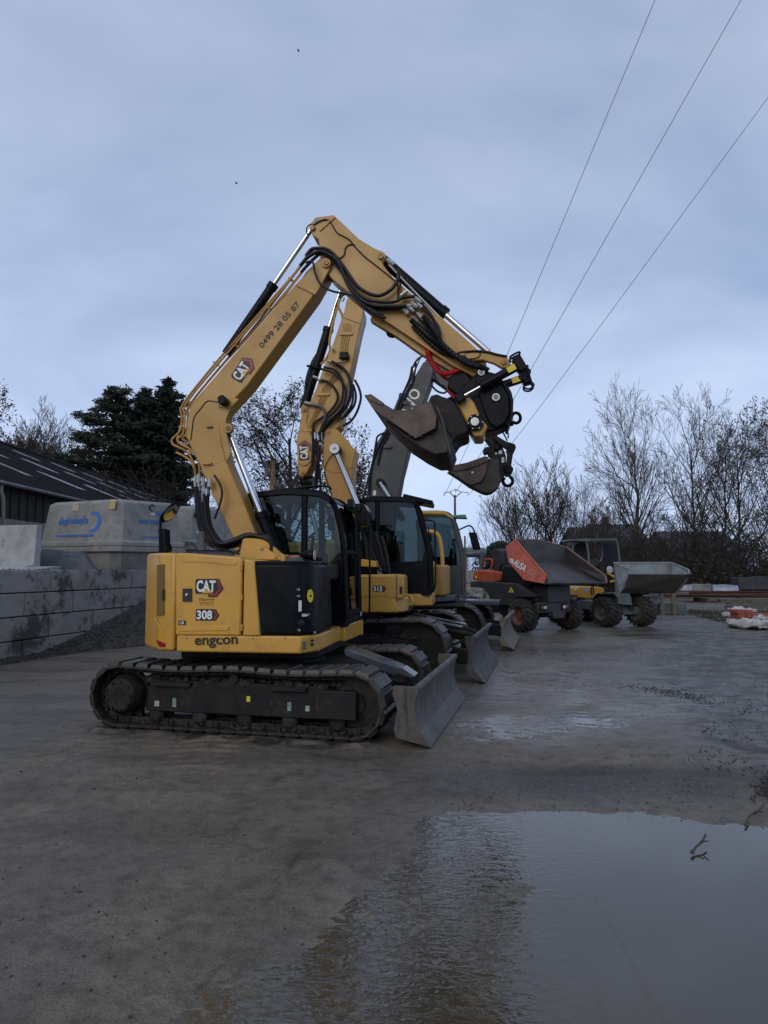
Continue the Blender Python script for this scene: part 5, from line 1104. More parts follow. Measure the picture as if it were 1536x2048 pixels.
    for p in ((814, 806), (775, 893)): MB().box(H.t(p[0], p[1], -BV - .03), H.u * .08, H.v * .03, Z * .03).build('pipe_clamp', VGRY, bo)
    return r, H
ex2, H2 = second_excavator()
ex3, H3 = third_excavator()
# ------------------------------------------------------------------ dumpers
def tyre(root, c, ax, Rd, w, rimm, flip=1):
    Z = Vector((0, 0, 1)); ax = ax.normalized(); e1 = ax.cross(Z).normalized(); h = w / 2
    mb = MB().lathe(c - ax * h, ax, [(.12, Rd * .50), (0, Rd * .56), (.005, Rd * .62), (.02, Rd * .82), (w * .16, Rd * .90), (w * .5, Rd * .92), (w * .84, Rd * .90), (w - .02, Rd * .82), (w - .005, Rd * .62), (w, Rd * .56), (w - .12, Rd * .50)], 36)
    def P(t, r, s): return c + (e1 * math.cos(t) + Z * math.sin(t)) * r + ax * s
    n = 18
    for i in range(n):
        for sd in (-1, 1):
            t0 = 2 * math.pi * (i + (.5 if sd > 0 else 0)) / n; dt = 2 * math.pi / n * .38
            secs = [(sd * -.02, 0, Rd), (sd * h * .55, .16, Rd * .995), (sd * h * .96, .30, Rd * .96), (sd * h * 1.02, .34, Rd * .84)]
            vs = []
            for s, sh, rr in secs:
                a = t0 + flip * sh; vs += [P(a, Rd * .80, s), P(a + dt, Rd * .80, s), P(a + dt * .85, rr, s), P(a + dt * .15, rr, s)]
            fs = [(0, 1, 2, 3), (12, 15, 14, 13)] + [(4 * k + a, 4 * k + (a + 1) % 4, 4 * k + 4 + (a + 1) % 4, 4 * k + 4 + a) for k in range(3) for a in range(4)]
            mb.add(vs, fs)
    o = mb.build('wheel', TYR, root, smooth=40)
    MB().lathe(c - ax * (h + .004), ax, [(0, Rd * .57), (.03, Rd * .54), (.09, Rd * .40), (.10, Rd * .22), (.06, Rd * .20), (.05, Rd * .12)], 28, False).build('rim', rimm, o)
    MB().lathe(c + ax * (h + .004), -ax, [(0, Rd * .57), (.03, Rd * .54), (.09, Rd * .40), (.10, Rd * .22), (.06, Rd * .20), (.05, Rd * .12)], 28, False).build('rim', rimm, o)
    return o
def shell(name, faces, mat, root, th=.03):
    mb = MB(); 
    idx = {}
    for f in faces:
        ids = []
        for p in f:
            k = tuple(round(x, 4) for x in p)
            if k not in idx: idx[k] = len(mb.v); mb.v.append(tuple(p))
            ids.append(idx[k])
        mb.f.append(tuple(ids))
    o = mb.build(name, mat, root, 0, 0); m = o.modifiers.new('thick', 'SOLIDIFY'); m.thickness = th; m.offset = 0; return o
def orange_dumper():
    c6 = K(900, 1000, 2.954); Z = Vector((0, 0, 1))
    f = Vector((.528, -.85, 0)).normalized(); lat = Vector((.85, .528, 0)).normalized()
    w1 = gnd(1047, 1264); w2 = gnd(1136, 1259); mid = (w1 + w2) / 2
    o = thing('dumper', 'orange swivel dumper with its empty skip tilted up to the left, lettered on its side', 'dumper', mid - f * 1.0)
    RIMO = M('orange_rim', (.15, .045, .025), .6, c2=(.10, .05, .035), vs=8)
    Rd = .40; wd = .36
    for c, fl in ((w1, 1), (w2, -1)): tyre(o, Vector((c.x, c.y, Rd)), lat, Rd, wd, RIMO)
    for s in (-1, 1):
        c = mid - f * 2.0 + lat * s * (w2 - w1).length / 2; tyre(o, Vector((c.x, c.y, Rd)), lat, Rd, wd, RIMO)
    def bx(name, a, l, z, da, dl, dz, mat, par=o, bev=.02): return MB().box(mid + f * a + lat * l + Z * z, f * da, lat * dl, Z * dz).build(name, mat, par, bev)
    PL = M('dark_grey_paint', (.028, .030, .032), .5, c2=(.05, .045, .04), vs=5)
    bx('front_axle', 0, 0, .42, .10, .6, .08, BLKM); bx('rear_axle', -2.0, 0, .42, .10, .6, .08, BLKM)
    bx('chassis', -.9, 0, .52, 1.3, .28, .13, PL)
    fr = bx('front_frame', .36, -.12, .60, .06, .55, .13, PL)
    for s in (-1, 1):
        h = bx('lamp_box', .40, s * .36 - .14, .60, .05, .12, .085, BLKM, o, .01)
        for k in (-.045, .045):
            q = mid + f * .45 + lat * (s * .36 - .14 + k) + Z * .60; MB().lathe(q, f, [(-.01, .045), (.008, .045), (.012, .035)], 16).build('headlight', LENS if k * s < 0 else M('amber_lens', (.25, .09, .03), .2), h)
    bx('tow_plate', .42, 0, .42, .03, .2, .10, PL)
    fen = bx('skip_pedestal', .05, .0, .92, .42, .38, .20, PL)
    for s in (-1, 1): bx('mudguard', 0.0, s * .62, .86, .36, .16, .015, BLKM)
    sd_ = c6([(118, 480), (190, 478), (390, 492), (500, 560), (500, 600), (390, 625), (240, 620), (225, 560), (190, 520), (118, 515)])
    Fd = Frame(w1.x, w1.y, 0); Fd.O = Vector((w1.x, w1.y, 0)); Fd.u = f; Fd.v = lat
    b = prism_px('body', Fd, sd_, .12, 1.1, PL, o, .02)
    tri = c6([(345, 545), (362, 515), (378, 547)]); decal_px('warning_sticker', Fd, tri, .12, YELS, b, .004)
    tri = c6([(358, 541), (362, 528), (366, 541)]); decal_px('warning_mark', Fd, tri, .115, TXB, b, .004)
    hd = prism_px('engine_hood', Fd, c6([(128, 470), (140, 420), (172, 412), (298, 425), (290, 478), (240, 492), (190, 484)]), .16, 1.0, ORG, o, .03)
    cyl_px('hood_badge', Fd, c6([(154, 455)])[0], .15, .16, .06, TXB, hd)
    cyl_px('hood_badge', Fd, c6([(154, 455)])[0], .143, .15, .045, YELS, hd)
    P = Fd.t(*c6([(178, 478)])[0], .4); Q = Fd.t(*c6([(194, 325)])[0], .4)
    MB().box((P + Q) / 2, f * .05, lat * .05, (Q - P) / 2).build('roll_bar', GRY, o, .01); P2 = P + lat * .55; Q2 = Q + lat * .55
    MB().box((P2 + Q2) / 2, f * .05, lat * .05, (Q2 - P2) / 2).build('roll_bar', GRY, o, .01)
    MB().tube([Fd.t(*c6([(95, 322)])[0], .4), Fd.t(*c6([(185, 318)])[0], .4)], .055, 10).build('folded_hoop', GRY, o)
    hose('grab_handle', Fd, c6([(232, 435), (245, 395), (250, 360), (238, 350), (212, 352), (205, 365), (207, 385)]), .35, .025, ORG, o)
    se = prism_px('seat', Fd, c6([(245, 400), (240, 330), (252, 292), (272, 288), (300, 300), (315, 340), (318, 372), (350, 385), (352, 415), (300, 425), (255, 420)]), .45, .85, CLO, o, .04, seg=3)
    prism_px('console', Fd, c6([(300, 480), (302, 400), (325, 382), (370, 388), (410, 420), (480, 490), (470, 520), (390, 498)]), .25, .95, PLA, o, .05, seg=3)
    hose('handrail', Fd, c6([(290, 480), (298, 400), (305, 383), (322, 376), (340, 380)]), .3, .02, BLK, o)
    # skip: open tub seen over its low lip
    B_ = at(1030, 1079, 18.5); C_ = at(1076, 1080, 19.0); D_ = at(1133, 1095, 19.2); E_ = at(1211, 1152, 17.6); F_ = at(1213, 1166, 17.45); G_ = at(1088, 1167, 16.6); H_ = at(1093, 1153, 16.65)
    J_ = at(1049, 1159, 17.35); nq = ((H_ - B_).cross(J_ - B_))
    def onq(px, py):
        d = ray(px, py); return CAMP + d * (nq.dot(B_ - CAMP) / nq.dot(d))
    A_ = onq(1013, 1093); I_ = onq(1017, 1122); G_ = onq(1088, 1167); fn = at(1046, 1120, 18.25); ff = at(1136, 1127, 19.0); gf = at(1206, 1167, 17.6); gn = at(1094, 1165, 16.8)
    bk = at(1050, 1165, 17.8); bf = at(1140, 1165, 18.6)
    sk = shell('skip', [[B_, H_, gn, fn], [B_, C_, D_, ff, fn], [D_, E_, F_, gf, ff], [fn, ff, gf, gn]], SKI, o, .025)
    out_off = (at(1040, 1130, 17.8) - at(1060, 1125, 18.0)).normalized() * .03 - f * 0
    side = [A_, B_, H_, G_, J_, I_]; s_ = shell('skip_side', [side, [A_, I_, fn, B_], [I_, J_, bk, fn], [J_, G_, gn, bk], ], ORG, sk, .03)
    shell('skip_underside', [[bk, gn, gf, bf], [fn, bk, bf, ff]], PL, sk, .02)
    for L in ([B_, H_], [B_, C_, D_, E_, F_], [G_, F_]): MB().tube(L, .028, 6).build('rim_tube', ORG if L[0] is B_ and len(L) == 2 else M('worn_rim', (.20, .09, .06), .5, c2=(.12, .08, .06), vs=6) if len(L) > 2 else SKI, sk)
    nrm = ((H_ - B_).cross(J_ - B_)).normalized()
    if nrm.dot(CAMP - B_) < 0: nrm = -nrm
    def onp(px, py):
        d = ray(px, py); return CAMP + d * (nrm.dot(B_ - CAMP) / nrm.dot(d))
    p0, p1 = onp(*c6([(373, 385)])[0]), onp(*c6([(443, 428)])[0]); text('lettering', 'AUSA', p0, p1, .17, WHT, sk, nrm, bold=.03, lift=.03, skew=.1)
    q = [onp(*c6([p])[0]) + nrm * .04 for p in ((360, 350), (378, 352), (382, 378), (364, 374))]; MB().prism(q, -nrm * .006).build('logo', WHT, sk, 0)
    q = [onp(*c6([p])[0]) + nrm * .043 for p in ((367, 355), (372, 356), (374, 371), (369, 368))]; MB().prism(q, -nrm * .006).build('logo_mark', ORG, sk, 0)
    p0, p1 = onp(*c6([(466, 438)])[0]), onp(*c6([(512, 468)])[0]); text('lettering', 'ECHEA', p0, p1, .15, M('pale_red_stencil', (.62, .30, .24), .6), sk, nrm, lift=.03, bold=.01)
    for v in (.0, .3): cylinder(o, 'tipping_cylinder', mid + f * -.3 + lat * (v - .15) + Z * .7, mid + f * .2 + lat * (v - .15) + Z * 1.15, .6, .05, .03)
    return o
def grey_dumper():
    R_ = K(1200, 1100, 4.571); c6 = K(900, 1000, 2.954); Z = Vector((0, 0, 1))
    w1 = gnd(1214, 1253.5); w2 = gnd(1282, 1252.5); mid = (w1 + w2) / 2; lat = (w2 - w1).normalized(); f = Vector((lat.y, -lat.x, 0)); tr_ = (w2 - w1).length
    o = thing('dumper', 'dumper with a grey steel canopy and a wide grey skip, behind the orange one', 'dumper', mid - f * 1.0)
    RIM = M('dirty_rim', (.10, .095, .09), .7)
    lat2 = (lat * 1.0 + f * -.28).normalized()
    for c in (w1, w2): tyre(o, Vector((c.x, c.y, .40)), (lat * 1 - f * .35).normalized(), .40, .46, RIM)
    for s in (-1, 1): c = mid - f * 2.2 + lat * (s * tr_ / 2 - .45); tyre(o, Vector((c.x, c.y, .40)), lat, .40, .42, RIM)
    def bx(name, a, l, z, da, dl, dz, mat, par=o, bev=.02): return MB().box(mid + f * a + lat * l + Z * z, f * da, lat * dl, Z * dz).build(name, mat, par, bev)
    bx('front_axle', 0, 0, .42, .12, .4, .10, GRY); bx('chassis', -1.2, -.1, .5, 1.3, .26, .13, GRY)
    prism_px('front_frame', Frame(mid.x, mid.y, -8), R_([(125, 395), (265, 392), (285, 430), (300, 520), (310, 560), (300, 505), (170, 495), (165, 440)]), -.35, .35, GRY, o, .02)
    for s, w in ((-1, w1), (1, w2)):
        c = Vector((w.x, w.y, .40)); pts = [c + (f * math.cos(t) + Z * math.sin(t)) * .46 for t in [math.radians(a) for a in range(75, 166, 10)]]
        MB().prism([p - lat * .2 for p in pts] + [p - lat * .2 + Z * .03 for p in reversed(pts)], lat * .4).build('mudguard', BLKM, o, .005)
    # skip
    Yf, Yb = 18.6, 20.0
    L0 = at(1258, 1148.5, Yf); L1 = at(1379, 1148.5, Yf + .2); B0 = at(1228, 1126, Yb); B1 = at(1343, 1126, Yb + .2); M0 = at(1224, 1125, Yb); S0 = at(1258, 1139, Yf + .1); S1 = at(1377, 1140, Yf + .3)
    F0 = at(1240, 1186, Yf + .15); F1 = at(1347, 1186, Yf + .35); G0 = at(1232, 1184, Yb - .2); G1 = at(1330, 1184, Yb)
    BK0 = at(1236, 1149, Yb - .1); BK1 = at(1338, 1149, Yb + .1)
    sk = shell('skip', [[S0, L0, F0, G0, B0], [B0, B1, G1, G0], [S1, B1, G1, F1, L1], [F0, F1, G1, G0], [L0, L1, F1, F0]], GRYL, o, .03)
    for a, b in ((B0, B1), (B0, S0), (B1, S1), (S0, L0), (S1, L1)): MB().tube([a, b], .03, 6).build('rim_tube', GRYL, sk)
    shell('lip_plate', [[L0 + Vector((0, -.02, 0)), L1 + Vector((0, -.02, 0)), (F1 + L1) / 2 + Vector((0, -.05, -.1)), F1 + Vector((0, -.03, 0)), F0 + Vector((0, -.03, 0)), (F0 + L0) / 2 + Vector((0, -.05, -.1))]], BUCD, sk, .02)
    # yellow bonnet, canopy, lamp, steering
    yb = prism_px('engine_hood', Frame(5.4, 21.2, -8), c6([(725, 575), (735, 520), (760, 510), (880, 512), (912, 520), (915, 560), (830, 588)]), -.3, .6, YELD, o, .05, seg=3)
    text_px('lettering', '301', Frame(5.4, 21.2, -8), c6([(738, 532)])[0], c6([(762, 530)])[0], 7, -.305, WHT, yb)
    decal_px('sticker', Frame(5.4, 21.2, -8), c6([(795, 520), (818, 520), (818, 545), (795, 545)]), -.305, M('pale_blue_label', (.25, .32, .48), .5), yb, .004)
    hose('handle', Frame(5.4, 21.2, -8), c6([(835, 560), (836, 515), (846, 512), (848, 560)]), -.35, .015, BLK, yb)
    Fc = Frame(5.9, 21.4, -8)
    cn = MB()
    for v in (-.35, .35):
        cn.tube(spline(Fc.tl(c6([(822, 372), (815, 300), (806, 245), (812, 236)]), v), 4), .035, 8); cn.tube(spline(Fc.tl(c6([(1002, 372), (995, 300), (985, 245), (975, 235)]), v), 4), .035, 8)
        cn.tube(Fc.tl(c6([(812, 236), (975, 235)]), v), .035, 8)
    for px in (812, 975): cn.tube([Fc.t(*c6([(px, 238)])[0], -.35), Fc.t(*c6([(px, 238)])[0], .35)], .03, 8)
    cp = cn.build('canopy_frame', GRY, o)
    top = Fc.tl(c6([(715, 240), (722, 232), (805, 228), (980, 228), (988, 245), (812, 246)]), -.42); MB().prism(top, Fc.v * .84).build('canopy_roof', GRY, cp, .01)
    MB().prism(Fc.tl(c6([(722, 340), (728, 262), (745, 244), (806, 246), (815, 300), (820, 372)]), .34), Fc.v * .02).build('guard_panel', PLA, cp, .005); MB().prism(Fc.tl(c6([(905, 372), (905, 262), (975, 246), (985, 300), (995, 372)]), .34), Fc.v * .02).build('guard_panel', PLA, cp, .005)
    for k in range(9): decal_px('roof_slot', Fc, c6([(830 + 17 * k, 233), (839 + 17 * k, 233), (843 + 17 * k, 243), (834 + 17 * k, 243)]), -.425, TXB, cp, .004)
    arc = [(728, 340), (725, 290), (735, 262), (765, 248), (800, 246)]; hose('canopy_hoop', Fc, c6(arc), -.2, .03, GRY, cp); hose('canopy_hoop', Fc, c6([(885, 372), (900, 330), (895, 270), (870, 250)]), .1, .03, GRY, cp)
    prism_px('seat', Fc, c6([(830, 395), (828, 350), (880, 350), (890, 395)]), -.2, .3, CLO, o, .04)
    prism_px('console', Fc, c6([(885, 405), (895, 365), (930, 358), (960, 400), (965, 500), (935, 520), (900, 480)]), -.3, .2, BLKM, o, .03)
    MB().lathe(at(*R_([(85, 180)])[0], 20.2), Vector((.2, -1, 0)), [(-.05, .05), (.03, .10), (.05, .09)], 16).build('headlight', LENS, o)
    hd = hose('steering_wheel', Fc, c6([(905, 365), (925, 355), (945, 362), (930, 375), (908, 372), (905, 365)]), -.25, .015, BLK, o)
    for (a, b) in (([(928, 430), (968, 455)], 1), ([(945, 485), (970, 478)], 1)): MB().tube(Fc.tl(c6(a), -.35), .035, 6).build('hazard_bar', YEL, o)
    return o
orange_dumper(); grey_dumper()
# ------------------------------------------------------------------ concrete goods on the terrace, barn
TZ = 1.44; ZV = Vector((0, 0, 1))
BLU = M('blue_spray', (.035, .14, .42), .7, c2=(.05, .17, .44), vs=30)
def tank(name, label, corner, dl, dr, wl_, wr_, h0, h1, group):
    """two halves mouth to mouth; corner = near vertical edge, dl/dr unit directions of its two visible faces"""
    c = Vector(corner); o = thing(name, label, 'septic tank', (c.x, c.y, TZ), 0, group)
    ctr = c + dl * wl_ / 2 + dr * wr_ / 2
    def ring(z, off):
        pts = []
        for a, b, sx, sy in ((0, 0, -1, -1), (1, 0, 1, -1), (1, 1, 1, 1), (0, 1, -1, 1)):
            p = c + dl * (wl_ * a + sx * off) + dr * (wr_ * b + sy * off)
            for q in ((-1, 0), (0, 0), (0, 1)): pass
            pts.append((p, dl * -sx, dr * -sy))
        o_ = []; ch = .16
        seq = [(0, 'a'), (1, 'b'), (2, 'a'), (3, 'b')]
        for i, (p, ex, ey) in enumerate(pts):
            two = [p + ey * ch, p + ex * ch] if i % 2 == 0 else [p + ex * ch, p + ey * ch]
            if i in (0, 2): two = [p + ey * ch, p + ex * ch]
            else: two = [p + ex * ch, p + ey * ch]
            o_ += [Vector((q.x, q.y, z)) for q in two]
        return o_
    def loft(secs):
        mb = MB(); n = 8
        for z, off in secs: mb.v += [tuple(p) for p in ring(z, off)]
        m = len(secs)
        mb.f = [tuple(range(n - 1, -1, -1)), tuple(range((m - 1) * n, m * n))] + [(i * n + k, i * n + (k + 1) % n, (i + 1) * n + (k + 1) % n, (i + 1) * n + k) for i in range(m - 1) for k in range(n)]
        return mb
    z0, z1, z2 = TZ, TZ + h0, TZ + h0 + h1
    loft([(z0, -.10), (z1 - .14, .02), (z1 - .12, .10), (z1 - .004, .10)]).build('lower_half', CONG, o, .015)
    up = loft([(z1 + .004, .10), (z1 + .10, .10), (z1 + .13, .04), (z2 - .07, -.06), (z2, -.14)]).build('upper_half', CONG, o, .015)
    return o, up, c, dl, dr, z0, z1, z2, wl_, wr_
dl = Vector((-.86, .42, 0)).normalized(); dr = Vector((.62, .78, 0)).normalized()
c1_ = at(231, 1100, 16.0)
# upper rim of the big tank sits at y = 998 in the photo
h1 = at(231, 998, 16.2).z - at(231, 1092, 16).z; h0 = at(231, 1092, 16).z - TZ
tk = tank('septic_tank', 'largest concrete tank, with blue sprayed lettering and two small plates near its top', c1_, dl, dr, 2.5, 1.85, h0, h1, 'concrete tanks on the terrace')
o, up, c, _, _, z0, z1, z2, wl_, wr_ = tk
def face_pt(c, d, s, z, z1, z2, nrm):
    k = (z - z1 - .13) / (z2 - .07 - z1 - .13); off = .04 + (-.06 - .04) * k
    return Vector((c.x, c.y, z)) + d * s + nrm * (off + .006)
nl = -dr; nr = -dl
nl_real = Vector((-.42, -.86, 0)).normalized(); nr_real = Vector((.78, -.62, 0)).normalized()
def tank_text(s, d, s0, s1, z, h, nrm, bold=.02, mat=BLU, mirror=False, par=None, cc=None, zz=None):
    cc = cc or c; a1, a2 = zz or (z1, z2)
    P0 = face_pt(cc, d, s0, z, a1, a2, nrm); P1 = face_pt(cc, d, s1, z, a1, a2, nrm)
    upv = (face_pt(cc, d, s0, z + .1, a1, a2, nrm) - face_pt(cc, d, s0, z, a1, a2, nrm)).normalized()
    return text('lettering', s, P0, P1, h, mat, par or up, nrm, bold=bold, lift=.012, up=upv)
zm = z1 + .13
tank_text('elegal waterplas', dl, 1.86, .90, zm + .36, .22, nl, .03)
tank_text('www.eloywaterplas.be', dl, 1.88, .66, zm + .08, .10, nl, .03)
def crescent(d, s, z, rad, nrm, a0, a1, wd, par, cc, zz):
    pts = []
    for k in range(15):
        t = math.radians(a0 + (a1 - a0) * k / 14); pts.append((s - math.cos(t) * rad, z + math.sin(t) * rad))
    for k in range(14, -1, -1):
        t = math.radians(a0 + (a1 - a0) * k / 14); r2 = rad - wd * math.sin(math.pi * k / 14) ** .5; pts.append((s - math.cos(t) * r2, z + math.sin(t) * r2))
    P = [face_pt(cc, d, a, b, *zz, nrm) + nrm * .004 for a, b in pts]
    MB().prism(P, -nrm * .002).build('logo', BLU, par, 0, 0)
crescent(dl, .72, zm + .44, .24, nl, -125, 130, .11, up, c, (z1, z2))
tank_text('eloy water', dr, .55, 1.25, zm + .38, .17, nr, .03); tank_text('eau', dr, 1.05, 1.3, zm + .62, .11, nr, .03); tank_text('pluie', dr, 1.05, 1.3, zm + .22, .10, nr, .03); tank_text('www.eloywater.be', dr, .60, 1.32, zm + .06, .08, nr, .03)
PLT = M('pale_plate', (.46, .38, .28), .5); PLY = M('brass_plate', (.55, .42, .16), .4)
for d, s, m, w in ((dl, 1.36, PLT, .20), (dl, .19, PLY, .17)):
    P = [face_pt(c, d, s + a, zm + b, z1, z2, nl) for a, b in ((w / 2, .72), (-w / 2, .72), (-w / 2, .90 + (.03 if m is PLY else 0)), (w / 2, .90 + (.03 if m is PLY else 0)))]
    pl_ = MB().prism(P, nl * .012).build('plate', m, up, 0)
    for k in range(3): tank_text('eau de pluie' if k else 'cuve', d, s + w * .35, s - w * .35, zm + .85 - k * .045, .022, nl, 0, TXB)
P = face_pt(c, dr, .95, zm + .80, z1, z2, nr); MB().lathe(P - nr * .1, nr, [(0, .085), (.112, .085), (.112, .07), (.02, .068)], 20).build('inlet', M('dark_rubber_seal', (.01, .01, .01), .6), up)
tank_text('IN', dr, .90, 1.0, zm + .62, .06, nr, .02, WHT)
for d, s in ((dl, .5), (dl, 1.3), (dr, .6), (dr, 1.2)):
    P = face_pt(c, d, s, z2 - .07, z1, z2, nl if d is dl else nr) + (dr if d is dl else dl) * .12 + ZV * .06
    MB().tube(spline([P - d * .07, P - d * .04 + ZV * .06, P + d * .04 + ZV * .06, P + d * .07], 4), .009, 6).build('lifting_loop', BLKM, up)
for (px, Y, lab, hh) in ((392, 18.8, 'middle grey concrete tank with a black pipe mouth, right of the lettered tank', 1.06), (462, 21.6, 'rearmost grey concrete tank, partly hidden behind the hanging hoses', 1.0)):
    cc = at(px - 20, 1100, Y); t2 = tank('septic_tank', lab, cc, dl, dr, 1.7, 1.7, h0 + .12, hh, 'concrete tanks on the terrace')
    a1, a2 = t2[6], t2[7]; P = face_pt(cc, dr, .35, a2 - .25, a1, a2, nr); MB().lathe(P - nr * .1, nr, [(0, .085), (.26, .085), (.26, .07), (.02, .068)], 20).build('inlet', RUB, t2[1])
    tank_text('OUT', dr, .28, .48, a2 - .75, .08, nr, .02, WHT, par=t2[1], cc=cc, zz=(a1, a2))
# pale inverted T wall element and a dark mould beside it
def lwall(label, px0, px1, ptop, pfoot, pbot, Y, mat, pr, gp=None):
    a = at(px0, pbot, Y); b = at(px1, pbot, Y + .5); d = (b - a); d.z = 0; L = d.length; d.normalize(); n = Vector((d.y, -d.x, 0))
    zt = at(px1, ptop, Y + .3).z; zf = at(px1, pfoot, Y + .3).z; zb = TZ
    prof = [(-.62, zb), (.62, zb), (.62, zf - .02), (.22, zf + .05), (.10, zf + .12), (.06, zt - .01), (-.06, zt - .01), (-.10, zf + .12), (-.22, zf + .05), (-.62, zf - .02)]
    mb = MB().prism([a * 1 + n * q - a.z * ZV + ZV * z for q, z in prof], d * L); o = mb.build('retaining_element', mat, None, .01, loc=(a.x, a.y, TZ)); return o
el = MB()
E0 = at(-60, 1100, 13.4); ey = Vector((.83, .56, 0)).normalized(); ex_ = Vector((ey.y, -ey.x, 0))
zt = at(77, 1050, 13.6).z; zf = at(77, 1116, 13.6).z
c77 = at(77, 1100, 13.6)
prof = [(-.10, TZ), (.62, TZ), (.62, TZ + .09), (.10, TZ + .15), (.06, zt), (-.06, zt), (-.10, TZ + .15)]
for qd in (0,):
    u = Vector((.80, -.60, 0)); 
    mb = MB().prism([Vector((c77.x, c77.y, 0)) + Vector((1, .1, 0)).normalized() * q + ZV * z for q, z in prof], Vector((-.93, .12, 0)).normalized() * .001)
# stem seen face on, foot sticking out to the right along its length
F0_ = Vector((c77.x, c77.y, 0)); fd = Vector((-1, .22, 0)).normalized(); nn = Vector((-.22, -1, 0)).normalized()
m1 = MB().prism([F0_ + nn * q + ZV * z for q, z in ((-.07, TZ), (.45, TZ), (.45, TZ + .10), (.12, TZ + .17), (.07, zt), (-.07, zt))], fd * 2.2)
m1.prism([F0_ + nn * q + ZV * z for q, z in ((-.07, TZ + .001), (.449, TZ + .001), (.449, TZ + .099), (.12, TZ + .125), (-.07, TZ + .13))], -fd * .45)
o = m1.build('retaining_element', CONL, None, .012, loc=(F0_.x, F0_.y, TZ)); tag(o, 'pale concrete retaining element with a long foot, on top of the block wall', 'concrete element')
o2 = MB(); a = at(84, 1100, 14.6); dd = Vector((1, .25, 0)).normalized(); n2 = Vector((.25, -1, 0)).normalized(); b0 = Vector((a.x, a.y, TZ))
o2.add([b0 - n2 * .1, b0 + dd * 1.12 - n2 * .1, b0 + dd * 1.12 + n2 * .5, b0 + n2 * .5] + [b0 + dd * .05 + ZV * .50, b0 + dd * .86 + ZV * .42, b0 + dd * .80 + n2 * .25 + ZV * .42, b0 + dd * .05 + n2 * .25 + ZV * .50], [(0, 1, 2, 3), (4, 5, 6, 7), (0, 1, 5, 4), (1, 2, 6, 5), (2, 3, 7, 6), (3, 0, 4, 7)])
mo_ = o2.build('concrete_cover', M('dark_concrete', (.085, .09, .098), .7, c2=(.06, .063, .07), vs=4, bump=.3), None, .02, loc=b0); tag(mo_, 'low dark sloping concrete cover in front of the largest tank', 'tank cover')
P0 = b0 + dd * .38 + n2 * .30 + ZV * .30
text('lettering', 'eloy', P0 + dd * .15, P0 + dd * .40, .08, BLU, mo_, (n2 + ZV * .6), lift=.05, up=(ZV - n2 * .3))
MB().tube([P0 + dd * .12 + n2 * .02 + (dd * math.cos(t) + ZV * math.sin(t)) * .05 for t in [math.radians(k) for k in range(-120, 100, 20)]], .008, 5).build('lifting_loop', BLKM, mo_)
# clutter on top of wall: strip of dirt along the coping
rr = random.Random(21); mb = MB()
for _ in range(420):
    s = rr.uniform(-5, 13); pebble(mb, wp0 + wdir * s - wn * rr.uniform(.05, .4) + ZV * 1.505, rr.uniform(.01, .035))
tag(mb.build('dirt_crumbs', GRV, None, smooth=0, fix=False), kind='stuff')

# barn
ROOF = M('corrugated_fibre_cement', (.020, .019, .020), .92, c2=(.012, .012, .013), vs=1.2, bump=.3, bs=30, spec=.08, rv=.05)
TRL = M('translucent_sheet', (.34, .36, .40), .5, c2=(.10, .105, .11), vs=1.1, amt=(.4, .6))
WALLD = M('dark_boards', (.022, .018, .015), .8, c2=(.035, .028, .022), vs=9)
CORR = M('pale_corrugated_sheet', (.24, .21, .165), .6, c2=(.18, .155, .12), vs=3)
ex_b, ze = -10.8, 4.06; pitch = .41; wdt = 12.0; y0b, y1b = 12.0, 76.0
barn = thing('barn', 'long low barn with a dark corrugated roof and pale skylight strips', 'barn', (ex_b, 20, TZ))
mb = MB(); NX, wave = 2, .18; ncor = int((y1b - y0b) / wave)
pts = []
for i in range(ncor * 4 + 1):
    y = y0b + i * wave / 4; w = .028 * math.sin(i * math.pi / 2); pts.append((y, w))
for k, (x, z) in enumerate(((ex_b + .25, ze - .10), (ex_b - wdt, ze + wdt * pitch))):
    for y, w in pts: mb.v.append((x, y, z + w))
n = len(pts); mb.f = [(i, i + 1, n + i + 1, n + i) for i in range(n - 1)]
mb.build('roof', ROOF, barn, smooth=60, fix=False)
mb = MB(); mb.add([(ex_b - wdt, y0b, ze + wdt * pitch), (ex_b - wdt, y1b, ze + wdt * pitch), (ex_b - 2 * wdt, y1b, ze), (ex_b - 2 * wdt, y0b, ze)], [(0, 1, 2, 3)]); mb.build('rear_roof', ROOF, barn, smooth=0)
MB().tube([(ex_b - wdt, y0b, ze + wdt * pitch + .02), (ex_b - wdt, y1b, ze + wdt * pitch + .02)], .16, 8).build('ridge', ROOF, barn)
rs = random.Random(4)
for i in range(13):
    for row, (a, b) in enumerate(((1.9, 3.7), (5.3, 6.9), (8.6, 9.9))):
        y = 15.6 + i * 4.6 + row * .25
        if y > y1b - 3: continue
        wv = .72
        mb = MB(); m = 24
        for x in (ex_b - a, ex_b - b):
            for k in range(m + 1): mb.v.append((x, y + wv * k / m, ze + (ex_b - x) * pitch + .036 + .02 * math.sin(k * wv / m / wave * 2 * math.pi)))
        mb.f = [(k, k + 1, m + 2 + k, m + 1 + k) for k in range(m)]; mb.build('skylight_strip', TRL, barn, smooth=60, fix=False)
MB().box((ex_b - .1, (y0b + y1b) / 2, (TZ + ze) / 2 + .3), Vector((.06, 0, 0)), Vector((0, (y1b - y0b) / 2, 0)), ZV * ((ze - TZ) / 2 - .45)).build('wall', WALLD, barn, 0, 0)
mb = MB()
for k in range(60): mb.box((ex_b - .02, y0b + 3 + k * .5, (TZ + ze) / 2 + .3), Vector((.02, 0, 0)), Vector((0, .02, 0)), ZV * ((ze - TZ) / 2 - .45))
mb.build('batten', WALLD, barn, 0, 0)
mb = MB(); m = 240
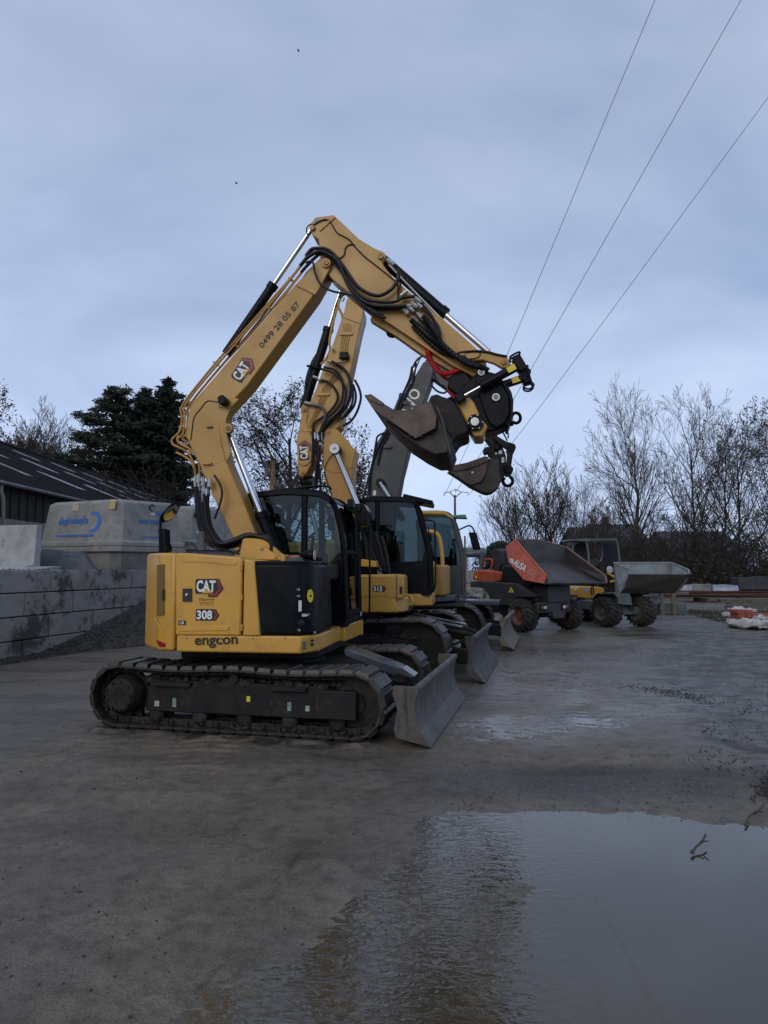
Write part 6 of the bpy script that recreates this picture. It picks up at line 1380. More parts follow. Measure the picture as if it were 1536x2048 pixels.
for z in (TZ - .1, TZ + 1.52):
    for k in range(m + 1): mb.v.append((ex_b + .05 + .03 * math.sin(k * .9), 19 + 14 * k / m, z))
mb.f = [(k, k + 1, m + 2 + k, m + 1 + k) for k in range(m)]; mb.build('sheet_plinth', CORR, barn, smooth=60, fix=False)
MB().tube([(ex_b + .28, y0b, ze - .16), (ex_b + .28, y1b, ze - .16)], .06, 8).build('gutter', GRY, barn)
MB().tube(spline([at(3, 966, 19.5), at(2, 985, 19.4), at(6, 1000, 19.4), at(6, 1060, 19.4)], 4), .055, 8).build('downspout', CORR, barn)
MB().prism([(ex_b - .1, y0b, TZ), (ex_b - 2 * wdt, y0b, TZ), (ex_b - 2 * wdt, y0b, ze), (ex_b - wdt, y0b, ze + wdt * pitch), (ex_b - .1, y0b, ze)], (0, .1, 0)).build('gable_wall', WALLD, barn, 0, 0)

# ------------------------------------------------------------------ trees
def grow(tr, tw, p, d, L, r, lvl, mx, rr, up, spread, ends, nb, twig_r, bend=.12, s0=.35, fork=0):
    n = max(3, int(5 - lvl)) + (3 if lvl == 0 else 0); P = [p.copy()]; q = p.copy(); dd = d.copy()
    for i in range(n):
        dd = (dd + Vector((rr.gauss(0, bend), rr.gauss(0, bend), rr.gauss(0, bend * .6))) + Vector((0, 0, up * .12))).normalized(); q = q + dd * (L / n); P.append(q.copy())
    rs = [max(twig_r, r * (1 - .78 * i / n)) for i in range(n + 1)]
    mb = tr if lvl <= 1 else tw
    mb.tube(P, rs, 7 if lvl == 0 else 5 if lvl == 1 else 3, caps=False)
    if lvl >= mx: ends.append((P[-1], dd)); ends.append((P[-2], dd)); return
    k = nb[lvl]
    for j in range(k):
        f = s0 + (1 - s0) * (j + rr.random()) / k if lvl == 0 else .18 + .82 * (j + rr.random()) / k
        i = min(n - 1, int(f * n)); t = f * n - i; bp = P[i].lerp(P[i + 1], min(1, t)); bd = (P[i + 1] - P[i]).normalized()
        az = rr.uniform(0, 2 * math.pi); e1 = bd.orthogonal().normalized(); e2 = bd.cross(e1); side = e1 * math.cos(az) + e2 * math.sin(az)
        sp = spread[lvl] * rr.uniform(.75, 1.2)
        nd = (bd * math.cos(sp) + side * math.sin(sp)); nd = (nd + Vector((0, 0, up * .25))).normalized()
        l2 = L * (.62 if lvl == 0 else .55) * (1.15 - .55 * f) * rr.uniform(.75, 1.15)
        grow(tr, tw, bp, nd, l2, max(twig_r, rs[i] * .55), lvl + 1, mx, rr, up, spread, ends, nb, twig_r, bend, s0)
LIB = {}
def leafset(mb, ends, rr, prob, size, per=1, jit=.15):
    for p, d in ends:
        if rr.random() > prob: continue
        for _ in range(per):
            c = p + Vector((rr.gauss(0, jit), rr.gauss(0, jit), rr.gauss(0, jit))); a = Vector((rr.gauss(0, 1), rr.gauss(0, 1), rr.gauss(0, 1))).normalized(); b = a.orthogonal().normalized(); s = size * rr.uniform(.6, 1.3)
            mb.add([c - a * s, c + b * s * .6, c + a * s, c - b * s * .6], [(0, 1, 2, 3)])
def bare(key, seed, H_, r0, mx=4, up=.5, spread=(.75, .7, .7, .7), nb=(16, 6, 5, 4), twig_r=.011, bend=.1, s0=.3, leaf=None, twm=None, stems=1, leafm=None):
    rr = random.Random(seed); tr, tw, lf = MB(), MB(), MB(); ends = []
    for s in range(stems):
        a = rr.uniform(0, 6.28); lean = .0 if stems == 1 else rr.uniform(.05, .22)
        grow(tr, tw, Vector((math.cos(a), math.sin(a), 0)) * (.0 if stems == 1 else rr.uniform(.1, .5)) + Vector((0, 0, -.2)), Vector((math.cos(a) * lean, math.sin(a) * lean, 1)).normalized(), H_ * (1 if stems == 1 else rr.uniform(.75, 1)), r0 * (1 if stems == 1 else rr.uniform(.5, .9)), 0, mx, rr, up, spread, ends, nb, twig_r, bend, s0)
    if leaf: leafset(lf, ends, rr, *leaf)
    LIB[key] = (tr, tw, lf, twm or TWIG, leafm or LEAFB)
def mesh_of(mb, name, mat):
    me = bpy.data.meshes.new(name); me.from_pydata(mb.v, [], mb.f); me.materials.append(mat)
    return me
MESHES = {}
def put_tree(name, key, label, p, sc, rz, group=None, cat='tree', sx=1.0):
    if key not in MESHES:
        tr, tw, lf, tm, lm = LIB[key]; MESHES[key] = (mesh_of(tr, 'trunk', BARK), mesh_of(tw, 'crown', tm) if tw.v else None, mesh_of(lf, 'leaves', lm) if lf.v else None)
    a, b, c = MESHES[key]
    r = bpy.data.objects.new(name, None); COL.objects.link(r); r.location = p; r.rotation_euler = (0, 0, rz); r.scale = (sc * sx, sc * sx, sc)
    tag(r, label, cat, group); r.empty_display_size = .3
    for nm, m in (('trunk', a), ('crown', b), ('leaves', c)):
        if m is None: continue
        o = bpy.data.objects.new(nm, m); COL.objects.link(o); o.parent = r
    return r
bare('oak', 11, 9.5, .24, 4, .25, (.95, .8, .75, .7), (15, 6, 5, 4), .011, .14, .22, (.75, .09, 2, .18))
bare('oak2', 15, 9.0, .22, 4, .25, (.95, .85, .75, .7), (14, 6, 5, 4), .011, .14, .25, (.6, .085, 2, .16))
bare('poplar', 21, 13, .20, 4, .5, (.75, .75, .7, .7), (21, 6, 5, 3), .012, .10, .13, None, TWIG)
bare('poplar2', 25, 13, .22, 4, .45, (.8, .75, .7, .7), (19, 6, 5, 3), .012, .11, .14, (.04, .08, 1, .1), TWIG)
bare('leafy', 29, 12, .20, 4, .45, (.7, .75, .7, .6), (18, 6, 5, 3), .011, .11, .14, (.34, .12, 1, .2), TWIG)
bare('shoots', 33, 8.5, .15, 3, .75, (.7, .6, .55, .4), (15, 6, 5, 3), .011, .10, .24, None, TWIG, 2)
bare('shoots2', 35, 7.5, .14, 3, .7, (.8, .7, .6, .4), (14, 6, 5, 3), .011, .12, .20, (.03, .08, 1, .1), TWIGL, 3)
bare('scrub', 41, 5.0, .06, 3, .35, (.85, .85, .8, .7), (9, 5, 4, 4), .009, .18, .08, None, TWIG, 4)
bare('birches', 45, 9.0, .09, 4, .8, (.45, .5, .5, .5), (16, 5, 4, 3), .009, .05, .25, None, TWIGL, 3)
def conifer(key, seed, H_, r0, mat, shape, n_whorl, leafs, size, droop, irregular):
    rr = random.Random(seed); tr, tw, lf = MB(), MB(), MB()
    tr.tube([(0, 0, -.2), (.1, 0, H_ * .5), (.05, .05, H_)], [r0, r0 * .6, .03], 8, caps=False)
    for i in range(n_whorl):
        f = (i + rr.random()) / n_whorl; z = H_ * (.10 + .89 * f); rad = shape(f) * rr.uniform(1 - irregular, 1 + irregular * .6)
        az = i * 2.4 + rr.uniform(-.4, .4); d = Vector((math.cos(az), math.sin(az), 0)); P = []
        for k in range(6):
            t = k / 5; P.append(Vector((0, 0, z)) + d * rad * t + ZV * (rad * (droop * t + (-.6 * droop) * t * t * 1.2)))
        tr.tube(P, [max(.012, .07 * (1 - t / 5)) for t in range(6)], 4, caps=False)
        m = int(leafs * rad) + 4
        for _ in range(m):
            t = rr.random() ** .75; k = min(4, int(t * 5)); b = P[k].lerp(P[k + 1], t * 5 - k); wd = .38 * rad * (1 - .75 * t) + .12
            c = b + Vector((rr.gauss(0, wd * .55), rr.gauss(0, wd * .55), rr.gauss(0, .14) - .10))
            e = (d * .8 + Vector((rr.gauss(0, .6), rr.gauss(0, .6), rr.gauss(-.15, .45)))).normalized(); w = e.orthogonal().normalized(); w = (w + Vector((rr.gauss(0, .5), rr.gauss(0, .5), rr.gauss(0, .5)))).normalized(); s = size * rr.uniform(.5, 1.25)
            lf.add([c - e * s * .6 - w * s * .16, c - e * s * .1 + w * s * .3, c + e * s, c - e * s * .05 - w * s * .32], [(0, 1, 2, 3)])
    LIB[key] = (tr, tw, lf, TWIG, mat)
conifer('spruce', 3, 20, .30, NEED, lambda f: 3.9 * (1 - f ** 2.2) ** .8 * (.7 + .3 * min(1, f * 4)) + .35, 135, 85, .40, -.18, .55)
conifer('pine', 8, 18, .28, NEEDP, lambda f: (3.9 * math.sin(math.pi * (.10 + .85 * f)) ** .8 + .5) * (1.0 if f > .15 else .6), 95, 80, .36, .10, .62)
def base(px, Y, z=0.0):
    p = at(px, 1140, Y); return (p.x, Y, z)
G1 = 'bare trees along the right edge of the yard'
T_ = [('conifer', 'spruce', 'tall dark spruce with pointed tops, behind the barn', 325, 72, TZ, 1.0, .4, 1.0, None),
      ('conifer', 'spruce', 'second dark spruce top, left of the taller spruce', 282, 74, TZ, .975, 2.1, .95, None),
      ('conifer', 'pine', 'broad loose pine with paler needles, left of the dark spruces', 222, 70, TZ, 1.03, 1.0, 1.0, None),
      ('bare_tree', 'oak', 'tree with clinging brown leaves at the left edge above the barn roof', -6, 62, TZ, 1.42, .3, 1.0, None),
      ('bare_tree', 'birches', 'slender bare saplings above the barn roof, between the brown tree and the pine', 72, 66, TZ, 1.28, .8, 1.35, None),
      ('bare_tree', 'birches', 'fine bare saplings close against the pine', 112, 70, TZ, 1.3, 2.3, 1.3, None),
      ('bare_tree', 'oak2', 'reddish tree half hidden by the pine', 150, 68, TZ, 1.38, 2.9, .8, None),
      ('bare_tree', 'scrub', 'grey bare scrub growing below the spruces, behind the concrete tanks', 322, 36, TZ, .95, .3, 1.3, None),
      ('bare_tree', 'scrub', 'tangled bare scrub beside the hanging hoses', 372, 40, TZ, .85, 1.7, 1.3, None),
      ('bare_tree', 'scrub', 'bare scrub showing left of the near cab', 430, 44, TZ, .75, 4.2, 1.4, None),
      ('bare_tree', 'oak', 'spreading tree with sparse curled leaves, seen between the two yellow booms', 585, 34, 0, .84, 1.1, 1.08, None),
      ('bare_tree', 'oak2', 'spreading tree with sparse leaves, half behind the second boom', 690, 37, 0, .84, 2.0, 1.08, None),
      ('bare_tree', 'scrub', 'low bare scrub behind the near cab roof', 500, 42, 0, 1.0, .5, 1.4, None),
      ('bare_tree', 'scrub', 'low bare bush standing below the power pole', 905, 48, 0, .62, .9, 1.3, None),
      ('bare_tree', 'shoots', 'pollarded tree with pale upright shoots, first right of the power pole', 1015, 50, 0, .84, .4, 1.0, G1),
      ('bare_tree', 'shoots2', 'many stemmed tree with pale upright shoots above the orange skip', 1062, 52, 0, 1.06, 2.2, 1.0, G1),
      ('bare_tree', 'shoots', 'tree of straight pale shoots directly behind the canopy dumper', 1118, 51, 0, .93, 3.0, 1.0, G1),
      ('bare_tree', 'shoots2', 'thin pale tree in the gap left of the tallest poplar', 1185, 54, 0, .92, 5.0, .7, G1),
      ('bare_tree', 'poplar', 'tallest bare poplar, right of the gap in the treetops', 1270, 55, 0, .93, .8, .72, G1),
      ('bare_tree', 'poplar2', 'forked bare poplar leaning against the tallest one', 1312, 57, 0, .78, 2.4, .9, G1),
      ('bare_tree', 'poplar', 'bushy bare poplar midway between the tallest one and the right edge', 1390, 56, 0, .90, 3.3, .85, G1),
      ('bare_tree', 'poplar2', 'bare poplar behind the bushy one', 1432, 60, 0, .86, 5.1, .8, G1),
      ('bare_tree', 'leafy', 'poplar keeping a few dark leaves near the right edge', 1490, 52, 0, .86, 1.4, .8, G1),
      ('bare_tree', 'leafy', 'leaf speckled tree cut by the right edge of the picture', 1550, 50, 0, .84, 4.0, .85, G1),
      ('bare_tree', 'scrub', 'bare thicket bush left of the house roof', 1150, 46, 0, .95, 2.0, 1.3, None),
      ('bare_tree', 'scrub', 'dense bare bush in front of the tallest poplar', 1262, 47, 0, 1.0, 3.7, 1.5, None),
      ('bare_tree', 'scrub', 'dense bare bush below the bushy poplar', 1350, 46, 0, 1.0, .2, 1.6, None),
      ('bare_tree', 'scrub', 'dense bare bush above the steel bars', 1440, 45, 0, 1.0, 5.6, 1.6, None),
      ('bare_tree', 'scrub', 'dense bare bush at the right edge', 1525, 44, 0, .9, 2.8, 1.6, None)]
for nm, key, lab, px, Y, z, sc, rz, sx, g in T_: put_tree(nm, key, lab, base(px, Y, z), sc, rz, g, sx=sx)
# small dark evergreen bush below the pollards
rr = random.Random(77); lf = MB(); tr = MB(); cpx = at(1000, 1140, 43)
tr.tube([(0, 0, -.1), (0, 0, 2.6)], [.09, .03], 6, caps=False)
for _ in range(5200):
    th = rr.uniform(0, 6.28); zz = rr.random() ** .7; ra = 1.5 * (1 - zz ** 2.2) ** .5 * (1 + .28 * math.sin(th * 5 + zz * 9)) * rr.uniform(.55, 1.05); cc = Vector((ra * math.cos(th), ra * math.sin(th), .1 + 3.1 * zz)); a = Vector((rr.gauss(0, 1), rr.gauss(0, 1), rr.gauss(.4, 1))).normalized(); b = a.orthogonal().normalized(); s = rr.uniform(.06, .15)
    lf.add([cc - a * s, cc + b * s * .5, cc + a * s, cc - b * s * .5], [(0, 1, 2, 3)])
LIB['shrub'] = (tr, MB(), lf, TWIG, LEAFG)
put_tree('evergreen_bush', 'shrub', 'rounded dark evergreen bush behind the orange dumper seat', (cpx.x, 43, 0), 1.0, 0, cat='bush')
# overgrown thicket under the trees: one mass
rr = random.Random(99); mb = MB(); lf = MB()
for _ in range(2600):
    px = rr.uniform(1090, 1900); Y = rr.uniform(40, 50); x = (px - 768) / 1420 * Y; h = rr.uniform(.8, 3.8) * (.55 + .45 * ss(1130, 1260, px)) ; L = Vector((rr.gauss(0, .5), rr.gauss(0, .5), 0))
    L2 = Vector((rr.gauss(0, .7), rr.gauss(0, .5), 0)); P = spline([Vector((x, Y, 0)), Vector((x, Y, h * .5)) + L * .8, Vector((x, Y, h)) + L * 1.2 + L2, Vector((x, Y, h * rr.uniform(.6, 1.1))) + L * 1.5 + L2 * 2.2], 2); mb.tube(P, [rr.uniform(.012, .03) * (1 - .7 * i / len(P)) for i in range(len(P))], 3, caps=False)
for _ in range(30000):
    px = rr.uniform(1085, 1900); Y = rr.uniform(40, 50); x = (px - 768) / 1420 * Y; top = (.9 + 1.6 * ss(1110, 1330, px)) * (.6 + .4 * math.sin(px * .03 + Y)); z = rr.random() ** 1.1 * max(.5, top)
    c_ = Vector((x, Y, z)); a = Vector((rr.gauss(0, 1), rr.gauss(0, 1), rr.gauss(.3, 1))).normalized(); b = a.orthogonal().normalized(); s = rr.uniform(.05, .14)
    lf.add([c_ - a * s, c_ + b * s * .6, c_ + a * s, c_ - b * s * .6], [(0, 1, 2, 3)])
tag(mb.build('undergrowth', TWIG, None, smooth=0, fix=False), kind='stuff'); tag(lf.build('ivy_thicket', LEAFG, None, smooth=0, fix=False), kind='stuff')
# houses behind the trees, seen as dark roofs
SLA = M('dark_slate', (.045, .047, .055), .6, c2=(.032, .033, .04), vs=3)
BRI = M('dark_brick', (.075, .058, .05), .85, c2=(.05, .04, .036), vs=6)
def house(label, px0, px1, ytop, yeave, Y, chim=None):
    a, b = at(px0, 1140, Y), at(px1, 1140, Y); zt_, zev = at(px0, ytop, Y + 4).z, at(px0, yeave, Y).z
    h = thing('house', label, 'house', ((a.x + b.x) / 2, Y + 4, 0)); x0, x1 = a.x, b.x
    wl = MB().prism([(x0, Y, -.2), (x0, Y + 8, -.2), (x0, Y + 8, zev), (x0, Y + 4, zt_ - .1), (x0, Y, zev)], (x1 - x0, 0, 0)).build('wall', BRI, h, 0, 0)
    rf = MB().prism([(x0 - .3, Y - .4, zev - .15), (x0 - .3, Y + 4, zt_), (x0 - .3, Y + 4, zt_ + .18), (x0 - .3, Y - .4, zev + .03)], (x1 - x0 + .6, 0, 0)); rf.prism([(x0 - .3, Y + 8.4, zev - .15), (x0 - .3, Y + 4.01, zt_), (x0 - .3, Y + 4.01, zt_ + .18), (x0 - .3, Y + 8.4, zev + .03)], (x1 - x0 + .6, 0, 0)); r_ = rf.build('roof', SLA, h, 0, 0)
    for cx in chim or []:
        p = at(cx, 1140, Y + 4); MB().box((p.x, Y + 4, zt_ + .3), Vector((.3, 0, 0)), Vector((0, .3, 0)), ZV * .6).build('chimney', BRI, r_, .02)
    n = max(2, int((x1 - x0) / 3))
    for k in range(n):
        x = x0 + (k + .5) * (x1 - x0) / n; f_ = MB().box((x, Y - .02, zev - 1.5), Vector((.5, 0, 0)), Vector((0, .04, 0)), ZV * .65).build('window', M('pale_window_frame', (.35, .35, .36), .6) if k == 0 else bpy.data.materials['pale_window_frame'], h, 0)
        MB().box((x, Y - .065, zev - 1.5), Vector((.42, 0, 0)), Vector((0, .006, 0)), ZV * .57).build('pane', PLA, f_, 0)
house('dark roofed house with one chimney, glimpsed behind the bare poplars', 1208, 1300, 1052, 1092, 66, [1213])
house('low gabled house roof showing between the skip and the dark roofed house', 1165, 1202, 1058, 1085, 70)
house('long dark roof deep in the trees towards the right edge', 1345, 1480, 1066, 1100, 74)
# low concrete wall at the back of the yard, seen past the cabs, and its clutter
bw = MB(); a, b = Vector((1.3, 25.5, 0)), Vector((4.7, 27.0, 0)); d = (b - a).normalized(); n_ = Vector((d.y, -d.x, 0)); L = (b - a).length
for c_ in range(3):
    s = 0 if c_ % 2 else -.6
    while s < L: bw.box(a + d * (s + .63) + ZV * (.25 + c_ * .5), d * .62, n_ * .25, ZV * .244); s += 1.26
tag(bw.build('low_wall', CON, None, .012, loc=a), 'low wall of concrete blocks at the back of the yard, left of the orange dumper', 'wall')
MB()
pv = MB().tube([at(927, 1105, 27), at(968, 1105, 27.4)], .19, 14); tag(pv.build('drain_pipe', GRY, None, loc=at(945, 1112, 27)), 'short grey pipe lying on top of the low back wall', 'pipe')
tag(MB().prism([at(928, 1112, 26.6), at(935, 1112, 26.6), at(935, 1190, 26.6), at(928, 1190, 26.6)], (0, .12, 0)).build('marker_post', WOODG, None, .01, loc=gnd(931, 1200)), 'thin wooden post standing in front of the low back wall', 'post')
# ------------------------------------------------------------------ power pole, wires, wooden stump, birds
pb = at(911, 1140, 70); pole = thing('power_pole', 'slim power pole with a Y shaped head, far behind the excavators', 'power pole', (pb.x, 70, 0))
zt = at(911, 990, 70).z; PM = M('dark_galvanised', (.07, .075, .08), .6)
MB().tube([(pb.x, 70, -.3), (pb.x, 70, zt)], [.17, .10], 8).build('mast', PM, pole)
AT = {}
hd = MB(); ht = []
for px, py in ((888, 986), (911, 978.5), (936, 985)): ht.append(at(px, py, 70))
c0 = Vector((pb.x, 70, zt - .3)); l_, r_ = at(899, 984, 70), at(923, 984, 70)
hd.tube([c0, l_], .05, 5); hd.tube([c0, r_], .05, 5); hd.tube([l_, ht[1], r_], .035, 5); hd.tube([l_, ht[0]], .035, 5); hd.tube([r_, ht[2]], .035, 5); hd.tube([ht[0], ht[0] - ZV * .35], .03, 5); hd.tube([ht[2], ht[2] - ZV * .3], .03, 5); hd.tube([ht[1], ht[1] - ZV * .3], .03, 5)
hd.build('cross_arm', PM, pole)
WIR = M('wire_metal', (.05, .05, .055), .6)
for k, ((ax, ay), lab) in enumerate((((1310, 0), 'power line nearest the boom, leftmost of the three at the top edge'), ((1482, 0), 'power line between the other two wires'), ((1536, 195), 'power line leaving through the right edge of the picture'))):
    d = ray(ax, ay); t = 8.0 / d.z; B_ = CAMP + d * t; A2 = ht[k] - ZV * .3; ext = B_ + (B_ - A2) * .25; P = []
    d2 = ray(((1020, 700), (1060, 760), (1040, 880))[k][0], ((1020, 700), (1060, 760), (1040, 880))[k][1])
    for i in range(41):
        s = i / 40; q = A2.lerp(B_, s); q.z -= .35 * math.sin(math.pi * s); P.append(q)
    P.append(ext); o = MB().tube(P, [.016 + .0 * i for i in range(41)] + [.008], 5, caps=False) if False else MB().tube(P, [.022 - .0182 * (i / 41) for i in range(42)], 5, caps=False)
    tag(o.build('power_line', WIR, None, loc=A2), lab, 'power line', 'power lines')
st_ = MB().tube([at(545, 1060, 30), at(545, 922, 30)], [.13, .11], 10); so_ = st_.build('wooden_pole', WOODP, None, loc=(at(545, 1140, 30).x, 30, 0)); tag(so_, 'stub of a pale wooden pole behind the near cab roof', 'pole')
MB().box(at(533, 938, 29.9), Vector((.06, 0, 0)), Vector((0, .06, 0)), ZV * .35).build('metal_box', GRY, so_, .02)
for (px, py, sp, lab) in ((597, 102, .35, 'small dark bird high in the sky'), (473, 367, .30, 'tiny bird gliding left of the boom top')):
    c_ = at(px, py, 60); b = MB(); b.lathe(c_ - Vector((.12, 0, 0)), Vector((1, .3, 0)), [(0, .004), (.05, .03), (.14, .035), (.22, .012), (.27, .004)], 8)
    for s in (-1, 1): b.add([c_ + Vector((.05, .02 * s, 0)), c_ + Vector((-.06, .02 * s, 0)), c_ + Vector((-.10, sp * .5 * s, .08)), c_ + Vector((-.02, sp * .4 * s, .10))], [(0, 1, 2, 3)]); b.add([c_ + Vector((.05, 0, 0)), c_ + Vector((-.05, 0, .01)), c_ + Vector((.05 * s - .02, 0, .13)), c_ + Vector((.09 * s, 0, .10))], [(0, 1, 2, 3)])
    tag(b.build('bird', BLKM, None, smooth=0, fix=False, loc=c_), lab, 'bird')
# ------------------------------------------------------------------ materials lying about at the far right
RUS = M('rusty_bars', (.075, .032, .018), .85, c2=(.04, .02, .014), vs=6)
WRP = M('white_wrapping', (.42, .44, .50), .45, c2=(.25, .29, .42), vs=3)
SAC = M('white_sack', (.50, .49, .47), .6, c2=(.30, .29, .27), vs=5, bump=.6, bs=12)
BRK = M('red_brick', (.30, .075, .04), .8, c2=(.20, .055, .035), vs=9)
x0, x1 = at(1350, 1185, 34), at(1640, 1185, 34); mb = MB()
for k in range(26): mb.tube([(x0.x + R.uniform(-.6, .3), 33.6 + R.uniform(-.5, .5), .25 + R.random() * .28), (x1.x + R.uniform(-.3, .5), 33.2 + R.uniform(-.5, .5), .25 + R.random() * .28)], .028, 5)
for k in range(4): mb.box((x0.x + 1 + k * 2.0, 33.5, .1), Vector((.06, 0, 0)), Vector((0, .7, 0)), ZV * .1)
tag(mb.build('steel_bars', RUS, None, loc=(x0.x + 3, 33.5, 0)), 'long bundle of rusty steel bars lying on bearers in front of the thicket', 'steel bars')
def bale(label, px0, px1, py0, py1, Y, mat, nm='wrapped_bundle', cat='wrapped bundle', k=0):
    a, b = at(px0, py1, Y), at(px1, py1, Y); z1_ = at(px0, py0, Y).z; c_ = (a + b) / 2; w = (b.x - a.x) / 2
    bm = bmesh.new(); bmesh.ops.create_cube(bm, size=2); bmesh.ops.subdivide_edges(bm, edges=bm.edges, cuts=12 if nm == 'sack' else 5, use_grid_fill=True); rs_ = random.Random(k + 5); off = rs_.random() * 50
    for v in bm.verts:
        nz = float(fbm(np.array(v.co.x * 1.2 + off), np.array(v.co.y * 1.2 + v.co.z * .9), 1.0, 3, k % 5))
        if nm == 'sack':
            sp_ = v.co.normalized() * 1.0; v.co = v.co.lerp(sp_, .8); n2 = float(fbm(np.array(v.co.x * 2.6 + off), np.array(v.co.y * 2.2 + v.co.z * 1.7), 1.0, 4, (k + 2) % 5)); nz = nz * 1.6 + n2 * 1.9; v.co.z = max(-1, v.co.z * .62 - .38 + .6 * n2); v.co.x *= 1.15; v.co.y *= 1.5
        v.co = Vector((v.co.x * w * (1 + .07 * nz), v.co.y * .45 * (1 + .1 * nz), max(0, (v.co.z + 1) / 2 * (z1_ - a.z) * (1 + .22 * nz * (v.co.z > 0)))))
    me = bpy.data.meshes.new(nm); bm.to_mesh(me); bm.free(); me.materials.append(mat); me.polygons.foreach_set('use_smooth', [True] * len(me.polygons)); me.set_sharp_from_angle(angle=.6)
    o = bpy.data.objects.new(nm, me); COL.objects.link(o); o.location = (c_.x, Y, a.z); tag(o, label, cat, None)
bale('small white wrapped bundle at the left end of the steel bars', 1355, 1376, 1171, 1182, 33.9, WRP, k=1)
bale('grey strapped block stack behind the steel bars', 1374, 1414, 1169, 1181, 34.2, M('grey_blocks', (.22, .22, .22), .8), 'block_stack', 'block stack', k=2)
bale('long blue and white wrapped bundle behind the steel bars', 1418, 1468, 1170, 1181, 34.2, WRP, k=3)
bale('dark covered heap at the foot of the thicket near the right edge', 1470, 1530, 1155, 1178, 36.5, M('dark_tarp', (.04, .042, .045), .6), 'covered_heap', 'covered heap', k=4)
tr2 = thing('trestle', 'low timber trestle with stacked boards under the grey skip', 'trestle', at(1335, 1214, 24))
for px in (1324, 1347): MB().box((at(px, 1200, 24).x, 24, .40), Vector((.06, 0, 0)), Vector((0, .06, 0)), ZV * .42).build('post', WOODG, tr2, .01)
MB().box((at(1335, 1190, 24).x, 24.1, .72), Vector((.75, 0, 0)), Vector((0, .05, 0)), ZV * .05).build('rail', WOODG, tr2, .01)
MB().box((at(1352, 1207, 24).x, 24.5, .22), Vector((.45, 0, 0)), Vector((0, .3, 0)), ZV * .16).build('board_stack', GRY, tr2, .01)
dr_ = MB().lathe(Vector((at(1302, 1200, 24.5).x, 24.5, 0)), ZV, [(0, .24), (.02, .26), (.3, .26), (.31, .27), (.33, .26), (.62, .26), (.64, .24)], 20); tag(dr_.build('drum', GRY, None, loc=(at(1302, 1200, 24.5).x, 24.5, 0)), 'grey drum standing right of the grey dumper wheel', 'drum')
# white sacks, bricks, planks on the verge
def sack(label, px0, px1, py0, py1, k, mat=SAC): 
    Y = gnd((px0 + px1) / 2, py1).y; bale(label, px0, px1, py0, py1, Y, mat, 'sack', 'sack', k)
sack('crumpled white sack nearest the yard, lying in front of the red bricks', 1468, 1526, 1232, 1256, 11)
sack('white sack left of the red bricks', 1458, 1492, 1222, 1240, 12)
sack('white sack on top of the others, beside the planks', 1468, 1502, 1212, 1226, 13)
sack('white sack right of the red bricks at the picture edge', 1522, 1560, 1228, 1250, 14)
Yb = gnd(1505, 1242).y; p = gnd(1505, 1242); mb = MB()
for r_ in range(3):
    for k in range(4):
        if r_ == 2 and k > 1: continue
        mb.box((p.x - .45 + k * .24 + (r_ % 2) * .03, Yb, .06 + r_ * .11), Vector((.112, 0, 0)), Vector((0, .25, 0)), ZV * .052)
tag(mb.build('brick_pile', BRK, None, .004, loc=(p.x, Yb, 0)), 'small pile of red bricks between the white sacks', 'bricks')
p = gnd(1515, 1225); mb = MB()
for k in range(5): mb.box((p.x + .4 + R.uniform(-.2, .2), p.y + .8 + k * .1, .12 + k * .075), Vector((1.1, R.uniform(-.1, .1), 0)), Vector((0, .16, 0)), ZV * .03)
tag(mb.build('plank_stack', WOODG, None, .004, loc=(p.x + .4, p.y + 1, 0)), 'dark stack of planks behind the white sacks', 'planks')
pk = gnd(1446, 1240); tag(MB().box(pk + ZV * .03, Vector((.16, -.04, 0)), Vector((.01, .04, 0)), ZV * .02).build('offcut', M('pale_wood', (.4, .38, .34), .7), None, .004, loc=pk), 'short pale wooden offcut lying in the grass', 'offcut')
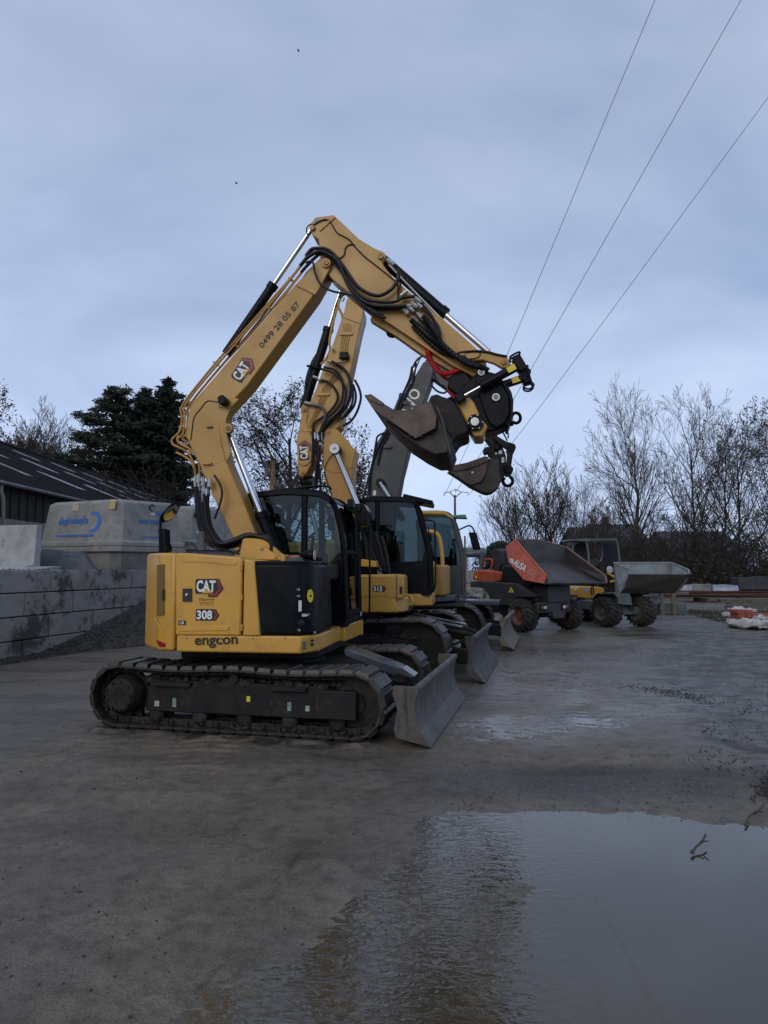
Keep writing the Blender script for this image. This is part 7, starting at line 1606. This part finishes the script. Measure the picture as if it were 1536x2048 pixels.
# rough grass and mud along the right verge
rr = random.Random(31); mb = MB()
def blade_(mb, p, h):
    a = rr.uniform(0, 6.28); d = Vector((math.cos(a), math.sin(a), 0)); w = Vector((-d.y, d.x, 0)) * rr.uniform(.003, .007) * (1 + p.y * .04); mb.add([p - w, p + w, p + d * h * .5 + ZV * h], [(0, 1, 2)])
for _ in range(9000):
    t = rr.random(); px = 1375 + 220 * t; yb_ = 1232 + 22 * ss(1375, 1500, px); py = rr.uniform(1222, yb_); q = gnd(px, py)
    if rr.random() < .5 + .5 * math.sin(q.x * 3 + q.y): blade_(mb, q + Vector((rr.gauss(0, .1), rr.gauss(0, .3), 0)), rr.uniform(.04, .16))
o = mb.build('grass', M('rough_grass', (.050, .052, .024), .85, c2=(.055, .045, .028), vs=2), None, smooth=0, fix=False); tag(o, kind='stuff')
mb = MB()
for _ in range(1500):
    q = gnd(rr.uniform(1395, 1600), rr.choice([rr.uniform(1315, 1350), rr.uniform(1370, 1470), rr.uniform(1470, 1600)]))
    if math.sin(q.x * 4 + 1) * math.sin(q.y * 3) > .15: pebble(mb, q - ZV * .004, rr.uniform(.006, .022))
for _ in range(900):
    px = 1548 + abs(rr.gauss(0, 26)) * rr.choice((-.7, 1)); q = gnd(px, 1580 + rr.gauss(0, 10)); pebble(mb, q + ZV * (.02 * rr.random()), rr.uniform(.005, .016))
for _ in range(700):
    px = rr.gauss(1180, 90); q = gnd(px, 1300 + rr.gauss(0, 5) + (px - 1180) * .01); pebble(mb, q, rr.uniform(.005, .018))
for _ in range(400):
    px = rr.gauss(1340, 60); q = gnd(px, 1385 + rr.gauss(0, 5) + (px - 1340) * .14); pebble(mb, q, rr.uniform(.004, .014))
tag(mb.build('mud_clods', M('wet_mud', (.030, .023, .016), .6, c2=(.018, .014, .011), vs=5, bump=.5), None, smooth=0, fix=False), kind='stuff')
for L, lab, r_ in (([(1384, 1706), (1392, 1699), (1404, 1692), (1412, 1683)], 'short dark twig standing out of the puddle', .006), ([(1490, 1652), (1500, 1635), (1515, 1632), (1528, 1622)], 'bent twig at the far rim of the puddle near the right edge', .006)):
    P = [gnd(*q) + ZV * (.0 + .012 * i) for i, q in enumerate(L)]; b = MB().tube(spline(P, 3), r_, 5); b.tube([P[2], P[2] + Vector((.02, -.035, .015))], r_ * .6, 5); b.tube([P[1], P[1] + Vector((.05, .02, .02))], r_ * .6, 5)
    if 'short' in lab: pebble(b, P[0] + ZV * .005, .02)
    tag(b.build('twig', BARK, None, loc=P[0]), lab, 'twig')
